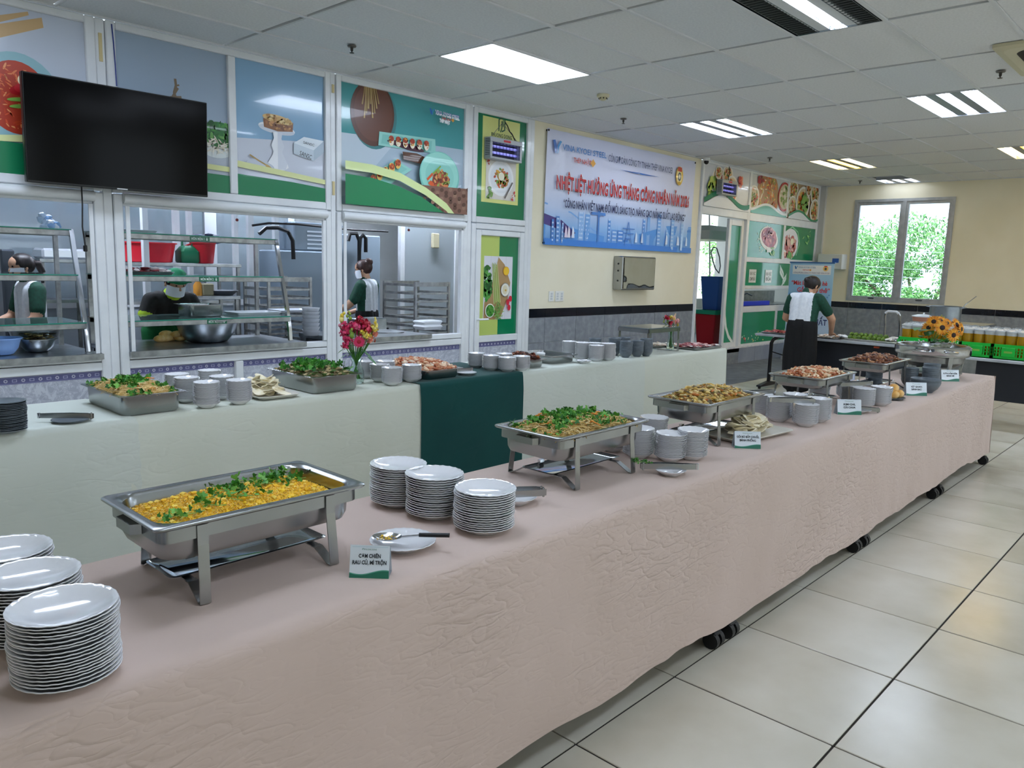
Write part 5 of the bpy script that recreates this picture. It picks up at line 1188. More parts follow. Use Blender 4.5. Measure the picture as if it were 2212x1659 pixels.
cracker_tray(3.52, 1.685, T1, .24, .12, 46, 'ivory tray of prawn crackers before the fritter dish', 'pale prawn cracker in the pile beside the fritter chafing dish', -.1, 'crackers on the pink table')

# tongs, spoon, small plates under them
def tongs(x, y, z, rz, L, lab, open_=.05, rx=0, tip='scallop'):
    t = thing('serving_tongs', lab, 'tongs', (x, y, z), rz); t.rotation_euler = (rx, 0, rz)
    for s in (-1, 1):
        pts_ = [(-L/2, s*.002, .012), (-L*.3, s*open_*.3, .012), (L*.1, s*open_*.5, .012), (L*.38, s*open_*.42, .01), (L/2, s*open_*.22, .008)]
        MB().strip(pts_, .022, .0025, STEEL, side=(0, 0, 1)).build('arm', None, t, 30)
        e = MB()
        for k in range(5): e.ico((L/2-.01, s*(open_*.22), -.004+.006*k), .005, STEEL, 1)
        e.build('claw', None, t, 40)
    MB().tube([(-L/2, 0, .001), (-L/2, 0, .024)], .007, 10, CHROME).build('hinge', None, t)
    return t
def small_plate(me, x, y, T, lab, s=1): o = meshobj(me, 'tong_plate', None, (x, y, T), (0, 0, RG.uniform(0, 6)), (s, s, s)); tag(o, lab, 'plate'); return o
small_plate(PLATE, 1.326, 1.635, T1, 'white fluted plate holding the black-handled spoon')
t = thing('serving_spoon', 'large steel serving spoon with a black handle and rice grains', 'spoon', (1.31, 1.63, T1+.026), radians(-63)); t.rotation_euler = (0, radians(0), radians(-52))
v = []; f = []
for q in range(7):
    for j in range(20): r = q/6; a = 2*pi*j/20; v.append((-.035+.042*r*cos(a), .03*r*sin(a), -.012*(1-r*r)+.008))
for q in range(6):
    for j in range(20): a = q*20+j; b = q*20+(j+1) % 20; f.append((a, b, b+20, a+20))
sb = MB().add(v, f, CHROME).build('spoon_bowl', None, t, 60)
MB().strip([(.005, 0, .008), (.03, 0, .012), (.06, 0, .016)], .009, .003, CHROME, side=(0, 1, 0)).build('neck', None, t, 0)
MB().loft([[(.055+.085*k/5, .0075*cos(2*pi*j/10)*(1 if k else .7), .017+.006*sin(2*pi*j/10)+.004*k/5) for j in range(10)] for k in range(6)], BLACK, cap0=True, cap1=True).build('handle', None, t, 40)
gr = MB()
for k in range(26): grain(gr, (-.035+RG.uniform(-.025, .02), RG.uniform(-.018, .018), .002+RG.uniform(0, .003)), (RG.uniform(-1, 1), RG.uniform(-1, 1), .1), .009, .0018, RG.choice(rc))
tag(gr.build('stuck_rice', None, t, 0), kind='stuff')
small_plate(SAUCER, 1.86, 1.70, T1, 'white saucer under the steel tongs behind the plate stacks', 1.1)
tongs(1.85, 1.69, T1+.03, radians(-28), .21, 'steel tongs lying behind the front plate stack')
small_plate(SAUCER, 2.58, 1.545, T1, 'white saucer under the long tongs before the noodle dish', .95)
tongs(2.575, 1.55, T1+.024, radians(132), .22, 'steel tongs with bits of salad before the noodle dish', .03)
hb = MB()
for k in range(5): sprig(hb, RG.uniform(-.012, .012), RG.uniform(-.012, .012), 0, .025, HERB, 5, .012, .006)
tag(hb.build('herb_scrap', None, None, 0, (2.505, 1.635, T1+.045)), 'scrap of green herb caught in the long tongs', 'herbs', kind='stuff')
tongs(3.95, 1.66, T1+.122, radians(-40), .24, 'steel tongs resting across the saucers past the crackers', .05, radians(4))
small_plate(PLATE, 4.655, 1.565, T1, 'white plate leaning behind the kimchi card', .85); 
tongs(4.66, 1.53, T1+.012, radians(-60), .17, 'steel tongs leaning beside the kimchi card', .03)
tongs(4.86, 1.66, T1+.126, radians(150), .24, 'steel tongs on the saucers below the prawn dish', .06)
tongs(3.95, 1.86, T1+.135, radians(160), .26, 'long black-tipped tongs on the rear saucer stacks', .03)
o = small_plate(GPLATE, 1.185, 3.885, T2, 'grey plate holding tongs at the left of the herb noodle pan'); tongs(1.17, 3.895, T2+.018, radians(-35), .23, 'steel tongs resting on the grey plate', .02)
small_plate(PLATE, 3.745, 3.93, T2+.003, 'white plate holding tongs on the dark green cloth', .8); tongs(3.72, 3.95, T2+.024, radians(160), .16, 'short tongs on the white plate on the green cloth', .03)
small_plate(SAUCER, 5.0, 3.86, T2, 'single white saucer with a spoon before the saucer stacks'); 
t = thing('small_spoon', 'small dark spoon on the single white saucer', 'spoon', (5.0, 3.86, T2+.02), 2.4); MB().strip([(0, 0, .0), (.05, 0, .02), (.08, 0, .028)], .008, .002, STEELD).build('handle', None, t, 0); MB().ico((-.01, 0, .0), .014, STEELD, 2, (1.3, 1, .35)).build('bowl', None, t)

# menu cards
def card(px, py, w, h, lines, lab, rz, blue=False):
    q = PZ(px, py, T1); t = thing('menu_card', lab, 'menu card', (q.x, q.y, T1), rz)
    tl = radians(-14)
    sh = MB().box(-w/2, w/2, -.0015, .0015, 0, h, None, Matrix.Rotation(tl, 4, 'X')).build('acrylic_front', M('#e4eef6' if not blue else '#a9d4f2', .12, coat=.6, name='card_blue' if blue else 'card_white'), t, 0)
    MB().box(-w/2, w/2, -.0015, .0015, 0, h*.92, None, Matrix.Translation((0, .05, 0)) @ Matrix.Rotation(radians(16), 4, 'X')).build('acrylic_back', M('#dfeaf2', .1, 0, .6, name='acrylic'), t, 0)
    MB().box(-w/2, w/2, 0, .05, .0, .003).build('acrylic_foot', M('#dfeaf2', .1, 0, .6, name='acrylic'), t, 0)
    R_ = Matrix.Rotation(tl, 3, 'X'); p = Print(R_ @ Vector((-w/2, -.0018, 0)), (1, 0, 0), R_ @ Vector((0, 0, 1)), .0002); p.box = (0, 0, w, h)
    g = '#2f8fd8' if blue else '#17705a'; g2 = '#7cc0ee' if blue else '#5aa894'
    n = 12
    for i in range(n):
        u0, u1 = w*i/n, w*(i+1)/n; fn = lambda u: h*(.16+.07*sin(u/w*5+3.4))
        p.poly([(u0, 0), (u1, 0), (u1, fn(u1)+h*.03), (u0, fn(u0)+h*.03)], g2); p.k -= 1; p.k += 1; p.poly([(u0, 0), (u1, 0), (u1, fn(u1)), (u0, fn(u0))], g); p.k -= 2
    p.k += 3
    tc = '#2f6f9c' if blue else '#12202c'
    p.text('PHUONG DONG', w*.52, h*.85, h*.05, '#3c7f6a', w*.3, 'c'); p.stroke([(w*.31, h*.855), (w*.31, h*.9), (w*.35, h*.9), (w*.35, h*.855)], h*.015, '#3c7f6a')
    for k, l in enumerate(lines): p.text(l, w/2, h*(.62-.2*k), h*.12, tc, min(w*.86, w*.062*len(l)), 'c', bold=.03)
    p.stroke([(w*.05, h*.95), (w*.95, h*.95)], h*.01, '#a8c8d8')
    p.build('print', t)
vz = radians(-47)
card(797, 1249, .1, .082, ['CƠM CHIÊN', 'RAU CỦ, MÌ TRỘN'], 'menu card for fried rice and mixed noodles before the first chafing dish', vz)
card(1615, 969, .118, .078, ['GỎI BÒ BẮP CHUỐI,', 'BÁNH PHỒNG'], 'white menu card before the cracker tray', vz)
card(1835, 896, .138, .088, ['KIM CHI,', 'CẢI CHUA'], 'white menu card for kimchi before the prawn dish', vz+.03)
card(1980, 855, .142, .09, ['VỊT QUAY,', 'BÁNH BAO'], 'white menu card for roast duck before the broad grey bowls', vz+.05)
card(2053, 824, .142, .09, ['SƯỜN HẦM NẤM,', 'BÁNH MÌ'], 'white menu card at the end of the pink table', vz+.08)
# bread rolls on a plate
small_plate(GPLATE, 5.33, 1.585, T1, 'plate under the small golden bread rolls', 1.0)
bm_ = noisy('golden_crust', ['#c98a34', '#e2b060', '#eec98a'], 12, 3, .5)
for k, (dx, dy, dz) in enumerate(((-.03, -.02, .02), (.035, -.03, .02), (0, .035, .02), (.002, -.005, .058))):
    tag(MB().ico((0, 0, 0), .036, bm_, 2, (1.2, .9, .8)).build('bread_roll', None, None, 60, (5.33+dx, 1.585+dy, T1+.016+dz)), 'small golden bread roll on the plate behind the saucer stacks', 'bread', 'bread rolls on the pink table')

# ================================================================ FLOWERS
PETAL = {}
def gerbera(mb, c, d, R, col, ctr, n=18, layers=2):
    d = Vector(d).normalized(); a = d.orthogonal().normalized(); b = d.cross(a); c = Vector(c)
    for L in range(layers):
        for k in range(n):
            t_ = 2*pi*(k+.5*L)/n+RG.uniform(-.06, .06); e = a*cos(t_)+b*sin(t_); s = d.cross(e); r = R*(1-.2*L)*RG.uniform(.92, 1.05); up = .12+.18*L
            P_ = [c+e*R*.15, c+e*r*.55+s*R*.11+d*r*up*.6, c+e*r*.82+s*R*.07+d*r*up*.5, c+e*r+d*r*up*.2, c+e*r*.82-s*R*.07+d*r*up*.5, c+e*r*.55-s*R*.11+d*r*up*.6]
            mb.add([tuple(q) for q in P_], [(0, 1, 2, 3, 4, 5)], RG.choice(col) if isinstance(col, list) else col)
    q = Matrix.Translation(c+d*R*.05) @ d.to_track_quat('Z', 'Y').to_matrix().to_4x4(); mb.lathe([(R*.32, 0), (R*.3, R*.08), (R*.15, R*.13), (.0005, R*.12)], 14, ctr, q)
def ruffle(mb, c, R, cols, n=34):
    c = Vector(c)
    for k in range(n):
        d = Vector((RG.uniform(-1, 1), RG.uniform(-1, 1), RG.uniform(-.4, 1))).normalized(); a = d.orthogonal().normalized(); b = d.cross(a); p0 = c+d*R*RG.uniform(.35, .95); s = R*RG.uniform(.35, .6)
        mb.add([tuple(p0-a*s*.3-d*s*.3), tuple(p0+a*s*.6+d*s*.2), tuple(p0+a*s*.3+b*s*.8+d*s*.35), tuple(p0-a*s*.5+b*s*.6+d*s*.15), tuple(p0-a*s*.8+b*s*.0+d*s*.3)], [(0, 1, 2, 3, 4)], RG.choice(cols))
    mb.ico(c, R*.55, cols[0], 1)
STEM = C('#4c8a3a', .5); LEAF = C('#2f6e2e', .45)
def bouquet(name, lab, base, rim, heads, group=None):
    """heads: (dx,dy,z,type,R,cols)"""
    t = thing(name, lab, 'flowers', base)
    for hd in heads:
        dx, dy, z, ty, R, cols = hd[:6]; f = MB(); n_ = {'g': 'gerbera', 'r': 'carnation', 's': 'sunflower', 'b': 'bud', 'w': 'filler_sprig'}[ty]
        if ty in 'gs': gerbera(f, (dx, dy, z), hd[6] if len(hd) > 6 else (dx*2-.6, dy*2-.6, .35), R, cols[0], cols[1], 20 if ty == 's' else 18, 2)
        elif ty == 'r': ruffle(f, (dx, dy, z), R*1.22, cols, 44)
        elif ty == 'b':
            for q in range(4): f.ico((dx+RG.uniform(-.01, .01), dy+RG.uniform(-.01, .01), z+q*.014), R*(1-.15*q), RG.choice(cols), 1, (1, 1, 1.2), .1)
        else:
            for q in range(16): f.ico((dx+RG.uniform(-R, R), dy+RG.uniform(-R, R), z+RG.uniform(-R, R)), .006, RG.choice(cols), 1)
        fo = f.build(n_, None, t, 50)
        if ty in 'wb': fo['kind'] = 'stuff'
        MB().tube([(dx, dy, z-R*.2), (dx*.6, dy*.6, lerp(z, rim, .5)), (dx*.15*0+dx*rim/z*.25, dy*rim/z*.25, rim), (-dx*.25, -dy*.25, .02)], .003, 5, STEM).build('stem', None, fo)
    return t
def leaves(t, l):
    for (x, y, z, dx, dy, dz, L, w) in l:
        d = Vector((dx, dy, dz)).normalized(); s = d.cross(Vector((0, 0, 1))).normalized(); up = s.cross(d); p0 = Vector((x, y, z)); v = []; n = 6
        for k in range(n+1): q = k/n; ww = w*sin(pi*min(1, q*.95+.03)); c = p0+d*L*q-Vector((0, 0, L*.3*q*q)); v += [tuple(c-s*ww), tuple(c+up*ww*.15*0), tuple(c+s*ww)]
        f = []
        for k in range(n): f += [(3*k, 3*k+1, 3*k+4, 3*k+3), (3*k+1, 3*k+2, 3*k+5, 3*k+4)]
        MB().add(v, f, LEAF).build('leaf', None, t, 60)
WATER = M('#dfeee2', .02, 0, 1, 1, 0, 1.33, name='vase_water')
VGL = M('#eaf6f2', .02, 0, 1, 1, 0, 1.3, name='vase_glass')
def glass_vase(x, y, T, prof, lab):
    t = thing('glass_vase', lab, 'vase', (x, y, T)); outer = prof; inner = [(max(r-.003, .001), z if i else .006) for i, (r, z) in enumerate(prof)]
    MB().lathe(outer+inner[::-1], 28, VGL, cap0=True).build('vase_wall', None, t, 50)
    return t
PKS = [C('#dc2f62', .5), C('#ea4f80', .5), C('#c8285a', .5), C('#f07a9c', .5)]; REDS = [C('#b8142f', .5), C('#cf2440', .5), C('#a01028', .5)]; YEL = [C('#eed85a', .5), C('#f4e78c', .5), C('#e6c840', .5)]; PEA = [C('#f0a58c', .5), C('#e8836e', .5)]
vx, vy = 2.91, 4.07
glass_vase(vx, vy, T2, [(.035, 0), (.048, .006), (.05, .05), (.046, .085), (.034, .11), (.028, .135), (.036, .155), (.04, .16)], 'clear glass vase with the pink gerbera bouquet on the cream row')
R_, U_ = Vector((CR.x, CR.y, 0)).normalized(), Vector((-CF.x, -CF.y, 0)).normalized()   # spread across and towards the room
def hd(a, z, b, ty, R, cols, *more): q = R_*a+U_*b; return (q.x, q.y, z, ty, R, cols)+more
fd = lambda a, z: tuple(U_+R_*a*.6+Vector((0, 0, z)))
heads = [hd(.03, .265, .06, 'g', .043, [PKS[0], REDS[2]], fd(.2, .1)), hd(-.045, .27, .05, 'r', .028, PKS), hd(-.075, .31, .02, 'r', .026, PKS), hd(-.05, .345, .03, 'r', .035, PKS), hd(0, .355, .03, 'r', .035, PKS), hd(.02, .395, 0, 'r', .026, REDS), hd(.055, .375, .02, 'r', .03, REDS), hd(.075, .34, .03, 'r', .032, REDS+PKS[:1]), hd(.06, .315, .05, 'r', .025, YEL), hd(.08, .295, .05, 'r', .025, YEL), hd(.115, .345, .02, 'r', .024, YEL), hd(.125, .37, 0, 'b', .012, YEL), hd(-.085, .395, 0, 'b', .018, YEL), hd(-.045, .405, 0, 'b', .012, [C('#8fae3c', .5), C('#b8c85a', .5)]), hd(.1, .275, .05, 'r', .025, PEA), hd(.11, .315, .0, 'r', .024, PEA), hd(-.06, .235, .05, 'r', .022, PKS), hd(-.1, .345, 0, 'b', .012, [C('#d88a9a')]), hd(-.02, .3, .06, 'b', .016, [C('#7a9a3a'), C('#9ab04a')]), hd(.01, .32, -.06, 'r', .035, PKS), hd(-.05, .33, -.06, 'r', .03, REDS), hd(.06, .34, -.06, 'r', .03, PEA)]
t = bouquet('flower_bouquet', 'bouquet of pink gerberas, red carnations and yellow blooms on the cream row', (vx, vy, T2+.008), .14, heads)
lv = []
for a, z, L in ((.05, .2, .07), (.07, .17, .08), (-.04, .19, .06), (.03, .22, .06), (-.06, .22, .06), (.0, .2, .06)): q = R_*a+U_*.02; lv.append((q.x, q.y, z, R_.x*(1 if a > 0 else -1)+U_.x*.4, R_.y*(1 if a > 0 else -1)+U_.y*.4, -.4, L, .016))
leaves(t, lv)
# small vase on the far cream table
vx, vy = 6.62, 4.05
glass_vase(vx, vy, T2, [(.034, 0), (.04, .01), (.034, .06), (.024, .13), (.03, .19), (.032, .2)], 'slim clear vase with small flowers behind the steel riser')
heads = [hd(-.05, .3, .02, 'r', .028, REDS), hd(-.005, .3, .02, 'r', .026, YEL+PEA), hd(.05, .27, .02, 'r', .024, [C('#f0c0b8', .5), C('#e8a0a0', .5)]), hd(.02, .26, .03, 'r', .022, [C('#f2dcc8', .5)]+PEA), hd(-.02, .25, .03, 'r', .022, REDS), hd(-.08, .26, 0, 'b', .01, [C('#8a9a4a')]), hd(.06, .235, .0, 'b', .012, [C('#c9b04a')]), hd(-.045, .26, .03, 'b', .012, [C('#5a7a3a')]), hd(.03, .3, 0, 'b', .012, [C('#e0c0a0')])]
t = bouquet('flower_bouquet', 'small bunch of red and cream carnations at the far end of the cream row', (vx, vy, T2+.008), .2, heads)
leaves(t, [(0, 0, .2, -R_.x, -R_.y, .2, .08, .012), (0, 0, .2, R_.x, R_.y, .1, .07, .012)])
# sunflowers at the end of the pink table
vx, vy = 7.24, 1.90
glass_vase(vx, vy, T1, [(.05, 0), (.06, .008), (.058, .08), (.05, .14), (.055, .2), (.062, .22)], 'clear glass vase with the sunflowers at the end of the pink table')
SUNP = [[C('#f2a51e', .5), C('#e8920f', .5), C('#f7b83a', .5), C('#d97f0c', .5)], C('#2a150c', .6)]
def sf(px, py, b, R, a, zt):
    q = PX(px, py, vx-b)-Vector((vx, vy, T1+.01)); return (q.x, q.y, q.z, 's', R, SUNP, fd(a, zt))
heads = [sf(2035, 708, .1, .07, -.1, .2), sf(2059, 724, .1, .066, .35, .05), sf(2017, 695, .05, .062, -.9, .5), sf(2006, 708, .04, .06, -1.4, .2), sf(2004, 720, .04, .05, -1.6, -.1), sf(2066, 702, .0, .066, 1.0, .5), sf(2076, 711, .0, .062, 1.5, .2), sf(2031, 693, .0, .062, -.3, 1.2), sf(2045, 698, -.08, .06, .2, .9),
         hd(.04, .41, 0, 'b', .014, [C('#8a9a3a'), C('#b0b050')]), hd(.1, .42, -.02, 'b', .012, [C('#8a9a3a')]), hd(.16, .22, .06, 'w', .045, [C('#f2f0ee')]), hd(-.11, .22, .05, 'w', .04, [C('#f2f0ee')]), hd(.12, .2, .08, 'w', .04, [C('#f2f0ee')]), hd(.0, .36, -.05, 'b', .02, [C('#3f6a2a')])]
t = bouquet('sunflower_bouquet', 'bunch of sunflowers with white filler blossom behind the round chafing dish', (vx, vy, T1+.01), .2, heads)
lv = []
for k in range(16): a = RG.uniform(-.12, .14); z = RG.uniform(.25, .38); q = R_*a+U_*RG.uniform(.0, .06); s_ = RG.choice((-1, 1)); lv.append((q.x, q.y, z, R_.x*s_+U_.x, R_.y*s_+U_.y, RG.uniform(-.3, .4), .1, .03))
leaves(t, lv)

# steel riser and trays on the far cream table
t = thing('steel_riser', 'steel display riser stand with flat legs on the far cream cloth', 'riser', (6.28, 4.08, T2)); hx, hy, H = .27, .17, .24
MB().box(-hx, hx, -hy, hy, H-.012, H, bev=.003).build('riser_top', M('#8f979c', .1, .4, .3, name='smoked_glass'), t)
fr = MB()
for y in (-hy, hy-.004): fr.box(-hx, hx, y, y+.004, H-.045, H-.012)
for x in (-hx, hx-.004): fr.box(x, x+.004, -hy, hy, H-.045, H-.012)
fr.build('riser_frame', STEEL, t, 0)
for sx in (-1, 1):
    for sy in (-1, 1): MB().strip([(sx*(hx-.03), sy*hy, H-.02), (sx*(hx-.02), sy*hy, .004)], .03, .004, STEEL, side=(1, 0, 0)).build('leg', None, t, 0)
    MB().strip([(sx*(hx-.02), -hy, .004), (sx*(hx-.02), hy, .004)], .03, .004, STEEL, side=(1, 0, 0)).build('foot', None, t, 0)
def meat_tray(cx, cy, T, hx, hy, lab, mlab, n, cols, rz=0, name='sliced_meat', z=.02):
    t = thing('metal_tray', lab, 'tray', (cx, cy, T), rz)
    MB().loft([rrect(hx-.02, hy-.02, .02, .001), rrect(hx-.012, hy-.012, .02, .004), rrect(hx, hy, .03, .018), rrect(hx-.003, hy-.003, .03, .019), rrect(hx-.016, hy-.016, .02, .006)], cap0=True, cap1=True).build('tray_plate', STEEL, t, 40)
    mb = MB(); ms = [C(c, .4) for c in cols]
    for k in range(n):
        x, y = RG.uniform(-1, 1)*(hx-.05), RG.uniform(-1, 1)*(hy-.04); T_ = Matrix.Translation((x, y, z+RG.uniform(0, .014))) @ Matrix.Rotation(RG.uniform(0, 6.28), 4, 'Z') @ Matrix.Rotation(RG.uniform(-.4, .4), 4, 'X'); mb.ico((0, 0, 0), .026*RG.uniform(.7, 1.2), RG.choice(ms), 1, (1.4, .8, .25), .25, T_)
    o = mb.build(name, None, None, 45, (cx, cy, T+.0)); o.rotation_euler = (0, 0, rz); tag(o, mlab, 'meat', kind='stuff')
meat_tray(7.0, 4.0, T2, .26, .18, 'steel tray of raw sliced meat at the far end of the cream row', 'raw red meat slices on the far cream tray', 110, ['#a83a40', '#c9606a', '#e0a8a4', '#7c2630', '#efe3e0'])
meat_tray(6.75, 4.3, T2, .2, .12, 'steel tray of pale slices behind the small vase', 'pale slices on the tray behind the small vase', 60, ['#e9dccb', '#f2ece2', '#d9c0a8'])
# ================================================================ KITCHEN SHELL
KW = noisy('kitchen_wall_white', ['#e4e4df', '#eeeeea'], 2, 3, .5)
ks = MB(); ks.box(-.6, 10.4, 9.6, 9.7, 0, 3.2); ks.box(-.7, -.6, WY+.1, 9.7, 0, 3.2); ks.box(10.4, 10.5, WY+.14, 9.7, 0, 3.2)
tag(ks.build('wall_kitchen', KW, None, 0), 'pale kitchen walls behind the serving hatches', 'wall', kind='structure')
tag(MB().box(-.6, 15.2, WY+.05, 9.7, 3.0, 3.1).build('ceiling_kitchen', M('#cdd5dd', .8), None, 0), 'pale kitchen ceiling', 'ceiling', kind='structure')
for k, (x, y) in enumerate(((2.2, 7.6), (4.6, 8.6), (6.6, 7.8))):
    t = thing('kitchen_light_%d_offscreen' % (k+1), 'long white strip light on the kitchen ceiling', 'ceiling light', (x, y, 3.0), 0, 'kitchen strip lights'); MB().box(-.6, .6, -.09, .09, -.05, 0, bev=.01).build('housing', LTRIM, t); MB().box(-.58, .58, -.07, .07, -.06, -.05).build('diffuser_%d_offscreen' % (k+1), EM('#dfeaff', LAMP*7, 'kitchen_lamp'), t, 0)
# inner kitchen glazing: white frames and panes
kg = thing('wall_glazing', 'white framed glass screens inside the kitchen', 'partition', (0, 0, 0), kind='structure')
for x0, x1, y in ((.6, 1.9, 8.9), (1.9, 3.2, 8.9), (3.2, 4.3, 8.9), (4.3, 5.4, 8.9)):
    for a in ((x0, x0+.07, 0, 2.9), (x1-.07, x1, 0, 2.9), (x0+.07, x1-.07, 2.62, 2.69), (x0+.07, x1-.07, .95, 1.02)): MB().box(a[0], a[1], y-.03, y+.03, a[2], a[3]).build('screen_frame', WHITEAL, kg, 0)
    MB().box(x0+.07, x1-.07, y-.004, y+.004, 1.02, 2.62).build('screen_pane', M('#e6f2fa', .05, 0, .9, name='screen_glass'), kg, 0)
    MB().box(x0+.07, x1-.07, y-.01, y+.01, .02, .95).build('screen_kick', M('#c6d0da', .4), kg, 0)
for px0, px1 in ((374, 386), (404, 413), (503, 512), (534, 546), (590, 600)): MB().box(PY(px0, 500, 8.6).x, PY(px1, 500, 8.6).x, 8.57, 8.63, .3, 2.6).build('screen_frame', WHITEAL, kg, 0)
for z in (2.33, 2.52): MB().box(PY(374, 500, 8.6).x, PY(600, 500, 8.6).x, 8.575, 8.625, z, z+.07).build('screen_frame', WHITEAL, kg, 0)
FROST = M('#dfe9ee', .45, 0, .6, name='frosted_glass')
for x0, x1, y in ((6.55, 7.6, 8.2), (7.6, 8.6, 8.2)):
    for a in ((x0, x0+.07), (x1-.07, x1)): MB().box(a[0], a[1], y-.03, y+.03, 0, 2.95).build('screen_frame', WHITEAL, kg, 0)
    MB().box(x0+.07, x1-.07, y-.004, y+.004, .05, 2.95).build('frosted_pane', FROST if x0 < 7 else M('#b9cde0', .45, 0, .6, name='blue_frosted_glass'), kg, 0)
# wash room behind the doorway: window-bright back wall
wk = MB(); wk.box(10.5, 12.9, 8.2, 8.3, 0, .95); wk.box(10.5, 15.3, 8.2, 8.3, 2.75, 3.1); wk.box(12.9, 15.3, 8.2, 8.3, 0, .95); wk.box(13.7, 13.76, 8.2, 8.26, .95, 2.75); wk.box(15.16, 15.3, WY+.05, 8.3, 0, 3.1); wk.box(10.5, 12.6, 8.2, 8.3, .95, 2.75)
tag(wk.build('wall_washroom', KW, None, 0), 'white wash room wall with a bright window', 'wall', kind='structure')

# ================================================================ SERVING COUNTERS AND SHELF UNITS
KST = noisy('kitchen_steel', ['#9a9fa3', '#b3b7ba'], 12, 3, .28, 1)
def counter(x0, x1, lab):
    t = thing('steel_counter', lab, 'counter', ((x0+x1)/2, 0, 0)); h = (x1-x0)/2
    MB().box(-h, h, WY-.07, WY+.75, .755, .80, bev=.006).build('worktop', KST, t)
    MB().box(-h, h, WY-.072, WY-.068, .757, .798).build('front_edge', STEELD, t, 0)
    MB().box(-h, h, WY+.7, WY+.73, .1, .755).build('rear_panel', KST, t, 0)
    for x in (-h+.05, h-.05): MB().box(x-.02, x+.02, WY+.66, WY+.7, 0, .755).build('leg', KST, t, 0)
counter(-.1, 2.085, 'steel serving counter inside the first hatch below the television'); counter(2.275, 3.78, 'steel serving counter inside the hatch with the big steel bowl'); counter(4.2, 5.25, 'steel serving counter inside the hatch behind the pink flowers')
SGL = M('#bfe0da', .03, 0, .85, name='shelf_glass'); SEDGE = M('#2f8f78', .15, name='glass_edge_green')
def shelf_unit(x0, x1, lab, right=True, labels=None):
    t = thing('sneeze_guard_shelf', lab, 'shelf unit', (0, 0, .80))
    tiers = ((6.42, 1.69), (6.32, 1.36), (6.2, 1.015))
    for k, (y, z) in enumerate(tiers):
        MB().box(x0, x1, y-.012, y+.012, z-.80-.045, z-.80-.004, bev=.003).build('front_rail', STEELD, t)
        MB().box(x0, x1, 6.76, 6.785, z-.80-.045, z-.80-.004, bev=.003).build('rear_rail', STEELD, t)
        g = MB().box(x0, x1, y-.015, 6.79, z-.80-.004, z-.80+.004, None).build('glass_shelf', SGL, t, 0)
        MB().box(x0, x1, y-.017, y-.015, z-.80-.004, z-.80+.004).build('glass_edge', SEDGE, g, 0)
        if labels:
            px, py = labels[k]; q = PY(px, py, y); p = Print((q.x-.085, y-.014, z-.842), (1, 0, 0), (0, 0, 1)); p.rect(0, 0, .17, .036, '#0c6a4a'); p.text('MÓN MẶN %d' % (k+1), .012, .008, .02, '#e8f2ee', .11, bold=.02)
            p.stroke([(.145, .03), (.145, .01)], .006, '#e8f2ee'); p.poly([(.136, .015), (.154, .015), (.145, .004)], '#e8f2ee'); p.build('shelf_label', t)
    for x in ([x0+.02, x1] if right else [x0+.02]):
        pr = [(6.42, 1.69), (6.40, 1.64), (6.37, 1.52), (6.33, 1.38), (6.28, 1.22), (6.235, 1.05), (6.205, .9), (6.195, .80)]
        MB().strip([(x, a, b-.80) for a, b in pr], .03, .03, CHROME, side=(1, 0, 0)).build('curved_post', None, t, 40)
        MB().box(x-.015, x+.015, 6.76, 6.79, 0, .89).build('rear_post', STEELD, t, 0)
        MB().box(x-.012, x+.012, 6.42, 6.77, .865, .89).build('side_rail', STEELD, t, 0)
shelf_unit(2.24, 3.715, 'curved steel and glass shelf unit in the hatch with the green-capped cook', labels=((430, 512), (450, 597), (467, 682)))
shelf_unit(-.05, 2.03, 'curved steel and glass shelf unit in the first hatch below the television')
# trolley racks
def rack(px, py, y, w, d, z1, lab, n=12, rz=0):
    q = PY(px, py, y); t = thing('tray_rack', lab, 'rack', (q.x, y, 0), rz)
    for sx in (-1, 1):
        for sy in (-1, 1): MB().box(sx*w/2-.014, sx*w/2+.014, sy*d/2-.014, sy*d/2+.014, 0, z1).build('upright', STEELD, t, 0)
        for k in range(n): z = .25+(z1-.3)*k/(n-1); MB().box(sx*w/2-.012, sx*w/2+.012, -d/2, d/2, z, z+.028).build('runner', STEELD, t, 0)
    for sy in (-1, 1):
        for z in (z1-.03, .2): MB().box(-w/2, w/2, sy*d/2-.012, sy*d/2+.012, z, z+.028).build('crossbar', STEELD, t, 0)
        for k in range(n): z = .25+(z1-.3)*k/(n-1); MB().box(-w/2, w/2, sy*d/2-.008, sy*d/2+.008, z, z+.02).build('slide', STEELD, t, 0)
    return t
rack(900, 640, 7.05, .55, .5, 1.305, 'steel tray rack in the hatch behind the pink flowers', rz=.1)
rack(600, 640, 7.7, .5, .5, 1.33, 'steel tray rack behind the curved shelf post', rz=.0)
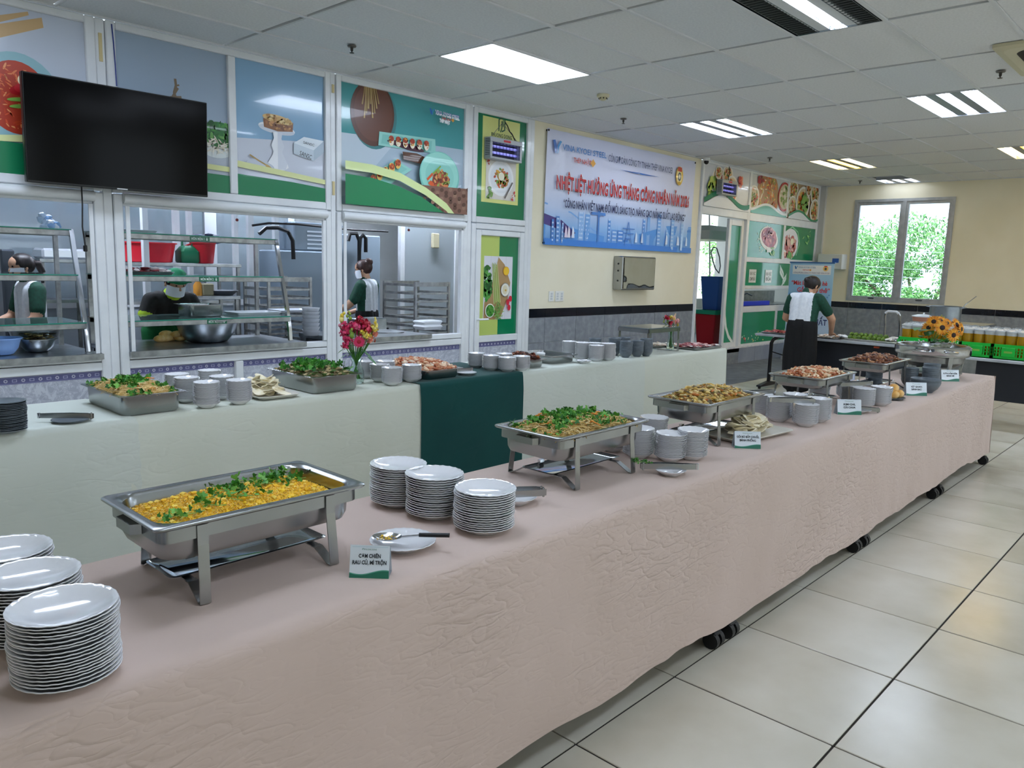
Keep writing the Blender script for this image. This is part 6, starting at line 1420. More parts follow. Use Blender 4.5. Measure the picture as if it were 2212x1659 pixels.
# pass-through table behind with tubs
def tabletop(px0, px1, py, y, d, lab, cat='table', legs=True):
    a, b = PY(px0, py, y), PY(px1, py, y); t = thing('kitchen_table', lab, cat, ((a.x+b.x)/2, y+d/2, 0)); h = (b.x-a.x)/2; z = (a.z+b.z)/2
    MB().box(-h, h, -d/2, d/2, z-.035, z, bev=.004).build('tabletop', KST, t)
    for sx in (-1, 1):
        for sy in (-1, 1): MB().box(sx*(h-.03)-.015, sx*(h-.03)+.015, sy*(d/2-.03)-.015, sy*(d/2-.03)+.015, 0, z-.035).build('leg', STEELD, t, 0)
    MB().box(-h+.02, h-.02, -d/2+.02, d/2-.02, z-.42, z-.39).build('under_shelf', KST, t, 0)
    return z
zt = tabletop(225, 522, 568, 8.0, .5, 'tall steel shelf table carrying red tubs behind the green-capped cook')
def tub(px, py, y, r0, r1, h, col, name, lab, cat, z=None, sx=1.0, extra=None):
    q = PY(px, py, y); t = thing(name, lab, cat, (q.x, q.y, z if z is not None else q.z)); m = M(col, .35)
    MB().lathe([(r0*.96, 0), (r0, .006), (r1, h-.012), (r1+.012, h-.012), (r1+.012, h), (r1-.003, h), (r0-.004, .008), (.001, .008)], 28, m, Matrix.Scale(sx, 4, (1, 0, 0)), cap0=True).build('tub_wall', None, t, 40)
    return t
tub(318, 567, 8.22, .165, .19, .2, '#dc2838', 'red_tub', 'long red plastic tub on the tall shelf table', 'tub', zt, 1.5)
MB().box(PY(306, 500, 7.75).x, PY(318, 500, 7.75).x, 7.72, 7.78, 0, 3.0).build('screen_post', WHITEAL, kg, 0)
t = tub(440, 568, 8.2, .1, .125, .22, '#b3202a', 'red_bucket', 'red bucket with a dark cloth hung over it', 'bucket', zt); MB().tube([(-.13, 0, .2), (-.19, 0, .18), (-.19, 0, .1), (-.13, 0, .08)], .012, 8, M('#b3202a', .35)).build('handle', None, t)
q = PY(448, 528, 8.2); mb = MB(); 
for k in range(26): mb.ico((RG.uniform(-.12, .14), RG.uniform(-.08, .08), RG.uniform(-.03, .05)), RG.uniform(.03, .05), RG.choice([C('#2c3550'), C('#3a4468'), C('#262c44')]), 1, (1.3, 1, .6), .2)
tag(mb.build('cloth_bundle', None, None, 45, (q.x, q.y-.0, zt+.25)), 'dark blue cloth bundle on the red bucket', 'cloth')
t = thing('green_jug', 'square green plastic jug with a handle on the tall shelf table', 'jug', (PY(405, 566, 8.2).x, 8.2, zt)); gm = M('#1d6a48', .4)
MB().loft([rrect(.09, .08, .03, 0), rrect(.1, .09, .03, .02), rrect(.1, .09, .03, .12), rrect(.07, .05, .03, .17), rrect(.05, .04, .02, .18)], gm, cap0=True, cap1=True).build('jug_body', None, t, 40); MB().tube([(-.05, 0, .17), (-.05, 0, .23), (.05, 0, .23), (.05, 0, .17)], .014, 8, gm).build('handle', None, t)
# foil trays and meat on glass shelves
def shelf_tray(px, y, z, hx, hy, lab, mlab=None, cols=None, n=40, mat=None):
    q = PY(px, 600, y); t = thing('shelf_tray', lab, 'tray', (q.x, y, z)); MB().loft([rrect(hx-.02, hy-.02, .02, 0), rrect(hx, hy, .03, .022), rrect(hx-.004, hy-.004, .03, .024), rrect(hx-.024, hy-.024, .02, .006)], mat or STEEL, cap0=True, cap1=True).build('tray_plate', None, t, 40)
    if cols:
        mb = MB(); ms = [C(c, .4) for c in cols]
        for k in range(n): mb.ico((RG.uniform(-1, 1)*(hx-.04), RG.uniform(-1, 1)*(hy-.04), .02+RG.uniform(0, .03)), .03*RG.uniform(.6, 1.1), RG.choice(ms), 1, (1.3, .9, .5), .25)
        tag(mb.build('tray_food', None, None, 45, (q.x, y, z)), mlab, 'food', kind='stuff')
shelf_tray(280, 6.6, 1.695, .2, .12, 'foil-lined tray on the top glass shelf', mat=M('#dfe3e6', .3, .5))
shelf_tray(302, 6.55, 1.365, .24, .13, 'steel tray of raw meat on the middle glass shelf', 'raw red and white meat slices on the middle glass shelf', ['#8c2c34', '#b5545c', '#e9dcdc', '#6e2028'], 60)
shelf_tray(545, 6.52, 1.02, .22, .14, 'flat white tray on the lower glass shelf', mat=M('#e4e8ee', .3)); shelf_tray(628, 6.95, 1.0, .2, .14, 'white tray on the rack behind the curved post', mat=M('#dfe5ec', .3))
q = PY(435, 672, 6.45); t = gnpan('hatch_pan', q.x-.17, q.x+.17, 6.32, 6.62, 1.02, .1, 'deep steel pan on the lower glass shelf above the big bowl')
# steel bowls on the counters
def sbowl(px, y, R, h, lab, z=.80, mat=KST, name='steel_bowl', cat='bowl', px2=None):
    q = PY(px, 700, y); t = thing(name, lab, cat, (q.x, y, z)); MB().lathe([(R*.42, 0), (R*.62, .008), (R*.85, h*.4), (R*.97, h*.85), (R, h), (R+.012, h), (R+.012, h-.006), (R+.004, h-.004), (R-.003, h), (R*.95, h*.8), (R*.8, h*.35), (.001, .008)], 40, mat, cap0=True).build('bowl_wall', None, t, 50); return t
sbowl(447, 6.44, .262, .205, 'huge round steel bowl on the hatch counter')
sbowl(73, 6.68, .17, .14, 'wide steel bowl behind the mushrooms in the first hatch'); t = sbowl(78, 6.36, .12, .1, 'steel bowl of dark mushrooms in the first hatch')
mb = MB()
for k in range(80): mb.ico((RG.gauss(0, .038), RG.gauss(0, .038), .085+RG.uniform(0, .05)), RG.uniform(.012, .022), RG.choice([C('#3a2f1e'), C('#6a5a36'), C('#2a2218'), C('#8a7a4c')]), 1, (1.3, 1, .4), .3)
tag(mb.build('mushroom_heap', None, None, 45, t.location.copy()), 'dark wood-ear mushrooms heaped in the steel bowl', 'food', kind='stuff')
sbowl(-2, 6.3, .125, .12, 'pale blue plastic basin in the first hatch', mat=M('#8fb4ee', .35), name='blue_basin', cat='basin')
for k, (px, dz) in enumerate(((355, .03), (372, .028), (388, .03), (362, .06), (380, .058), (398, .06), (345, .028))):
    q = PY(px, 715, 6.62); tag(MB().ico((0, 0, 0), .045, bm_, 2, (1.4, .9, .7)).build('bread_bun', None, None, 60, (q.x, 6.6+.05*(k % 2), .80+dz)), 'golden bun in the pile beside the huge steel bowl', 'bread', 'buns on the hatch counter')
# stack of white containers and boxes
qx = PY(672, 700, 6.5).x; BOXM = plate_mesh('container', .085, .05, .7, .003, M('#bfc3c9', .4), 1, 30, 0)
stack(BOXM, 'food_container', 'container', qx, 6.5, .80, 7, .036, 'round grey-white container', 'stack at the hatch end')
q = PY(950, 712, 6.3); 
for k in range(2): tag(MB().loft([rrect(.12, .08, .02, 0), rrect(.14, .1, .02, .035), rrect(.13, .09, .02, .05), rrect(.05, .04, .02, .055)], M('#e6e9ea', .4), cap0=True, cap1=True).build('foam_box', None, None, 40, (q.x, 6.5, .80+k*.05)), ('lower' if k == 0 else 'upper')+' white foam takeaway box at the rack foot', 'box', 'foam boxes in the hatch')
q = PY(840, 715, 6.4); t = thing('lid_stack', 'round steel lid lying on the counter behind the pink flowers', 'lid', (q.x, 6.42, .80)); MB().lathe([(.17, 0), (.17, .012), (.05, .03), (.001, .032)], 30, KST).build('lid_plate', None, t); MB().ico((0, 0, .04), .015, BLACK, 1).build('knob', None, t)
tag(MB().cbox((0, 0, .07), (.36, .2, .14), KST, bev=.008).build('steel_box', None, None, 30, (PY(815, 700, 6.45).x, 6.62, .80)), 'plain steel box on the counter behind the pink flowers', 'box')
# dishwasher / machine blocks with hoses in the back of the kitchen
GREYM = M('#7c8893', .45, .3, name='machine_grey')
def machine(px0, px1, py0, py1, y, d, lab, mat=GREYM, name='kitchen_machine', vents=0, z0=None):
    a, b = PY(px0, py0, y), PY(px1, py1, y); t = thing(name, lab, 'machine', ((a.x+b.x)/2, y+d/2, 0)); h = (b.x-a.x)/2; zb = b.z if z0 is None else z0
    MB().box(-h, h, -d/2, d/2, zb, a.z, bev=.015).build('casing', mat, t)
    for k in range(vents): MB().box(-h*.5, h*.6, -d/2-.004, -d/2, a.z-.12-k*.05, a.z-.1-k*.05).build('vent', M('#c3ccd4', .4), t, 0)
    return t
machine(635, 742, 478, 545, 8.4, .5, 'grey compressor box with vent slots high in the kitchen', vents=6)
machine(605, 700, 540, 700, 8.3, .5, 'large grey machine casing below the compressor', M('#8796a2', .5), z0=0); machine(735, 822, 505, 700, 8.3, .5, 'tall grey machine with thick black hoses', M('#8b99a4', .5), z0=0)
machine(0, 45, 538, 740, 8.2, .6, 'dark steel refrigerator with double doors behind the first hatch', M('#4a5058', .3, .7), 'refrigerator', z0=0)
for k, (l, yy) in enumerate((([(752, 520), (756, 505), (770, 505), (776, 520), (776, 570)], 8.2), ([(776, 545), (778, 515), (784, 508), (790, 515), (790, 545)], 8.2), ([(560, 505), (575, 492), (600, 492), (622, 500), (632, 520), (634, 560)], 8.2))):
    tag(MB().tube([PY(*a, yy) for a in l], .024, 8, BLACK).build('hose', None, None), ['tall thick black hose dropping behind the bun-haired worker', 'small black hose loop on the tall grey machine', 'thick black hose beside the vented compressor'][k], 'hose')
tag(MB().tube([PY(*a, 8.1) for a in ((545, 487), (580, 482), (640, 484), (700, 490), (760, 496), (838, 500))], .014, 6, BLACK).build('cable_run', None, None), 'thin black cable running above the grey machines', 'cable')
q = PY(940, 520, 8.15); tag(MB().cbox((0, 0, 0), (.12, .05, .2), M('#c9c0a0', .5), bev=.01).build('switch_box', None, None, 30, (q.x, 8.15, q.z)), 'small beige switch box on the frosted screen frame', 'switch box')
for px, yy, lab in ((512, 6.14, 'red knob pull hanging in the hatch with the cook'), (883, 6.14, 'red knob pull hanging in the hatch behind the pink flowers')):
    q = PY(px, 475 if px == 512 else 497, yy); t = thing('pull_knob', lab, 'pull knob', (q.x, q.y, q.z)); MB().ico((0, 0, 0), .013, M('#7a2a2a', .4), 2).build('knob', None, t); MB().tube([(0, 0, .01), (0, 0, 1.875-q.z)], .0015, 5, M('#c9c9c9', .5)).build('string', None, t)
# low table with bottles behind the cook
zt2 = tabletop(400, 520, 640, 7.45, .4, 'small steel table with a sauce bottle behind the cook')
t = thing('sauce_bottle', 'amber sauce bottle on the small kitchen table', 'bottle', (PY(430, 640, 7.6).x, 7.62, zt2)); MB().lathe([(.04, 0), (.045, .01), (.045, .1), (.02, .14), (.015, .17)], 18, M('#c98a34', .3), cap0=True, cap1=True).build('bottle_body', None, t); MB().lathe([(.018, .17), (.006, .21)], 12, M('#b8402a', .4), cap1=True).build('cap', None, t)
tag(MB().cbox((0, 0, .06), (.12, .1, .12), M('#8a8266', .5), bev=.01).build('spice_tin', None, None, 30, (PY(448, 640, 7.6).x, 7.62, zt2)), 'olive spice tin beside the sauce bottle', 'tin')
tag(MB().lathe([(.1, 0), (.16, .05), (.155, .05), (.09, .006), (.001, .006)], 24, M('#4a4f55', .4), cap0=True).build('dark_wok', None, None, 40, (PY(485, 640, 7.6).x, 7.65, zt2)), 'dark shallow wok on the small kitchen table', 'wok')
# foil and plastic on the kitchen back shelf (first hatch)
zt3 = tabletop(85, 200, 560, 8.3, .4, 'steel back shelf seen through the first hatch')
tag(MB().cbox((0, 0, .05), (.5, .3, .1), M('#d9dee3', .25, .6), bev=.02).build('foil_parcel', None, None, 30, (PY(150, 560, 8.4).x, 8.5, zt3)), 'foil wrapped parcel on the back shelf', 'parcel')
mb = MB()
for k in range(24): mb.ico((RG.uniform(-.06, .06), RG.uniform(-.05, .05), RG.uniform(0, .1)), .03, RG.choice([C('#c3d6ea', .2), C('#8fb4dc', .2), C('#e2ebf2', .2)]), 1, (1, 1, 1), .35)
q = PY(190, 515, 6.62); tag(mb.build('plastic_bag', None, None, 45, (1.96, 6.66, 1.7)), 'crumpled blue plastic bag on the top glass shelf', 'bag')

# wash room things seen through the doorway
def bin_(px, py, y, z, w0, w1, h, col, lab, rim=None):
    q = PY(px, py, y); t = thing('rubbish_bin', lab, 'bin', (q.x, y, z)); MB().loft([rrect(w0, w0*.9, .03, 0), rrect(w1, w1*.9, .03, h), rrect(w1-.008, w1*.9-.008, .03, h), rrect(w0-.01, w0*.9-.01, .03, .02)], M(col, .4), cap0=True, cap1=True).build('bin_body', None, t, 40)
    if rim: MB().loft([rrect(w1+.02, w1*.9+.02, .04, h-.05), rrect(w1+.025, w1*.9+.025, .04, h+.02), rrect(w1-.01, w1*.9-.01, .04, h+.02)], M(rim, .4)).build('bin_rim', None, t, 40)
    return t
tag(MB().box(10.56, 15.1, WY+.13, 8.2, .0, .25).build('floor_wash', M('#aeb4ba', .5), None, 0), 'raised pale floor of the wash room', 'floor', kind='structure')
bin_(1532, 740, 6.6, .25, .17, .22, .6, '#b3202e', 'red plastic bin with a green rim in the doorway', '#1f9a7a'); bin_(1541, 670, 6.6, .872, .15, .2, .56, '#2f5fae', 'blue plastic bin stacked on the red bin in the doorway')
t = thing('wash_bench', 'steel bench with a shelf inside the doorway', 'bench', (PY(1512, 640, 6.7).x-.5, 6.9, .25)); MB().box(-.35, .3, -.25, .25, .78, .82).build('bench_top', KST, t, 0); MB().box(-.35, .3, -.25, .25, .3, .33).build('under_shelf', KST, t, 0)
for sx in (-.32, .27):
    for sy in (-.22, .22): MB().box(sx-.015, sx+.015, sy-.015, sy+.015, 0, .78).build('leg', STEELD, t, 0)
q = PY(1540, 505, 7.0); t = thing('vent_hood', 'white extractor hood over the wash bench', 'hood', (q.x-.15, 7.1, q.z)); MB().loft([rrect(.5, .4, .01, -.12), rrect(.5, .4, .01, .03), rrect(.35, .3, .01, .12)], M('#e9ecee', .4), cap0=True, cap1=True).build('hood_shell', None, t, 30)
t = thing('spray_hose', 'pre-rinse spray hose loop in the doorway', 'hose', (0, 0, 0)); MB().tube([PY(*a, 7.4) for a in ((1533, 640), (1533, 560), (1532, 450))], .014, 8, STEELD).build('riser_pipe', None, t); MB().tube([PY(*a, 7.4) for a in ((1536, 545), (1541, 534), (1548, 536), (1554, 555), (1556, 575), (1553, 590), (1545, 580), (1539, 560), (1536, 545))], .012, 8, M('#6a6f75', .4)).build('hose_loop', None, t)
# wash hatch: trough, taps, blue strip
t = thing('wash_trough', 'steel wash trough with taps behind the hatch opening', 'trough', (13.7, 6.5, .9)); MB().box(-1.1, 1.1, -.25, .3, 0, .06).build('trough_top', KST, t, 0); MB().box(-1.1, 1.1, .26, .3, .06, .28).build('splashback', KST, t, 0)
for x in (-.75, -.35):
    MB().tube([(x, .2, .06), (x, .2, .2), (x, .12, .24), (x, .02, .2)], .014, 8, CHROME).build('tap', None, t)
tag(MB().box(12.16, 13.3, WY+.05, WY+.11, .95, 1.03, bev=.01).build('blue_tray', M('#2338c8', .35), None, 30), 'long bright blue plastic tray in the wash hatch', 'tray')
# ================================================================ PEOPLE
SKIN = noisy('skin', ['#c99a7c', '#d3a688'], 6, 2, .5, sub=.0); SKIN2 = SKIN
HAIR = noisy('dark_hair', ['#120c0a', '#241814'], 60, 3, .45, stretch=(1, 1, .2)); HAIRB = noisy('brown_hair', ['#2e1712', '#4a2a20'], 60, 3, .45, stretch=(1, 1, .2))
def capsule(mb, p0, p1, r0, r1, n=14):
    p0, p1 = Vector(p0), Vector(p1); d = p1-p0; L = d.length; d = d.normalized() if L > 1e-6 else Vector((0, 0, 1)); pts_ = []; rr = []
    for k in range(5): a = pi/2*(1-k/4.0); pts_.append(p0-d*r0*sin(a)); rr.append(max(r0*cos(a), .0005))
    for k in range(1, 4): pts_.append(p0.lerp(p1, k/4)); rr.append(lerp(r0, r1, k/4))
    for k in range(5): a = pi/2*k/4.0; pts_.append(p1+d*r1*sin(a)); rr.append(max(r1*cos(a), .0005))
    mb.tube(pts_, rr, n, None, None, True)
def person(label, loc, rz, prims, mats, over=None, vox=.009, extra=None):
    t = thing('person', label, 'person', loc, rz)
    mb = MB()
    for pr in prims: capsule(mb, *pr[:4])
    me = bpy.data.meshes.new('raw'); me.from_pydata(mb.v, [], mb.f); o = bpy.data.objects.new('raw', me); COL.objects.link(o)
    m = o.modifiers.new('r', 'REMESH'); m.mode = 'VOXEL'; m.voxel_size = vox; sm = o.modifiers.new('s', 'SMOOTH'); sm.iterations = 5; sm.factor = .5
    dg = bpy.context.evaluated_depsgraph_get(); bm_e = bpy.data.meshes.new_from_object(o.evaluated_get(dg)); bpy.data.objects.remove(o)
    keys = list(mats); 
    for k in keys: bm_e.materials.append(mats[k])
    segs = [(Vector(p[0]), Vector(p[1]), p[2], p[3], p[4]) for p in prims]; idx = []
    for f in bm_e.polygons:
        c = f.center; best = 9e9; reg = keys[0]
        for a, b, r0, r1, rg in segs:
            d = b-a; L2 = d.length_squared; s = 0 if L2 < 1e-9 else max(0, min(1, (c-a).dot(d)/L2)); q = (c-(a+d*s)).length/lerp(r0, r1, s)
            if q < best: best = q; reg = rg
        if over: reg = over(c, reg)
        idx.append(keys.index(reg))
    bm_e.polygons.foreach_set('material_index', idx); bm_e.polygons.foreach_set('use_smooth', [True]*len(idx)); bm_e.update()
    bm_e.name = 'body'; b = bpy.data.objects.new('body', bm_e); COL.objects.link(b); b.parent = t
    return t
def hand(wrist, direction, palm_n, reg='skin', curl=.5, s=1.0):
    """palm plus five unequal bent fingers"""
    w = Vector(wrist); d = Vector(direction).normalized(); n = Vector(palm_n); n = (n-d*n.dot(d)).normalized(); sd = d.cross(n); out = []
    for k in (-1, 0, 1): out.append((w, w+d*.07*s+sd*.022*k*s, .021*s, .015*s, reg))
    for k, L in ((-1.5, .058), (-.5, .07), (.5, .066), (1.5, .05)):
        b = w+d*.078*s+sd*.0165*k*s; m1 = b+(d*cos(curl*.6)+n*sin(curl*.6))*L*.5*s; e = m1+(d*cos(curl*1.6)+n*sin(curl*1.6))*L*.5*s; out += [(b, m1, .0095*s, .0085*s, reg), (m1, e, .0085*s, .007*s, reg)]
    b = w+d*.025*s+sd*-.026*s; m1 = b+(d*.7-sd*.7+n*.2).normalized()*.035*s; e = m1+(d*.9-sd*.2+n*.3).normalized()*.03*s; out += [(b, m1, .012*s, .01*s, reg), (m1, e, .01*s, .008*s, reg)]
    return [tuple(map(tuple, (o[0], o[1])))+o[2:] for o in out]
def headset(c, fwd, s=1.0):
    """skull, jaw, nose, ears"""
    c = Vector(c); f = Vector(fwd).normalized(); up = Vector((0, 0, 1)); up = (up-f*up.dot(f)).normalized(); sd = up.cross(f)
    P_ = [(c-f*.018*s+up*.02*s, c+f*.02*s+up*.025*s, .083*s, .078*s, 'skin'), (c+f*.02*s-up*.04*s, c+f*.045*s-up*.07*s, .06*s, .04*s, 'skin'), (c+f*.088*s-up*.0*s, c+f*.104*s-up*.025*s, .010*s, .013*s, 'skin')]
    for q in (-1, 1): P_.append((c+sd*.082*q*s+up*.0*s, c+sd*.086*q*s-up*.03*s, .014*s, .010*s, 'skin'))
    return [(tuple(a), tuple(b), r0, r1, g) for a, b, r0, r1, g in P_]
def hair(t, c, fwd, mat, bun=None, tail=None, s=1.0, name='hair'):
    c = Vector(c); f = Vector(fwd).normalized(); up = Vector((0, 0, 1)); up = (up-f*up.dot(f)).normalized(); sd = up.cross(f); mb = MB(); n = 28; rings = []
    for i in range(13):
        ring = []
        for j in range(n):
            az = 2*pi*j/n; fr = cos(az); lim = (.5 if fr > .45 else (.68 if fr > .0 else .82)); th = lim*pi*i/12
            d = up*cos(th)+(f*cos(az)+sd*sin(az))*sin(th); k = .093*s*(1+.035*noise.noise((az*4, th*2, 1))); ring.append(tuple(c+up*.022*s+f*(-.004)+Vector((d.x*k, d.y*k, d.z*k))+(-f*.012*s if fr < 0 else Vector())))
        rings.append(ring)
    mb.loft(rings, mat)
    if bun: q = c+f*bun[0]+up*bun[1]; mb.ico(q, bun[2], mat, 3, (1, 1, .9), .04)
    if tail: mb.tube([c-f*.085+up*.02, c-f*.14+up*.01, c-f*.16-up*.06, c-f*.15-up*.16], [.03, .034, .028, .01], 10, mat)
    return mb.build(name, None, t, 60)
def face(t, c, fwd, mask=False, s=1.0):
    c = Vector(c); f = Vector(fwd).normalized(); up = Vector((0, 0, 1)); up = (up-f*up.dot(f)).normalized(); sd = up.cross(f)
    for q in (-1, 1): MB().ico(c+f*.083*s+sd*.03*q*s+up*.012*s, .010*s, M('#1a1210', .2), 2).build('eye', None, t)
    if not mask: MB().tube([c+f*.082*s+sd*-.022*s-up*.052*s, c+f*.09*s-up*.053*s, c+f*.082*s+sd*.022*s-up*.052*s], .005, 6, M('#a8544c', .5)).build('mouth', None, t)
    else:
        rows = []
        for i in range(7):
            z = lerp(-.002, -.098, i/6); row = []
            for j in range(13): a = lerp(-1.35, 1.35, j/12); R = .094*s*(1+.16*math.exp(-(a*1.6)**2)*sin(pi*(i+.6)/7.2)); row.append(tuple(c+f*cos(a)*R+sd*sin(a)*R*.92+up*z*s))
            rows.append(row)
        MB().loft(rows, M('#e8eef4', .6), closed=False).build('face_mask', None, t, 60)
WPOLO = noisy('white_knit', ['#d9dde2', '#e6e9ec'], 40, 3, .8); GPOLO = noisy('dark_green_knit', ['#0a3a2a', '#0e4a36'], 40, 3, .8); BLK = noisy('black_cloth', ['#050506', '#0a0a0c'], 30, 3, .85)
def polo(sh=.17, zt=1.22, lean=.05, zw=.9):
    return [((0, .07, zw), (lean, .09, zt-.03), .098, .09, 'white'), ((0, -.07, zw), (lean, -.09, zt-.03), .098, .09, 'white'), ((0, 0, zw), (lean, 0, zt), .105, .09, 'white'), ((lean, -sh+.02, zt+.01), (lean, sh-.02, zt+.01), .062, .062, 'white'), ((lean+.005, 0, zt+.03), (lean+.02, 0, zt+.085), .064, .056, 'green')]
# ---- server at the folding table, seen from behind
fw = (.78, -.42, -.38)
hc = (.115, -.035, 1.385)
prims = polo(.17, 1.225, .045, .93)
prims += [((.045, 0, 1.27), hc, .052, .05, 'skin')]+headset(hc, fw)
prims += [((0, .07, .9), (.0, .085, .55), .115, .12, 'black'), ((0, -.07, .9), (.0, -.085, .55), .115, .12, 'black'), ((0, 0, .92), (0, 0, .5), .115, .12, 'black'), ((0, .085, .55), (-.02, .08, .2), .12, .105, 'black'), ((0, -.085, .55), (-.02, -.08, .2), .12, .105, 'black'), ((0, 0, .5), (-.02, 0, .2), .12, .105, 'black')]
for q in (-1, 1): prims += [((-.02, .07*q, .2), (-.02, .07*q, .06), .05, .042, 'black'), ((-.03, .07*q, .04), (.12, .075*q, .03), .04, .032, 'black')]
re, rw = (.2, -.275, .99), (.415, -.2, .815); le, lw = (.1, .255, .98), (.31, .17, .86)
prims += [((.045, -.17, 1.22), (.135, -.24, 1.08), .066, .062, 'green'), ((.135, -.24, 1.08), re, .05, .045, 'skin'), (re, rw, .044, .028, 'skin'), ((.045, .17, 1.22), (.08, .225, 1.08), .066, .062, 'green'), ((.08, .225, 1.08), le, .05, .045, 'skin'), (le, lw, .044, .028, 'skin')]
prims += hand(rw, (.75, .25, -.35), (0, 0, -1)); prims += hand(lw, (.8, -.3, -.3), (0, 0, -1))
def ov(c, r):
    if r == 'white' and c.y < -.118-.02*(1.2-c.z): return 'green'
    if r in ('white', 'green') and c.z < .925: return 'black'
    return r
WO = person('server in white and dark green polo and long black skirt bending over the folding table', (9.28, 3.86, 0), radians(0), prims, {'skin': SKIN, 'white': WPOLO, 'green': GPOLO, 'black': BLK}, ov, .0085)
hair(WO, hc, fw, HAIR, (-.09, .03, .045)); face(WO, hc, fw)
# ---- kitchen worker from behind with a mask (behind the pink flowers)
q = PY(793, 600, 7.55); fw = (1, .25, -.2); hc = (.04, .01, 1.425)
prims = polo(.175, 1.24, .0, .92)+[((0, 0, 1.28), hc, .052, .05, 'skin')]+headset(hc, fw)
prims += [((0, .07, .9), (0, .085, .1), .11, .07, 'black'), ((0, -.07, .9), (0, -.085, .1), .11, .07, 'black'), ((0, 0, .9), (0, 0, .6), .11, .09, 'black')]
for s_ in (-1, 1): prims += [((-.03, .085*s_, .05), (.14, .09*s_, .04), .045, .035, 'black')]
le, lw = (.12, .27, 1.0), (.36, .16, .92); re, rw = (.06, -.25, .98), (.3, -.16, .9)
prims += [((0, .175, 1.23), (.05, .235, 1.08), .068, .062, 'green'), ((.05, .235, 1.08), le, .048, .044, 'skin'), (le, lw, .042, .028, 'skin'), ((0, -.175, 1.23), (.03, -.225, 1.08), .068, .062, 'green'), ((.03, -.225, 1.08), re, .048, .044, 'skin'), (re, rw, .042, .028, 'skin')]+hand(lw, (.9, -.2, -.1), (0, 0, -1), curl=.9)+hand(rw, (.9, .2, -.1), (0, 0, -1), curl=.9)
def ov2(c, r):
    if r == 'white' and abs(c.y) > .155: return 'green'
    if r in ('white', 'green') and c.z < .9: return 'black'
    return r
PB = person('kitchen worker with brown bun and mask standing in the hatch behind the pink flowers', (q.x, 7.55, 0), radians(118), prims, {'skin': SKIN, 'white': WPOLO, 'green': GPOLO, 'black': BLK}, ov2, .0095)
hair(PB, hc, fw, HAIRB, (-.075, .075, .05)); face(PB, hc, fw, True)
t = thing('ladle', 'dark ladle held by the worker behind the pink flowers', 'ladle', PY(752, 650, 7.75)); MB().tube([(0, 0, 0), (.1, -.03, .12)], .007, 6, DARKMET).build('handle', None, t); MB().ico((-.01, 0, -.02), .045, M('#3a2a18', .4), 2, (1, 1, .6)).build('bowl', None, t)
# ---- kitchen worker in profile (first hatch)
q = PY(62, 600, 7.7); fw = (1, .1, -.12); hc = (.05, 0, 1.39)
prims = polo(.17, 1.2, .0, .9)+[((0, 0, 1.25), hc, .052, .05, 'skin')]+headset(hc, fw)+[((0, .07, .88), (0, .085, .1), .11, .07, 'black'), ((0, -.07, .88), (0, -.085, .1), .11, .07, 'black'), ((0, 0, .88), (0, 0, .6), .11, .09, 'black')]
for s_ in (-1, 1): prims += [((-.03, .085*s_, .05), (.14, .09*s_, .04), .045, .035, 'black')]
le, lw = (.06, .25, .95), (.28, .18, .88); re, rw = (.06, -.25, .95), (.28, -.18, .88)
prims += [((0, .17, 1.19), (.03, .225, 1.03), .068, .062, 'green'), ((.03, .225, 1.03), le, .05, .046, 'skin'), (le, lw, .042, .028, 'skin'), ((0, -.17, 1.19), (.03, -.225, 1.03), .068, .062, 'green'), ((.03, -.225, 1.03), re, .05, .046, 'skin'), (re, rw, .042, .028, 'skin')]+hand(lw, (.9, -.2, -.1), (0, 0, -1))+hand(rw, (.9, .2, -.1), (0, 0, -1))
PA = person('kitchen worker with dark ponytail and mask in profile behind the first hatch', (q.x, 7.7, 0), radians(185), prims, {'skin': SKIN, 'white': WPOLO, 'green': GPOLO, 'black': BLK}, ov2, .0095)
hair(PA, hc, fw, HAIR, None, True); face(PA, hc, fw, True)
# ---- cook with green cap leaning over the counter
q = PY(352, 640, 7.12); fw = (.9, .0, -.38); hc = (.25, 0, 1.285)
BP = noisy('black_polo', ['#0c0d0c', '#151715'], 40, 3, .8); LIME = M('#a8c82a', .7, name='lime_trim'); APR = noisy('green_apron', ['#0f6a34', '#15793f'], 20, 3, .8); GLOVE = M('#dfe3e4', .3, name='clear_glove')
prims = [((0, .08, .85), (.14, .1, 1.12), .105, .095, 'black'), ((0, -.08, .85), (.14, -.1, 1.12), .105, .095, 'black'), ((0, 0, .85), (.14, 0, 1.14), .11, .1, 'black'), ((.15, -.16, 1.14), (.15, .16, 1.14), .065, .065, 'black'), ((.165, 0, 1.165), (.2, 0, 1.2), .083, .07, 'lime'), ((.17, 0, 1.18), hc, .054, .05, 'skin')]+headset(hc, fw)
prims += [((0, .08, .85), (0, .09, .1), .12, .07, 'apron'), ((0, -.08, .85), (0, -.09, .1), .12, .07, 'apron'), ((0, 0, .85), (0, 0, .5), .12, .1, 'apron')]
for s_ in (-1, 1):
    prims += [((-.03, .09*s_, .05), (.14, .09*s_, .04), .045, .035, 'black')]
    e, w = (.2, .26*s_, .95), (.36, .075*s_+.02, .98)
    prims += [((.15, .18*s_, 1.13), (.17, .235*s_, 1.01), .07, .064, 'black'), ((.171, .237*s_, 1.005), (.173, .24*s_, .99), .066, .062, 'lime'), ((.175, .243*s_, .985), e, .05, .046, 'skin'), (e, w, .043, .03, 'skin')]+hand(w, (.5, -.6*s_, -.2), (0, 0, -1), 'glove', .8)
def ov3(c, r):
    if r == 'black' and c.z < .93: return 'apron'
    return r
PC = person('cook in black polo, green cap, apron and mask leaning over the hatch counter', (q.x, 7.12, 0), radians(-88), prims, {'skin': SKIN, 'black': BP, 'lime': LIME, 'apron': APR, 'glove': GLOVE}, ov3, .0095)
hair(PC, hc, fw, HAIR); face(PC, hc, fw, True)
